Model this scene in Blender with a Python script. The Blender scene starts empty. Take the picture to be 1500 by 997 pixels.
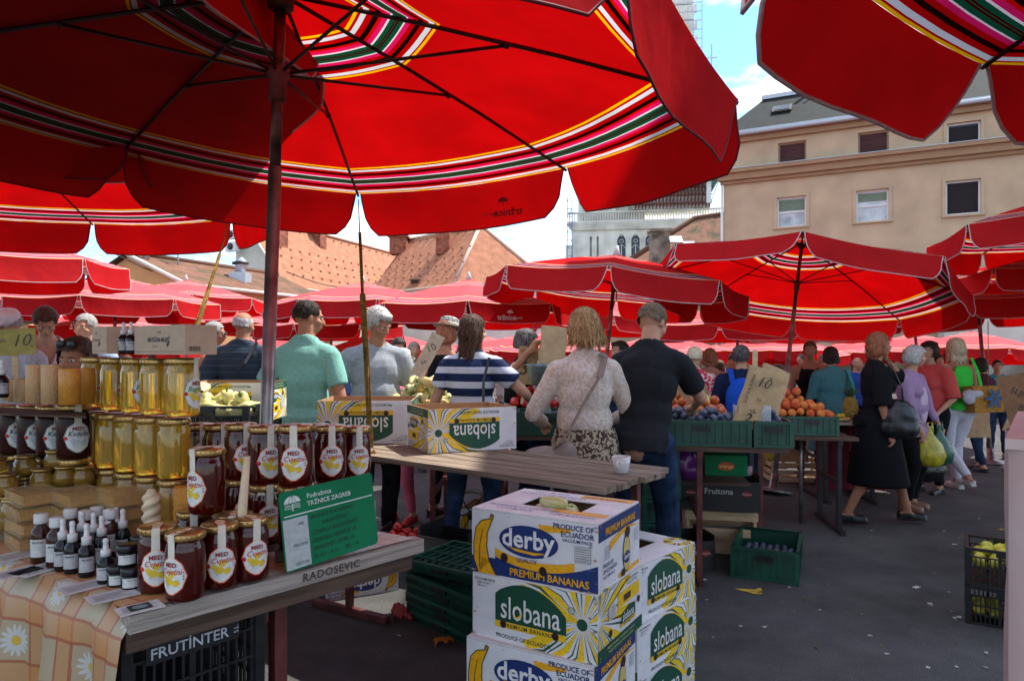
import bpy, bmesh, math, random
import numpy as np
from mathutils import Vector, Matrix, noise
S = bpy.context.scene
COL = S.collection
R = math.radians
PI = math.pi
rnd = random.Random(7)

# ------------------------------------------------------------------ camera, sky, sun, exposure
EYE = 1.5
cam = bpy.data.objects.new('camera', bpy.data.cameras.new('camera'))
COL.objects.link(cam); S.camera = cam
cam.location = (0, 0, EYE); cam.rotation_euler = (R(90), 0, 0)
cam.data.sensor_width = 36; cam.data.lens = 24.0
cam.data.shift_y = 16.5 / 1500
cam.data.clip_start = .05; cam.data.clip_end = 3000

TOSUN = Vector((.55, .35, 1.10)).normalized()
elev = math.asin(TOSUN.z); azim = math.atan2(TOSUN.x, TOSUN.y)
W = bpy.data.worlds.new("World"); S.world = W; W.use_nodes = True
nt = W.node_tree; N = nt.nodes; L = nt.links
bg = N['Background']; bg.inputs['Strength'].default_value = .15
sky = N.new('ShaderNodeTexSky'); sky.sky_type = 'NISHITA'; sky.sun_disc = False
sky.dust_density = .4; sky.sun_elevation = elev; sky.sun_rotation = azim
tc = N.new('ShaderNodeTexCoord'); mp = N.new('ShaderNodeMapping')
mp.inputs['Scale'].default_value = (1.0, 1.0, 2.6); mp.inputs['Location'].default_value = (.15, .1, .75); mp.inputs['Rotation'].default_value = (0, 0, R(24))
L.new(tc.outputs['Generated'], mp.inputs['Vector'])
n1 = N.new('ShaderNodeTexNoise'); n1.inputs['Scale'].default_value = 4.2; n1.inputs['Detail'].default_value = 8
n1.inputs['Roughness'].default_value = .62; L.new(mp.outputs[0], n1.inputs['Vector'])
cr = N.new('ShaderNodeValToRGB'); cr.color_ramp.elements[0].position = .44; cr.color_ramp.elements[1].position = .60
L.new(n1.outputs['Fac'], cr.inputs['Fac'])
mx = N.new('ShaderNodeMixRGB'); mx.inputs['Color2'].default_value = (4.3, 4.15, 3.9, 1)
L.new(cr.outputs['Color'], mx.inputs['Fac']); tint = N.new('ShaderNodeMixRGB'); tint.blend_type = 'MULTIPLY'; tint.inputs['Fac'].default_value = 1; tint.inputs['Color2'].default_value = (.45, .60, .74, 1); L.new(sky.outputs['Color'], tint.inputs['Color1']); L.new(tint.outputs['Color'], mx.inputs['Color1'])
L.new(mx.outputs['Color'], bg.inputs['Color'])
sl = bpy.data.lights.new('sun', 'SUN'); sl.energy = 2.6; sl.angle = R(.55); sl.color = (1, .955, .89)
so = bpy.data.objects.new('sun', sl); COL.objects.link(so); so.location = (0, 0, 30)
so.rotation_euler = (-TOSUN).to_track_quat('-Z', 'Y').to_euler()
S.view_settings.view_transform = 'Standard'; S.view_settings.look = 'None'
S.view_settings.exposure = 1.75; S.view_settings.gamma = 1.0
S.render.engine = 'CYCLES'
S.cycles.max_bounces = 7; S.cycles.diffuse_bounces = 3; S.cycles.glossy_bounces = 3
S.cycles.transmission_bounces = 6; S.cycles.transparent_max_bounces = 8
S.cycles.use_denoising = True; S.cycles.caustics_refractive = False; S.cycles.caustics_reflective = False

def at(px, py, d):
    """point seen at pixel (px, py) of the 1500 px photograph at distance d: used for measuring"""
    return Vector(((px - 750) / 1000 * d, d, EYE + (515 - py) / 1000 * d))

# ------------------------------------------------------------------ materials
MATS = {}
def srgb(c):
    if isinstance(c, str):
        c = [int(c[i:i + 2], 16) / 255 for i in (0, 2, 4)]
        return tuple((x / 12.92 if x < .04 else ((x + .055) / 1.055) ** 2.4) for x in c)
    return tuple(c)
def mat(name, col=(.5, .5, .5), rough=.6, metal=0, noise_amt=.12, nscale=30, bump=0, bscale=80, trans=0, sss=0, spec=.5, stretch=(1, 1, 1), alpha=1, coat=0, col2=None, coord='Object', detail=5):
    if name in MATS: return MATS[name]
    if rough >= .6: spec *= .25
    m = bpy.data.materials.new(name); m.use_nodes = True; MATS[name] = m
    n = m.node_tree.nodes; l = m.node_tree.links; p = n['Principled BSDF']
    col = srgb(col)
    p.inputs['Roughness'].default_value = rough; p.inputs['Metallic'].default_value = metal
    p.inputs['Specular IOR Level'].default_value = spec
    p.inputs['Transmission Weight'].default_value = trans
    p.inputs['Coat Weight'].default_value = coat
    p.inputs['Alpha'].default_value = alpha
    if sss: p.inputs['Subsurface Weight'].default_value = sss; p.inputs['Subsurface Radius'].default_value = (.02, .008, .004)
    t = n.new('ShaderNodeTexCoord'); mpp = n.new('ShaderNodeMapping'); mpp.inputs['Scale'].default_value = stretch
    l.new(t.outputs[coord], mpp.inputs['Vector'])
    nz = n.new('ShaderNodeTexNoise'); nz.inputs['Scale'].default_value = nscale; nz.inputs['Detail'].default_value = detail
    l.new(mpp.outputs[0], nz.inputs['Vector'])
    r = n.new('ShaderNodeValToRGB'); r.color_ramp.elements[0].position = .3; r.color_ramp.elements[1].position = .7
    if col2 is None:
        a = tuple(max(0, x * (1 - noise_amt * 1.6)) for x in col); b = tuple(min(1, x * (1 + noise_amt)) for x in col)
    else: a, b = col, srgb(col2)
    r.color_ramp.elements[0].color = (*a, 1); r.color_ramp.elements[1].color = (*b, 1)
    l.new(nz.outputs['Fac'], r.inputs['Fac']); l.new(r.outputs['Color'], p.inputs['Base Color'])
    if bump:
        nb = n.new('ShaderNodeTexNoise'); nb.inputs['Scale'].default_value = bscale; nb.inputs['Detail'].default_value = 4
        l.new(mpp.outputs[0], nb.inputs['Vector'])
        bp = n.new('ShaderNodeBump'); bp.inputs['Strength'].default_value = bump; bp.inputs['Distance'].default_value = .01
        l.new(nb.outputs['Fac'], bp.inputs['Height']); l.new(bp.outputs[0], p.inputs['Normal'])
    return m
def ink(hexcol):
    return mat('ink_' + hexcol, hexcol, .55, noise_amt=.10, nscale=60)

RED = (.60, .010, .013)
STR = [(0, 'F6C60A'), (.045, 'C40810'), (.085, 'DDDDDD'), (.15, 'C40810'), (.23, '2A0A0C'), (.30, 'D81A0A'), (.34, 'E0307A'), (.41, 'F0E0E0'), (.435, '0B6B50'),
       (.49, '5A0A12'), (.51, '0B6B50'), (.52, '5A0A12'), (.545, '0B6B50'), (.60, 'F0E0E0'), (.62, 'E0307A'), (.68, 'C40810'), (.74, '2A0A0C'), (.80, 'C40810'), (.87, 'DDDDDD'),
       (.935, 'C40810'), (.96, 'F6C60A')]
def fabric(name, striped=False, col=RED, trans=.5, pale_mix=0.0):
    if name in MATS: return MATS[name]
    m = bpy.data.materials.new(name); m.use_nodes = True; MATS[name] = m
    n = m.node_tree.nodes; l = m.node_tree.links; n.clear()
    out = n.new('ShaderNodeOutputMaterial'); d = n.new('ShaderNodeBsdfDiffuse'); tr = n.new('ShaderNodeBsdfTranslucent')
    g = n.new('ShaderNodeBsdfGlossy'); g.inputs['Roughness'].default_value = .62; g.inputs['Color'].default_value = (.9, .8, .8, 1)
    t = n.new('ShaderNodeTexCoord'); nz = n.new('ShaderNodeTexNoise'); nz.inputs['Scale'].default_value = 3.5; nz.inputs['Detail'].default_value = 6
    l.new(t.outputs['Object'], nz.inputs['Vector'])
    if striped:
        uv = n.new('ShaderNodeSeparateXYZ'); l.new(t.outputs['UV'], uv.inputs[0])
        r = n.new('ShaderNodeValToRGB'); r.color_ramp.interpolation = 'CONSTANT'
        e = r.color_ramp.elements
        while len(e) > 1: e.remove(e[-1])
        e[0].position = 0; e[0].color = (*srgb(STR[0][1]), 1)
        for p, c in STR[1:]:
            x = e.new(p); x.color = (*srgb(c), 1)
        l.new(uv.outputs[0], r.inputs['Fac']); src = r.outputs['Color']
    else:
        r = n.new('ShaderNodeRGB'); r.outputs[0].default_value = (*col, 1); src = r.outputs[0]
    mm = n.new('ShaderNodeMixRGB'); mm.blend_type = 'MULTIPLY'; mm.inputs['Fac'].default_value = .5
    rr = n.new('ShaderNodeValToRGB'); rr.color_ramp.elements[0].color = (.55, .55, .55, 1); rr.color_ramp.elements[0].position = .3
    rr.color_ramp.elements[1].position = .75
    l.new(nz.outputs['Fac'], rr.inputs['Fac']); l.new(src, mm.inputs['Color1']); l.new(rr.outputs['Color'], mm.inputs['Color2'])
    gm = n.new('ShaderNodeGamma'); gm.inputs['Gamma'].default_value = 1.45; l.new(mm.outputs[0], gm.inputs['Color']); l.new(gm.outputs[0], tr.inputs['Color'])
    mf = n.new('ShaderNodeMixRGB'); mf.inputs['Fac'].default_value = pale_mix; mf.inputs['Color2'].default_value = (.95, .30, .32, 1)
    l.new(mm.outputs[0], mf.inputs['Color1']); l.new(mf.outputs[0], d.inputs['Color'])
    wv = n.new('ShaderNodeTexNoise'); wv.inputs['Scale'].default_value = 6; bp = n.new('ShaderNodeBump'); bp.inputs['Strength'].default_value = .35; bp.inputs['Distance'].default_value = .03
    l.new(t.outputs['Object'], wv.inputs['Vector']); l.new(wv.outputs['Fac'], bp.inputs['Height'])
    for s in (d, g, tr): l.new(bp.outputs[0], s.inputs['Normal'])
    m1 = n.new('ShaderNodeMixShader'); m1.inputs[0].default_value = trans
    l.new(d.outputs[0], m1.inputs[1]); l.new(tr.outputs[0], m1.inputs[2])
    m2 = n.new('ShaderNodeMixShader'); m2.inputs[0].default_value = .004
    l.new(m1.outputs[0], m2.inputs[1]); l.new(g.outputs[0], m2.inputs[2]); l.new(m2.outputs[0], out.inputs[0])
    return m
M_RED = fabric('red_canvas', pale_mix=.02, trans=.40); M_STR = fabric('striped_canvas', True, pale_mix=.02, trans=.40)
M_RED2 = fabric('sunbleached_red_canvas', col=(.66, .035, .045), pale_mix=.30, trans=.30); M_STR2 = fabric('sunbleached_striped_canvas', True, pale_mix=.25, trans=.30)  # sunlit paleness mixed into the canopy colour; valances keep the plain red
M_PIPE = mat('pale_piping', (.50, .36, .35), .7)
M_DPIPE = mat('dark_piping', (.16, .03, .035), .7)
M_RIB = mat('dark_rib_metal', (.03, .012, .012), .45, .3)
M_POLE = mat('worn_pole_metal', (.13, .055, .045), .38, .75, noise_amt=.5, nscale=14)
M_GALV = mat('galvanised_pole', (.30, .27, .27), .36, .8, noise_amt=.35, nscale=10)
M_RUST = mat('oxide_red_steel', (.13, .030, .026), .55, .2, noise_amt=.35, nscale=12)
M_DSTEEL = mat('dark_steel', (.03, .027, .028), .5, .4, noise_amt=.3)
M_CARD = mat('brown_cardboard', (.38, .235, .125), .9, noise_amt=.18, nscale=9, bump=.15, bscale=60)
M_WHITE = mat('printed_white_card', (.74, .74, .75), .6, noise_amt=.06, nscale=12)
M_BLACK = mat('black_plastic', (.012, .013, .015), .38, noise_amt=.3)
M_GREEN = mat('green_crate_plastic', (.004, .065, .038), .38, noise_amt=.25, nscale=8, spec=.6)
M_SKIN = mat('skin', (.50, .27, .175), .6, noise_amt=.10, nscale=14, sss=.08)
M_SKIN2 = mat('tanned_skin', (.40, .185, .11), .6, noise_amt=.12, nscale=14, sss=.08)
M_EYEW = mat('eye_white', (.7, .68, .64), .2); M_IRIS = mat('iris', (.03, .02, .015), .15)
M_LIP = mat('lips', (.42, .12, .10), .5)

# ------------------------------------------------------------------ helpers
class MB:
    """collects shapes into one mesh"""
    def __init__(s): s.v = []; s.f = []; s.m = []; s.sm = []; s.uv = []
    def add(s, vs, fs, mi=0, smooth=False, M=None, uvs=None):
        o = len(s.v)
        for p in vs:
            p = Vector(p)
            s.v.append(M @ p if M is not None else p)
        for k, f in enumerate(fs):
            s.f.append([o + i for i in f]); s.m.append(mi); s.sm.append(smooth)
            s.uv.append([uvs[i] for i in f] if uvs else [(0, 0)] * len(f))
        return s
    def box(s, c, d, M=None, mi=0, taper=0):
        x, y, z = d[0] / 2, d[1] / 2, d[2] / 2; t = 1 - taper
        vs = [(c[0] + a * x * (t if e > 0 else 1), c[1] + b * y * (t if e > 0 else 1), c[2] + e * z) for e in (-1, 1) for a, b in ((-1, -1), (1, -1), (1, 1), (-1, 1))]
        fs = [(3, 2, 1, 0), (4, 5, 6, 7), (0, 1, 5, 4), (1, 2, 6, 5), (2, 3, 7, 6), (3, 0, 4, 7)]
        return s.add(vs, fs, mi, False, M)
    def tube(s, pts, r, n=6, mi=0, cap=True, smooth=True, M=None):
        pts = [Vector(p) for p in pts]; rs = r if hasattr(r, '__len__') else [r] * len(pts)
        vs = []; fs = []
        up = None
        for i, p in enumerate(pts):
            a = pts[max(0, i - 1)]; b = pts[min(len(pts) - 1, i + 1)]; t = (b - a)
            if t.length < 1e-9: t = Vector((0, 0, 1))
            t.normalize()
            if up is None: up = Vector((0, 0, 1)) if abs(t.z) < .9 else Vector((1, 0, 0))
            u = t.cross(up).normalized(); w = u.cross(t).normalized(); up = w
            for k in range(n):
                an = 2 * PI * k / n; vs.append(p + (u * math.cos(an) + w * math.sin(an)) * rs[i])
        for i in range(len(pts) - 1):
            for k in range(n):
                a = i * n + k; b = i * n + (k + 1) % n; fs.append((a, b, b + n, a + n))
        if cap:
            fs.append(tuple(reversed(range(n)))); fs.append(tuple(range((len(pts) - 1) * n, len(pts) * n)))
        return s.add(vs, fs, mi, smooth, M)
    def bar(s, a, b, w, h=None, mi=0, M=None):
        """rectangular bar from a to b"""
        a = Vector(a); b = Vector(b); h = h or w; t = (b - a).normalized()
        up = Vector((0, 0, 1)) if abs(t.z) < .95 else Vector((0, 1, 0))
        u = t.cross(up).normalized() * w / 2; q = u.cross(t).normalized() * h / 2
        vs = [p + x * u + y * q for p in (a, b) for x, y in ((-1, -1), (1, -1), (1, 1), (-1, 1))]
        fs = [(3, 2, 1, 0), (4, 5, 6, 7), (0, 1, 5, 4), (1, 2, 6, 5), (2, 3, 7, 6), (3, 0, 4, 7)]
        return s.add(vs, fs, mi, False, M)
    def lathe(s, prof, n=16, mi=0, c=(0, 0, 0), smooth=True, M=None):
        vs = []; fs = []
        for r, z in prof:
            for k in range(n):
                a = 2 * PI * k / n; vs.append((c[0] + r * math.cos(a), c[1] + r * math.sin(a), c[2] + z))
        for i in range(len(prof) - 1):
            for k in range(n):
                a = i * n + k; b = i * n + (k + 1) % n; fs.append((a, b, b + n, a + n))
        fs.append(tuple(reversed(range(n)))); fs.append(tuple(range((len(prof) - 1) * n, len(prof) * n)))
        return s.add(vs, fs, mi, smooth, M)
    def sphere(s, c, r, nu=10, nv=7, mi=0, M=None, smooth=True):
        r = r if hasattr(r, '__len__') else (r, r, r); vs = []; fs = []
        vs.append((c[0], c[1], c[2] - r[2]))
        for i in range(1, nv):
            ph = PI * i / nv
            for k in range(nu):
                a = 2 * PI * k / nu; vs.append((c[0] + r[0] * math.sin(ph) * math.cos(a), c[1] + r[1] * math.sin(ph) * math.sin(a), c[2] - r[2] * math.cos(ph)))
        vs.append((c[0], c[1], c[2] + r[2]))
        for k in range(nu):
            fs.append((0, 1 + (k + 1) % nu, 1 + k))
            e = 1 + (nv - 2) * nu; fs.append((len(vs) - 1, e + k, e + (k + 1) % nu))
        for i in range(nv - 2):
            for k in range(nu):
                a = 1 + i * nu + k; b = 1 + i * nu + (k + 1) % nu; fs.append((a, b, b + nu, a + nu))
        return s.add(vs, fs, mi, smooth, M)
    def cap(s, a, b, ra, rb=None, n=10, flat=False, sx=1.0):
        """capsule (flat=False) or frustum between a and b"""
        rb = rb or ra; a = Vector(a); b = Vector(b); t = (b - a); ln = t.length; t.normalize()
        up = Vector((0, 1, 0)) if abs(t.y) < .9 else Vector((0, 0, 1))
        u = t.cross(up).normalized(); w = u.cross(t).normalized(); rings = []
        if flat: rings = [(a, ra), (b, rb)]
        else:
            rings = [(a - t * ra * .94, ra * .34), (a - t * ra * .7, ra * .71), (a, ra), (b, rb), (b + t * rb * .7, rb * .71), (b + t * rb * .94, rb * .34)]
        vs = []; fs = []
        for p, r in rings:
            for k in range(n):
                an = 2 * PI * k / n; vs.append(p + u * math.cos(an) * r * sx + w * math.sin(an) * r)
        for i in range(len(rings) - 1):
            for k in range(n):
                x = i * n + k; y = i * n + (k + 1) % n; fs.append((x, y, y + n, x + n))
        fs.append(tuple(reversed(range(n)))); fs.append(tuple(range((len(rings) - 1) * n, len(rings) * n)))
        return s.add(vs, fs)
    def mesh(s, name):
        me = bpy.data.meshes.new(name); me.from_pydata([tuple(v) for v in s.v], [], s.f)
        me.polygons.foreach_set('material_index', s.m); me.polygons.foreach_set('use_smooth', s.sm)
        if any(u != (0, 0) for q in s.uv for u in q):
            l = me.uv_layers.new(name='UVMap'); l.data.foreach_set('uv', [x for q in s.uv for u in q for x in u])
        me.update(); return me
    def build(s, name, m, parent=None, label=None):
        me = s.mesh(name)
        return put(name, me, m, parent, label)
def put(name, me, m=None, parent=None, label=None):
    if m is not None and len(me.materials) == 0:
        for x in (m if isinstance(m, (list, tuple)) else [m]): me.materials.append(x)
    o = bpy.data.objects.new(name, me); COL.objects.link(o)
    if parent is not None: o.parent = parent
    if label: o['label'] = label
    return o
def thing(name, label, cat, loc=(0, 0, 0), rz=0, group=None, rot=None):
    o = bpy.data.objects.new(name, None); COL.objects.link(o); o.empty_display_size = .1
    o.location = loc; o.rotation_euler = rot if rot is not None else (0, 0, rz)
    return tag(o, label, cat, group)
def tag(o, label, cat, group=None):
    o['label'] = label; o['category'] = cat
    if group: o['group'] = group
    return o
def struct(o): o['kind'] = 'structure'; return o
def stuff(o): o['kind'] = 'stuff'; return o
def dup(o, parent=None):
    c = o.copy(); COL.objects.link(c); c.parent = parent
    for ch in list(o.children): dup(ch, c)
    return c
def place(o, loc, rz=None, label=None, group=None, rot=None):
    o.location = loc
    if rz is not None: o.rotation_euler = (0, 0, rz)
    if rot is not None: o.rotation_euler = rot
    if label: o['label'] = label
    if group: o['group'] = group
    return o
def TR(x, y, z, rz=0, rx=0, ry=0, s=1):
    return Matrix.Translation((x, y, z)) @ Matrix.Rotation(rz, 4, 'Z') @ Matrix.Rotation(ry, 4, 'Y') @ Matrix.Rotation(rx, 4, 'X') @ Matrix.Scale(s, 4)
ORD = ['first', 'second', 'third', 'fourth', 'fifth', 'sixth', 'seventh', 'eighth', 'ninth', 'tenth', 'eleventh', 'twelfth', 'thirteenth', 'fourteenth', 'fifteenth', 'sixteenth']

# flat print: text, polygons on a plane
TXT = {}
def text_geo(s, bold=0.0, align='CENTER', shear=0, sp=1.0):
    k = (s, bold, align, shear, sp)
    if k not in TXT:
        c = bpy.data.curves.new('t', 'FONT'); c.body = s; c.size = 1; c.offset = bold; c.align_x = align; c.align_y = 'CENTER'; c.shear = shear
        c.resolution_u = 2; c.space_character = sp
        o = bpy.data.objects.new('t', c); COL.objects.link(o); me = o.to_mesh()
        TXT[k] = ([tuple(v.co) for v in me.vertices], [tuple(p.vertices) for p in me.polygons])
        o.to_mesh_clear(); bpy.data.objects.remove(o); bpy.data.curves.remove(c)
    return TXT[k]
class Print:
    """2D print in metres on a plane: origin o, axes ux, uy; layers each a hair above the other"""
    def __init__(s, o, ux, uy, flip=False, w=0, h=0, eps=.0007):
        s.o = Vector(o); s.ux = Vector(ux).normalized(); s.uy = Vector(uy).normalized(); s.n = s.ux.cross(s.uy); s.eps = eps
        if flip: s.o = s.o + s.ux * w + s.uy * h; s.ux = -s.ux; s.uy = -s.uy
        s.mb = MB(); s.cols = []; s.w = w; s.h = h
    def P(s, x, y, k):
        if s.w: x = min(max(x, 0), s.w); y = min(max(y, 0), s.h)
        return s.o + s.ux * x + s.uy * y + s.n * s.eps * (k + 1)
    def ci(s, c):
        if c not in s.cols: s.cols.append(c)
        return s.cols.index(c)
    def poly(s, pts, c, k=0): s.mb.add([s.P(x, y, k) for x, y in pts], [tuple(range(len(pts)))], s.ci(c)); return s
    def rect(s, x0, y0, x1, y1, c, k=0): return s.poly([(x0, y0), (x1, y0), (x1, y1), (x0, y1)], c, k)
    def ell(s, x, y, a, b, c, k=0, n=28, rot=0):
        return s.poly([(x + a * math.cos(t) * math.cos(rot) - b * math.sin(t) * math.sin(rot), y + a * math.cos(t) * math.sin(rot) + b * math.sin(t) * math.cos(rot)) for t in [2 * PI * i / n for i in range(n)]], c, k)
    def text(s, t, x, y, size, c, k=3, bold=.0, align='CENTER', rot=0, sx=1, shear=0, sp=1.0):
        v, f = text_geo(t, bold, align, shear, sp); cr, sr = math.cos(rot), math.sin(rot)
        s.mb.add([s.P(x + (p[0] * sx * cr - p[1] * sr) * size, y + (p[0] * sx * sr + p[1] * cr) * size, k) for p in v], f, s.ci(c)); return s
    def line(s, pts, w, c, k=2):
        for (a, b), (p, q) in zip(pts[:-1], pts[1:]):
            d = Vector((p - a, q - b)); ln = d.length
            if ln < 1e-6: continue
            nx, ny = -d.y / ln * w / 2, d.x / ln * w / 2
            s.poly([(a + nx, b + ny), (a - nx, b - ny), (p - nx, q - ny), (p + nx, q + ny)], c, k)
        return s
    def build(s, name, parent, label=None):
        return s.mb.build(name, [ink(c) for c in s.cols], parent, label)

# ------------------------------------------------------------------ ground
def asphalt():
    m = mat('asphalt', (.040, .039, .038), .82, noise_amt=.0, nscale=170, col2=(.172, .166, .160), bump=.6, bscale=260, detail=6)
    n = m.node_tree.nodes; l = m.node_tree.links; p = n['Principled BSDF']
    src = p.inputs['Base Color'].links[0].from_socket
    t = n.new('ShaderNodeTexCoord'); a = n.new('ShaderNodeTexNoise'); a.inputs['Scale'].default_value = 1.4; a.inputs['Detail'].default_value = 7; a.inputs['Roughness'].default_value = .7
    l.new(t.outputs['Object'], a.inputs['Vector'])
    r = n.new('ShaderNodeValToRGB'); r.color_ramp.elements[0].position = .32; r.color_ramp.elements[0].color = (.38, .38, .40, 1); r.color_ramp.elements[1].position = .66
    l.new(a.outputs['Fac'], r.inputs['Fac']); mm = n.new('ShaderNodeMixRGB'); mm.blend_type = 'MULTIPLY'; mm.inputs['Fac'].default_value = .85
    l.new(src, mm.inputs['Color1']); l.new(r.outputs['Color'], mm.inputs['Color2'])
    # pale worn spots
    v = n.new('ShaderNodeTexVoronoi'); v.inputs['Scale'].default_value = 3.1; l.new(t.outputs['Object'], v.inputs['Vector'])
    r2 = n.new('ShaderNodeValToRGB'); r2.color_ramp.elements[0].position = .02; r2.color_ramp.elements[0].color = (1, 1, 1, 1); r2.color_ramp.elements[1].position = .05; r2.color_ramp.elements[1].color = (0, 0, 0, 1)
    l.new(v.outputs['Distance'], r2.inputs['Fac']); m3 = n.new('ShaderNodeMixRGB'); m3.inputs['Color2'].default_value = (.16, .17, .17, 1)
    l.new(r2.outputs['Color'], m3.inputs['Fac']); l.new(mm.outputs[0], m3.inputs['Color1']); l.new(m3.outputs[0], p.inputs['Base Color'])
    return m
g = MB(); g.add([(-900, -60, 0), (900, -60, 0), (900, 1500, 0), (-900, 1500, 0)], [(0, 1, 2, 3)])
struct(g.build('ground', asphalt()))
def flat_patch(name, pts, z, m, label=None, cat=None):
    b = MB(); b.add([(x, y, z) for x, y in pts], [tuple(range(len(pts)))]); o = b.build(name, m)
    if cat: tag(o, label, cat)
    else: struct(o)
    return o
def gp(px, py): d = EYE / ((py - 515) / 1000); return ((px - 750) / 1000 * d, d)
Y_PAINT = mat('worn_yellow_paint', (.62, .42, .06), .7, noise_amt=.4, nscale=25)
flat_patch('painted_mark', [gp(1075, 862), gp(1112, 864), gp(1117, 870), gp(1108, 871)], .004, Y_PAINT)
flat_patch('painted_mark', [gp(1102, 866), gp(1114, 862), gp(1117, 866), gp(1106, 871)], .008, Y_PAINT)

M_PATCH = mat('asphalt_repair', (.028, .030, .034), .75, nscale=300, col2=(.075, .08, .088), bump=.5, bscale=400); M_STAIN = mat('dried_stain', (.068, .071, .075), .8, noise_amt=.3, nscale=9)
def blob_patch(name, px, py, w, d, z, m, seed, rough=.12, n=26):
    r_ = random.Random(seed); x, y = gp(px, py); flat_patch(name, [(x + w * math.cos(2 * PI * i / n) * (1 + r_.uniform(-rough, rough)), y + d * math.sin(2 * PI * i / n) * (1 + r_.uniform(-rough, rough))) for i in range(n)], z, m)
# ------------------------------------------------------------------ buildings
def tile_mat(name, col, dark, scale=3.3, dots=True, moss=0):
    if name in MATS: return MATS[name]
    m = mat(name, col, .85, noise_amt=.16, nscale=2.2, coord='UV')
    n = m.node_tree.nodes; l = m.node_tree.links; p = n['Principled BSDF']; src = p.inputs['Base Color'].links[0].from_socket
    t = n.new('ShaderNodeTexCoord'); b = n.new('ShaderNodeTexBrick'); b.inputs['Scale'].default_value = scale
    b.inputs['Color1'].default_value = (1, 1, 1, 1); b.inputs['Color2'].default_value = (.82, .82, .82, 1); b.inputs['Mortar'].default_value = (.45, .42, .42, 1)
    b.inputs['Mortar Size'].default_value = .03; b.inputs['Brick Width'].default_value = .6; b.inputs['Row Height'].default_value = .8
    l.new(t.outputs['UV'], b.inputs['Vector'])
    mm = n.new('ShaderNodeMixRGB'); mm.blend_type = 'MULTIPLY'; mm.inputs['Fac'].default_value = .6; l.new(src, mm.inputs['Color1']); l.new(b.outputs['Color'], mm.inputs['Color2'])
    o = mm.outputs[0]
    if moss:
        nz = n.new('ShaderNodeTexNoise'); nz.inputs['Scale'].default_value = .7; nz.inputs['Detail'].default_value = 8; nz.inputs['Roughness'].default_value = .75; l.new(t.outputs['UV'], nz.inputs['Vector'])
        r = n.new('ShaderNodeValToRGB'); r.color_ramp.elements[0].position = .48; r.color_ramp.elements[1].position = .62; l.new(nz.outputs['Fac'], r.inputs['Fac'])
        m3 = n.new('ShaderNodeMixRGB'); m3.inputs['Color2'].default_value = (.06, .06, .03, 1); l.new(r.outputs['Color'], m3.inputs['Fac']); l.new(o, m3.inputs['Color1']); o = m3.outputs[0]
    l.new(o, p.inputs['Base Color'])
    return m
T_RED = tile_mat('clay_tiles', (.40, .175, .10), None); T_BROWN = tile_mat('weathered_brown_tiles', (.20, .095, .06), None, moss=.2)
T_SLATE = tile_mat('grey_shingles', (.026, .030, .029), None, 2.6); T_MOSS = tile_mat('mossy_old_tiles', (.22, .11, .07), None, 3, moss=1)
M_STUCCO = mat('beige_stucco', (.47, .355, .235), .9, noise_amt=.10, nscale=.8, bump=.2, bscale=20)
M_CORN = mat('beige_cornice', (.32, .205, .12), .85, noise_amt=.06, nscale=2)
M_STONE = mat('pale_limestone', (.72, .70, .62), .9, noise_amt=.18, nscale=.55, bump=.3, bscale=3, detail=9)
M_DGLASS = mat('dark_window_glass', (.02, .025, .03), .12, noise_amt=.2)
M_LGLASS = mat('curtained_window_glass', (.42, .47, .50), .3, noise_amt=.25, nscale=2)
M_WFRAME = mat('white_window_frame', (.66, .66, .64), .5); M_ZINC = mat('zinc_flashing', (.42, .47, .52), .45, .4)
M_SHUT = mat('brown_roller_shutter', (.075, .03, .03), .6, noise_amt=.25, nscale=1, stretch=(1, 1, 20))
M_SHUTG = mat('green_roller_blind', (.16, .22, .16), .7); M_SHUTD = mat('black_roller_shutter', (.022, .018, .02), .6)
M_BRICK = mat('chimney_brick', (.30, .11, .07), .9, noise_amt=.35, nscale=5); M_OCHRE = mat('ochre_render', (.50, .29, .13), .9, noise_amt=.1, nscale=1)
M_CREAM = mat('cream_render', (.56, .54, .47), .9, noise_amt=.08, nscale=1)

def quad(mb, a, b, c, d, mi=0):
    a, b, c, d = map(Vector, (a, b, c, d)); w = (b - a).length; h = (d - a).length
    mb.add([a, b, c, d], [(0, 1, 2, 3)], mi, uvs=[(0, 0), (w, 0), (w, h), (0, h)])
def tri(mb, a, b, c, mi=0):
    a, b, c = map(Vector, (a, b, c)); u = (b - a).normalized(); v = (c - a); x = v.dot(u); y = (v - u * x).length
    mb.add([a, b, c], [(0, 1, 2)], mi, uvs=[(0, 0), ((b - a).length, 0), (x, y)])

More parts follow.
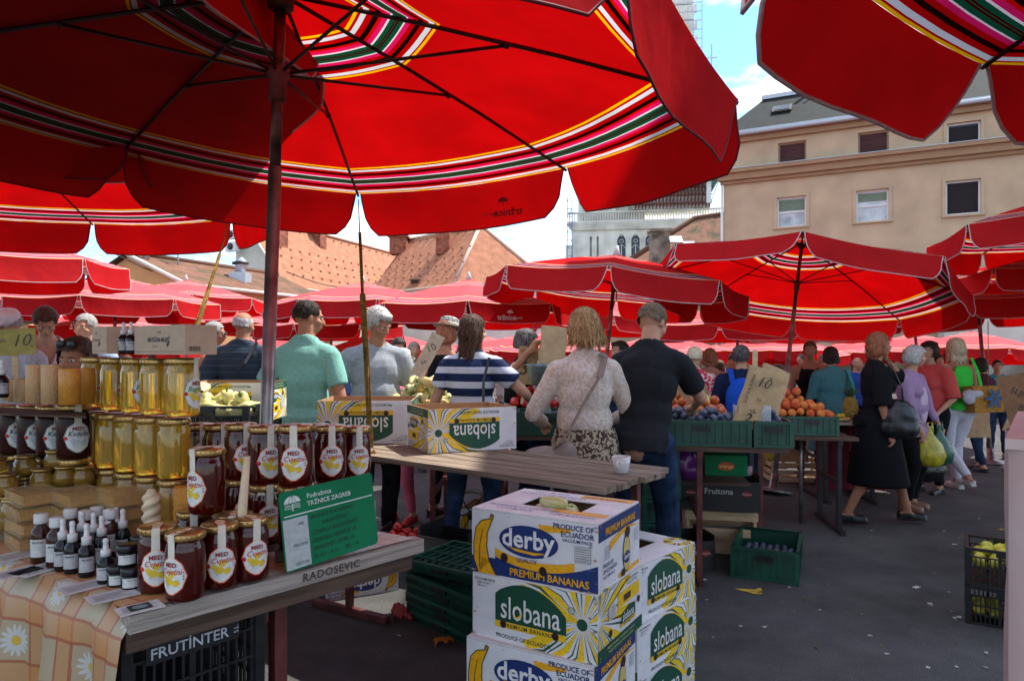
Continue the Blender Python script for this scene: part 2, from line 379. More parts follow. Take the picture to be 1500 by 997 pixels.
# beige apartment building, front on the line from (11.04,35.6) along (10.15,-5.1)
def beige():
    P0 = Vector((11.04, 35.6, 0)); u = Vector((10.15, -5.1, 0)).normalized(); n = Vector((u.y, -u.x, 0)) # n towards camera
    ang = math.atan2(u.y, u.x)
    t = thing('apartment_building', 'beige rendered apartment building with grey hipped roof and heavy cornice', 'building', P0, ang)
    # local: x along facade, y into building, z up
    def loc(px, py):   # pixel to facade coordinates, on the facade plane
        k = (px - 750) / 1000; s = (P0.x - k * P0.y) / (k * u.y - u.x); d = P0.y + u.y * s
        return s, EYE + (515 - py) / 1000 * d
    Ln = 24; ZE = 12.5; ZC = 10.5
    wins = []
    for px0, px1, y0, y1, kind in ((1140, 1181, 210, 248, 's'), (1257, 1302, 195, 237, 's'), (1387, 1437, 182, 222, 'd'), (1138, 1181, 290, 330, 'g'), (1254, 1302, 280, 322, 'w'), (1385, 1437, 266, 312, 'd'),
                                   (1385, 1437, 360, 412, 'd'), (1160, 1200, 375, 415, 'w'), (1270, 1312, 370, 408, 'w')):
        s0, z1 = loc(px0, y0); s1, z0 = loc(px1, y1); wins.append((s0, s1, z0, z1, kind))
    for k in range(4):
        for z in (11.0, 8.2, 5.5): wins.append((14.2 + k * 3.2, 15.7 + k * 3.2, z - .65, z + .65, 's'))
    # wall with real openings: grid of quads
    xs = sorted({0, Ln} | {w[0] for w in wins} | {w[1] for w in wins}); zs = sorted({0, ZE} | {w[2] for w in wins} | {w[3] for w in wins})
    wall = MB()
    for i in range(len(xs) - 1):
        for j in range(len(zs) - 1):
            cx = (xs[i] + xs[i + 1]) / 2; cz = (zs[j] + zs[j + 1]) / 2
            if any(w[0] < cx < w[1] and w[2] < cz < w[3] for w in wins): continue
            wall.add([(xs[i], 0, zs[j]), (xs[i + 1], 0, zs[j]), (xs[i + 1], 0, zs[j + 1]), (xs[i], 0, zs[j + 1])], [(0, 1, 2, 3)])
    for s0, s1, z0, z1, k in wins:
        D = .22
        for a, b in (((s0, z0), (s1, z0)), ((s1, z0), (s1, z1)), ((s1, z1), (s0, z1)), ((s0, z1), (s0, z0))):
            wall.add([(a[0], 0, a[1]), (b[0], 0, b[1]), (b[0], D, b[1]), (a[0], D, a[1])], [(0, 1, 2, 3)])
    wall.add([(0, 0, 0), (0, 0, ZE), (0, 12, ZE), (0, 12, 0)], [(0, 1, 2, 3)]); wall.add([(Ln, 0, 0), (Ln, 12, 0), (Ln, 12, ZE), (Ln, 0, ZE)], [(0, 1, 2, 3)])
    wall.build('wall', M_STUCCO, t)
    for s0, s1, z0, z1, k in wins:
        w = s1 - s0; h = z1 - z0
        fr = MB()
        for a in (s0 + .04, s1 - .04): fr.box((a, .17, (z0 + z1) / 2), (.08, .06, h))
        for b in (z0 + .04, z1 - .04): fr.box(((s0 + s1) / 2, .172, b), (w - .16, .06, .08))
        if k in 'gw': fr.box(((s0 + s1) / 2, .174, z0 + h * .5), (w - .16, .05, .07))
        f = fr.build('window', M_WFRAME if k != 's' else M_CORN, t)
        pn = MB(); pn.box(((s0 + s1) / 2, .205, (z0 + z1) / 2), (w - .16, .02, h - .16)); pn.build('pane', M_LGLASS if k in 'gw' else M_DGLASS, f)
        if k in 'sdg':
            sh = MB(); bot = z0 + (.1 if k != 'g' else h * .55); nn = int((z1 - .08 - bot) / .09)
            for i in range(nn): sh.box(((s0 + s1) / 2, .19 - .006 * (i % 2), bot + (i + .5) * .09), (w - .17, .012, .086))
            sh.build('shutter', {'s': M_SHUT, 'd': M_SHUTD, 'g': M_SHUTG}[k], f)
        if k == 'w':
            sh = MB(); sh.box(((s0 + s1) / 2, .185, z1 - h * .22), (w - .17, .012, h * .26)); sh.build('blind', M_SHUTG, f)
        sm = MB(); e = .13
        if k in 'gwd':
            for a in (s0 - e / 2, s1 + e / 2): sm.box((a, -.02, (z0 + z1) / 2), (e, .05, h + .02))
            sm.box(((s0 + s1) / 2, -.022, z1 + e / 2), (w + 2 * e, .055, e))
        sm.box(((s0 + s1) / 2, -.05, z0 - .05), (w + .3, .14, .09)); sm.build('sill', M_CORN if k in 's' else M_STUCCO, f)
    c = MB(); c.box((Ln / 2, -.16, ZC), (Ln + .5, .34, .34)); c.box((Ln / 2, -.24, ZC + .26), (Ln + .7, .52, .18)); c.box((Ln / 2, -.08, ZC - .26), (Ln + .3, .17, .16)); c.build('cornice', M_CORN, t)
    c = MB(); c.box((Ln / 2, -.25, ZC + .37), (Ln + .74, .56, .03)); c.build('cornice_flashing', M_ZINC, t)
    c = MB(); c.box((Ln / 2, -.1, ZE - .12), (Ln + .4, .2, .25)); c.box((Ln / 2, -.2, ZE + .07), (Ln + .6, .42, .12)); c.build('eave', M_CORN, t)
    c = MB(); c.tube([(-.4, -.46, ZE + .12), (Ln + .4, -.46, ZE + .12)], .11, 8); c.box((Ln / 2, -.38, ZE + .2), (Ln + .7, .3, .12)); c.build('gutter', M_ZINC, t)
    r = MB(); q = 3.4; H = 3.0
    quad(r, (-.3, -.3, ZE + .2), (Ln, -.3, ZE + .2), (Ln, q, ZE + H), (1.6, q, ZE + H)); quad(r, (-.3, 12, ZE + .2), (-.3, -.3, ZE + .2), (1.6, q, ZE + H), (1.6, 8, ZE + H)); quad(r, (1.6, q, ZE + H), (Ln, q, ZE + H), (Ln, 8, ZE + H), (1.6, 8, ZE + H))
    rf = r.build('roof', T_SLATE, t)
    c = MB(); c.box((Ln / 2 + .8, q - .05, ZE + H + .05), (Ln - 1.4, .3, .22)); c.build('ridge_flashing', M_ZINC, rf)
    for s, zf in ((2.7, .52), (6.0, .62), (7.4, .66)):
        y = -.3 + zf * 3.7; z = ZE + .2 + zf * 2.8; sk = MB(); Mx = TR(s, y, z + .05, 0, math.atan2(2.8, 3.7))
        sk.box((0, 0, .05), (.95, .8, .1), Mx); w = sk.build('skylight', M_DSTEEL, rf); g2 = MB(); g2.box((0, 0, .115), (.75, .6, .02), Mx); g2.build('pane', M_LGLASS if s > 7 else M_DGLASS, w)
    a = MB()
    for x, h in ((4.0, 1.1), (4.5, 1.6), (4.9, .9), (6.4, .6)): a.tube([(x, q, ZE + H), (x, q, ZE + H + h)], .05, 5)
    a.box((4.0, q, ZE + H + 1.0), (.2, .15, .8)); a.box((4.9, q, ZE + H + .9), (.3, .2, .4)); a.box((6.4, q, ZE + H + .4), (.2, .2, .3)); a.build('antenna_mast', M_ZINC, t)
    d = MB(); d.tube([(-.07, -.08, 0), (-.07, -.08, ZE)], .07, 8); d.build('downpipe', M_WFRAME, t)
    # terrace with railing at the right
    b = MB(); b.box((14.5, -1.5, 3.75), (10.4, 3.0, .3)); b.build('terrace_slab', M_ZINC, t)
    s0 = 9.35
    rl = MB(); rl.bar((s0, -3.0, 4.85), (19.5, -3.0, 4.85), .05); rl.bar((s0, -3.0, 4.0), (19.5, -3.0, 4.0), .04)
    for i in range(58): rl.bar((s0 + .02 + i * .175, -3.0, 3.9), (s0 + .02 + i * .175, -3.0, 4.84), .03)
    rl.build('railing', M_WFRAME, t)
    b = MB(); b.box((14.5, -1.4, 1.8), (10.0, 2.6, 3.6)); b.build('ground_floor', M_CREAM, t)
beige()

def cathedral():
    D = 80; t = thing('cathedral_tower', 'pale stone cathedral tower with balustrade, pointed windows and wrapped scaffolding', 'tower', (7, D, 0), R(-9))
    w = MB(); wins = [(5.75, 10.7, 15.0), (7.35, 10.7, 15.0), (8.95, 10.7, 15.0)]
    # lower stage wall with openings (rectangular cells), arches as tracery parts
    xs = [0] + [v for x, a, b in wins for v in (x - .5, x + .5)] + [19]; xs = sorted(xs + [2.1, 2.35, 2.9, 3.15]); zs = [0, 9.8, 10.9, 13.0, 14.9, 16.4]
    for i in range(len(xs) - 1):
        for j in range(5):
            cx = (xs[i] + xs[i + 1]) / 2; cz = (zs[j] + zs[j + 1]) / 2
            if any(abs(cx - x) < .5 and 10.9 < cz < 14.9 for x, a, b in wins) or (2.1 < cx < 2.35 or 2.9 < cx < 3.15) and 9.8 < cz < 14.9: continue
            w.add([(xs[i], 0, zs[j]), (xs[i + 1], 0, zs[j]), (xs[i + 1], 0, zs[j + 1]), (xs[i], 0, zs[j + 1])], [(0, 1, 2, 3)])
    w.box((9.5, 6.6, 8.2), (19, 12, 16.3)); w.box((-.3, 1.5, 7), (.9, 3, 14)); w.build('wall', M_STONE, t)
    for x, a, b in wins:
        f = MB()
        for sgn in (-1, 1):
            f.box((x + sgn * .53, -.06, 12.6), (.10, .2, 3.4))
            pts = [(x + sgn * (.55 - .55 * (1 - math.cos(k * PI / 2 / 6)) ** 1.0), -.08, 14.2 + 1.0 * math.sin(k * PI / 2 / 6)) for k in range(7)]
            for p, q in zip(pts[:-1], pts[1:]): f.bar(p, q, .12, .25)
        f.box((x, .05, 12.4), (.07, .1, 3.0)); 
        for k in range(8):
            a1, a2 = k * PI / 4, (k + 1) * PI / 4; f.bar((x + .24 * math.cos(a1), .05, 14.3 + .2 * math.sin(a1)), (x + .24 * math.cos(a2), .05, 14.3 + .2 * math.sin(a2)), .05)
        for s2 in (-1, 1): f.bar((x, .05, 13.9), (x + s2 * .45, .05, 13.5), .05)
        wf = f.build('window', M_STONE, t); pn = MB(); pn.box((x, .3, 12.9), (1.0, .1, 4.0)); pn.build('pane', M_DGLASS, wf)
    c = MB()
    for k in range(4): c.box((9.4, -.1 - .1 * k, 15.75 + k * .18), (19 + k * .3, .5, .18))
    c.build('cornice', M_STONE, t)
    b = MB(); b.box((9.4, -.55, 17.6), (19.6, .3, .2)); b.box((9.4, -.55, 16.5), (19.6, .35, .22))
    for i in range(66): b.box((-.2 + i * .295, -.55, 17.05), (.13, .14, .9 if i % 9 else 1.2))
    b.build('balustrade', M_STONE, t)
    u = MB(); u.box((4.5, 4, 23), (7.5, 7, 13.4)); 
    for x in (1.0, 4.9, 6.3, 8.1): u.box((x, .3, 22), (.5, .6, 11))
    u.box((6.4, .42, 19.0), (2.6, .3, .3)); u.box((6.4, .42, 22.0), (2.9, .3, .35)); u.build('upper_stage', M_STONE, t)
    d = MB(); d.box((2.5, .45, 19), (.6, .1, .9)); d.build('window', M_DGLASS, t)
    # scaffold wrap: white printed sheets on a green deck
    M_WRAP = mat('white_scaffold_sheet', (.72, .77, .80), .8, noise_amt=.16, nscale=.8, stretch=(3, 3, .2))
    M_GRN = mat('green_deck', (.02, .12, .09), .6)
    s = MB(); s.box((11.3, .8, 26.5), (9.4, 6.4, 11)); sc = s.build('scaffold_sheet', M_WRAP, t)
    for x in (7.6, 9.6, 11.9, 14.2):
        q = MB(); q.box((x, -2.45, 25.5), (.9, .05, 5.5)); q.build('printed_column', mat('grey_blue_print', (.16, .19, .24), .8, noise_amt=.4, nscale=2), sc)
        q = MB(); q.box((x + .95, -2.45, 24.2), (.35, .05, 2.4)); q.build('printed_window', M_DGLASS, sc)
    s = MB(); s.box((11.4, .8, 20.75), (10, 6.8, .45)); s.bar((5.9, -2, 18.2), (8, -2, 20.6), .9, .25); s.box((5.3, -2, 18.2), (1.5, .7, .2)); s.build('scaffold_deck', M_GRN, t)
    s = MB()
    for i in range(22):
        x = 7.3 + i * .39; s.bar((x, -1.2, 17.7), (x, -1.2, 20.6), .12); s.bar((x, -1.2, 17.8), (x + .9, -1.2, 20.4), .08)
    for z in (18.2, 19.1, 20): s.bar((7, -1.25, z), (15.8, -1.25, z), .12)
    s.build('red_truss', mat('red_steel_truss', (.12, .035, .03), .7), t)
    s = MB(); s.box((11.3, 1.2, 19.2), (8.6, 4.2, 2.9)); s.build('core_wall', M_STONE, t)
    s = MB(); s.box((15.3, -1.9, 19.3), (.5, .5, 2.6)); s.build('white_post', M_WFRAME, t)
    sp = MB(); zz = 32
    for k in range(20):
        z0 = zz + k * 1.8; r0 = 1.5 - k * .05; sp.box((12.6, 1, z0 + .9), (2 * r0, 2 * r0, 1.7), taper=.05)
        for sg in (-1, 1): sp.box((12.6 + sg * (r0 + .15), -r0 + 1, z0 + 1.2), (.28, .3, .9))
    sp.build('spire', M_STONE, t)
    sc = MB()
    for k in range(34): sc.bar((10.2, -2.6, 34 + k), (14.6 - k * .03, -2.6, 34 + k), .07)
    for x in (10.3, 11.5, 13, 14.5): sc.bar((x, -2.6, 32), (x, -2.6, 66), .07)
    sc.bar((15.6, -2.0, 32), (15.6, -2.0, 35.5), .12); sc.bar((15, -2.0, 34), (16.2, -2.0, 34), .1); sc.build('scaffolding', M_ZINC, t)
    m = thing('scaffold_mast', 'slim blue lattice mast standing against the left edge of the cathedral tower', 'scaffolding', (6.4, 79, 0))
    b = MB()
    for dx in (0, .55):
        b.bar((dx, 0, 0), (dx, 0, 19.5), .08)
    for k in range(22): b.bar((0, 0, k * .9), (.55, 0, k * .9 + (.9 if k % 2 else 0)), .07); b.bar((0, .0, k * .9), (.55, 0, k * .9), .06)
    b.build('lattice', mat('blue_lattice_steel', (.10, .22, .40), .5), m)
cathedral()

def house(label, A, B, hw, zr, ze, roof, wallm, back=None, chim=(), cat='house', extra=None, hip=0, name='tiled_house'):
    """ridge from A to B (x,y); slope facing right/camera has half width hw"""
    A = Vector((*A, 0)); B = Vector((*B, 0)); u = (B - A); ln = u.length; u.normalize(); back = hw if back is None else back
    t = thing(name, label, cat, A, math.atan2(u.y, u.x))
    # local x along ridge, -y side = front slope
    r = MB(); zb = zr - (zr - ze) * back / hw
    quad(r, (0, -hw, ze), (ln, -hw, ze), (ln, 0, zr), (0 + hip, 0, zr)) if hip == 0 else r.add([(0, -hw, ze), (ln, -hw, ze), (ln, 0, zr), (hip, 0, zr)], [(0, 1, 2, 3)], uvs=[(0, 0), (ln, 0), (ln, 6), (hip, 6)])
    quad(r, (ln, back, zb), (0, back, zb), (hip, 0, zr), (ln, 0, zr))
    if hip: tri(r, (0, back, zb), (0, -hw, ze), (hip, 0, zr))
    rf = r.build('roof', roof, t)
    w = MB(); e = .25
    w.add([(e, -hw + e, 0), (ln - e, -hw + e, 0), (ln - e, -hw + e, ze), (e, -hw + e, ze)], [(0, 1, 2, 3)])
    w.add([(e, back, 0), (e, -hw + e, 0), (e, -hw + e, ze), (e, 0 if not hip else -hw + e, zr - .1 if not hip else ze), (e, back, zb - .1)], [(0, 1, 2, 3, 4)])
    w.add([(ln, back, 0), (ln, -hw, 0), (ln, -hw, ze), (ln, 0, zr - .1), (ln, back, zb - .1)], [(4, 3, 2, 1, 0)])
    w.build('wall', wallm, t)
    rc = MB(); rc.tube([(hip, 0, zr + .02), (ln, 0, zr + .02)], .12, 6)
    if hip: rc.tube([(hip, 0, zr + .02), (0, -hw, ze + .02)], .1, 6, mi=1)
    rc.tube([(0, -hw, ze), (ln, -hw, ze)], .08, 6, mi=1)
    if not hip: rc.tube([(0, 0, zr), (0, -hw, ze)], .08, 6, mi=1)
    rc.build('ridge_tiles', [roof, M_CREAM], rf)
    for s, f, w_, h in chim:
        y = -hw * f; z = zr - (zr - ze) * f; c = MB(); c.box((s, y, z + h / 2 - .4), (w_, w_, h + .8)); c.box((s, y, z + h + .05), (w_ * 1.25, w_ * 1.25, .12)); ch = c.build('chimney', M_BRICK, rf)
        p = MB(); p.box((s, y, z + h + .2), (w_ * .6, w_ * .6, .2)); p.build('chimney_cap', M_DSTEEL, ch)
    return t, rf
t1, rf1 = house('long house with pale red clay tile roof and white gable end', (-16, 40), (-9.8, 57), 3.3, 9.62, 5.2, T_RED, M_CREAM, .45, ((2.4, .28, .75, 1.0), (7.0, .16, .7, 1.2)))
t2, rf2 = house('house with steep red clay tile roof hipped towards the cathedral', (-2.8, 36.0), (-9.0, 43.8), 3.6, 9.0, 4.6, T_RED, M_CREAM, 3.6, (), hip=0)
bpy.data.objects.remove(rf2.children[0]); bpy.data.objects.remove(rf2)
for c in list(t2.children): bpy.data.objects.remove(c)
def hiphouse():
    t = t2; t.location = (0, 0, 0); t.rotation_euler = (0, 0, 0)
    pk = Vector((-1.84, 40, 8.94)); rl = Vector((-7.0, 45.6, 8.94)); c1 = Vector((-3.1, 36, 5.0)); c2 = Vector((2.6, 38.5, 5.0)); e0 = Vector((-8.9, 42.2, 5.0)); bk = Vector((.6, 47, 5))
    r = MB(); quad(r, c1, e0, rl, pk); r.f[-1] = list(reversed(r.f[-1])); r.uv[-1] = list(reversed(r.uv[-1])); tri(r, c1, c2, pk); tri(r, c2, bk, pk); quad(r, pk, bk, Vector((-4, 50, 5)), rl)
    rf = r.build('roof', T_RED, t)
    h = MB(); h.tube([c1, pk], .11, 6); h.tube([pk, c2], .11, 6); h.tube([pk, rl], .12, 6); h.tube([c1, e0], .09, 6); h.build('ridge_tiles', mat('pale_ridge_tiles', (.5, .38, .3), .9), rf)
    for p, w_, hh in ((c1.lerp(pk, .62) + (e0 - c1) * .30, .8, 1.9), ((rl + (e0 - rl) * .22), 1.1, 1.1)):
        c = MB(); c.box((p.x, p.y, p.z + hh / 2 - .2), (w_, w_, hh)); c.box((p.x, p.y, p.z + hh / 2 + hh / 2 - .15), (w_ * 1.2, w_ * 1.2, .14)); c.build('chimney', M_BRICK, rf)
    w = MB(); P = [(c1.x, c1.y), (c2.x, c2.y), (bk.x, bk.y), (-4, 50), (e0.x, e0.y)]
    for a, b in zip(P, P[1:] + P[:1]): w.add([(a[0], a[1], 0), (b[0], b[1], 0), (b[0], b[1], 4.95), (a[0], a[1], 4.95)], [(0, 1, 2, 3)])
    w.build('wall', M_CREAM, t)
    sk = MB(); p = c1.lerp(pk, .12) + (e0 - c1) * .45; sk.box((p.x, p.y, p.z + .1), (.5, .9, .1), None); sk.build('skylight', M_DSTEEL, rf)
hiphouse()
# rows of small vent tiles on the two clay roofs
def dots(rf, pts):
    b = MB()
    for p in pts: b.box(p, (.11, .11, .07))
    stuff(b.build('vent_tiles', mat('vent_tile', (.31, .13, .075), .9), rf))
dots(rf1, [(1.5 + i * .95 + (j % 2) * .45, -3.3 * f, 9.62 - 4.42 * f + .05) for i in range(17) for j, f in enumerate((.07, .42, .55, .68, .81))])
c1 = Vector((-3.1, 36, 5.0)); e0 = Vector((-8.9, 42.2, 5.0)); pk = Vector((-1.84, 40, 8.94)); rl = Vector((-7.0, 45.6, 8.94))
dots([o for o in t2.children if o.name.startswith('roof')][0], [c1.lerp(e0, (i + .5 * (j % 2)) / 10).lerp(pk.lerp(rl, (i + .5 * (j % 2)) / 10), f) + Vector((0, -.05, .07)) for i in range(10) for j, f in enumerate((.1, .22, .34, .46, .6, .9))])
# grey air-conditioning units on the white gable
for z in (8.3, 7.6):
    t = thing('air_conditioner', '%s grey air conditioning unit on the white gable wall' % ('upper' if z > 8 else 'lower'), 'air conditioner', (-16.22, 39.85, z), R(-20))
    b = MB(); b.box((0, -.16, 0), (.75, .3, .55)); b.build('casing', M_WFRAME, t); b = MB(); b.lathe([(.2, 0), (.2, .03), (.05, .04)], 14, M=TR(0, -.31, 0, 0, R(90))); b.build('fan_grille', M_DSTEEL, t)
t3, rf3 = house('low ochre house with weathered brown tile roof', (-14.9, 26.2), (-11.6, 33.8), 3.3, 5.3, 3.95, T_BROWN, M_OCHRE, 3.4)
for x, z, rr in ((-10.9, 4.55, .3),):
    t = thing('roof_ventilator', 'silver ventilation box on the brown tile roof', 'ventilator', (-11.7, 29.4, 4.3)); b = MB(); b.box((0, 0, .3), (.7, .7, .6)); b.tube([(0, 0, .6), (0, 0, .95), (.2, 0, 1.1)], .22, 10); b.build('housing', M_ZINC, t)
    b = MB(); b.lathe([(.33, 0), (.36, .08), (.2, .15)], 12, c=(0, 0, .95)); b.build('cowl', M_DSTEEL, t)
t = thing('flue_pipe', 'bent silver flue pipe on the ridge of the brown roof', 'pipe', (-14.25, 26.6, 5.1)); b = MB(); b.tube([(0, 0, 0), (0, 0, .6), (.1, 0, .75), (.3, 0, .78)], .12, 8); b.build('pipe', M_ZINC, t)
t = thing('satellite_dish', 'pale satellite dish on a mast above the brown roof', 'satellite dish', (-13.5, 27.6, 4.9)); b = MB(); b.tube([(0, 0, 0), (0, 0, .95)], .035, 6); b.build('mast', M_ZINC, t)
b = MB(); b.lathe([(.02, 0), (.2, .03), (.33, .1), (.34, .1), (.2, .05), (.02, .02)], 16, M=TR(0, -.08, .9, R(20), R(70))); b.bar((0, -.05, .85), (.25, -.4, .8), .03); b.build('dish', M_CREAM, t)
t = thing('tv_antenna', 'thin television antenna above the brown roof', 'antenna', (-13.6, 27.8, 5.0)); b = MB(); b.tube([(0, 0, 0), (0, 0, 2.5)], .025, 5)
for k in range(4): b.bar((-.5 + .1 * k, 0, 1.9 + .17 * k), (.5 - .1 * k, 0, 1.9 + .17 * k), .02)
b.build('mast', M_DSTEEL, t)
# brown mossy roof next to the beige building
def mossy():
    t = thing('old_house', 'old house with mossy brown tile roof beside the beige building', 'house', (0, 0, 0))
    a = at(900, 396, 50); b_ = at(1018, 320, 54); c = at(1068, 313, 53); d = at(1068, 400, 46); e = at(895, 400, 46)
    r = MB(); r.add([e, d, c, b_, a], [(0, 1, 2, 3, 4)], uvs=[(0, 0), (8, 0), (8, 6), (5, 6), (0, 1)]); r.tube([a, b_, c], .25, 6); rf = r.build('roof', T_MOSS, t)
    w = MB(); w.box(((e.x + d.x) / 2, 46.3, e.z / 2), (d.x - e.x, .3, e.z - .1)); w.box((13, 50, 3.4), (9, 7, 6.8)); w.build('wall', M_STUCCO, t)
    p = at(966, 350, 49); k = MB(); k.box((p.x, p.y, p.z - .8), (1.3, 1.0, 2.6)); k.box((p.x, p.y, p.z + .55), (1.6, 1.3, .18)); k.build('chimney', mat('weathered_grey_render', (.26, .22, .18), .9, noise_amt=.4, nscale=1.5), rf)
    for px, py in ((990, 354), (1009, 362)):
        q = at(px, py, 48.3); s = MB(); s.box((0, 0, 0), (.9, .8, .12), TR(q.x, q.y, q.z + .15, 0, R(42))); s.build('skylight', M_LGLASS, rf)
    for px in (992, 1026):
        q = at(px, 467, 46); f = MB(); f.box((q.x, 46.1, q.z), (.85, .14, 1.1)); wf = f.build('window', M_WFRAME, t)
        for s in (-1, 1): g2 = MB(); g2.box((q.x + s * .19, 46.0, q.z), (.3, .08, .9)); g2.build('pane', M_DGLASS, wf)
mossy()
for i, (x0, x1, y, h, m, lab) in enumerate(((-40, -13, 50, 3.6, M_OCHRE, 'low ochre wall building at the far left of the market'), (-13, 11, 52, 3.3, M_CREAM, 'low cream building closing the far side of the market'), (23, 60, 42, 6, M_STUCCO, 'plain beige building beyond the right edge'))):
    t = thing('market_building', lab, 'building', (x0, y, 0)); b = MB(); b.box(((x1 - x0) / 2, 3, h / 2), (x1 - x0, 6, h)); b.build('wall', m, t)
    w = MB()
    for k in range(int((x1 - x0) / 3)):
        w = MB(); w.box((1.5 + k * 3, -.02, 1.6), (1.4, .1, 1.8)); w.build('window', M_DGLASS, t)
    r = MB(); r.box(((x1 - x0) / 2, 3, h + .15), (x1 - x0 + .6, 6.8, .3)); r.build('roof', T_BROWN, t)

for i, (a_, b_) in enumerate(((at(150, 362, 24), at(345, 412, 30)), (at(160, 352, 26), at(350, 396, 32)), (at(420, 398, 30), at(560, 412, 38)))):
    b = MB(); P = [a_.lerp(b_, q / 8) - Vector((0, 0, .5 * math.sin(PI * q / 8))) for q in range(9)]; b.tube([p - a_ for p in P], .022, 4); o = b.build('cable', M_DSTEEL); o.location = a_; tag(o, ('lower thin cable sagging over the brown roof', 'upper thin cable sagging over the brown roof', 'thin cable sagging before the long red roof')[i], 'cable')
# ------------------------------------------------------------------ parasols
RINGS = [.03, .16, .34, .5, .66, .82, 1.0]
def canopy_pt(tips, k, s, t, Lz, h):
    a = tips[k % len(tips)]; b = tips[(k + 1) % len(tips)]
    e = a.lerp(b, s); z = Lz + h * (1 - t) + .05 * h * math.sin(PI * t) + (e.z - Lz) * t - .030 * t * math.sin(PI * s)
    return Vector((e.x * t, e.y * t, z))
def valance_mesh(tips, k, Lz, drop, swing, rs, pipe, ns=10, wav=.012):
    ss_ = [0, .03, .08, .16, .28, .4, .5, .6, .72, .84, .92, .97, 1] if ns == 10 else [0, .06, .2, .5, .8, .94, 1]; ns = len(ss_) - 1
    mb = MB(); a = tips[k % 8]; b = tips[(k + 1) % 8]; out = ((a + b) / 2); out.z = 0; out.normalize()
    rows = []; m = 5
    for i in range(ns + 1):
        s = ss_[i]; ss = .012 + .976 * s; p = canopy_pt(tips, k, ss, 1, Lz, .3)
        e = min(s, 1 - s) * 11; cor = 1 - .40 * max(0, 1 - e) ** 2.0   # rounded corners
        inset = .0
        col = []
        for j in range(m + 1):
            q = j / m; dz = drop * q * cor; sw = swing + .12 * q
            along = (b - a).normalized() * (.022 * q * (1 if s < .5 else -1) * max(0, 1 - e))
            col.append(p + out * (dz * math.sin(sw) + wav * q * math.sin(s * 11 + k * 1.7)) - Vector((0, 0, dz * math.cos(sw))) + along)
        rows.append(col)
    vs = [p for c in rows for p in c]; fs = []
    for i in range(ns):
        for j in range(m):
            x = i * (m + 1) + j; fs.append((x, x + m + 1, x + m + 2, x + 1))
    mb.add(vs, fs, 0, True)
    if pipe: mb.tube(rows[0] + [r[-1] for r in rows[1:-1]] + list(reversed(rows[-1])), pipe, 5, 1)
    return mb
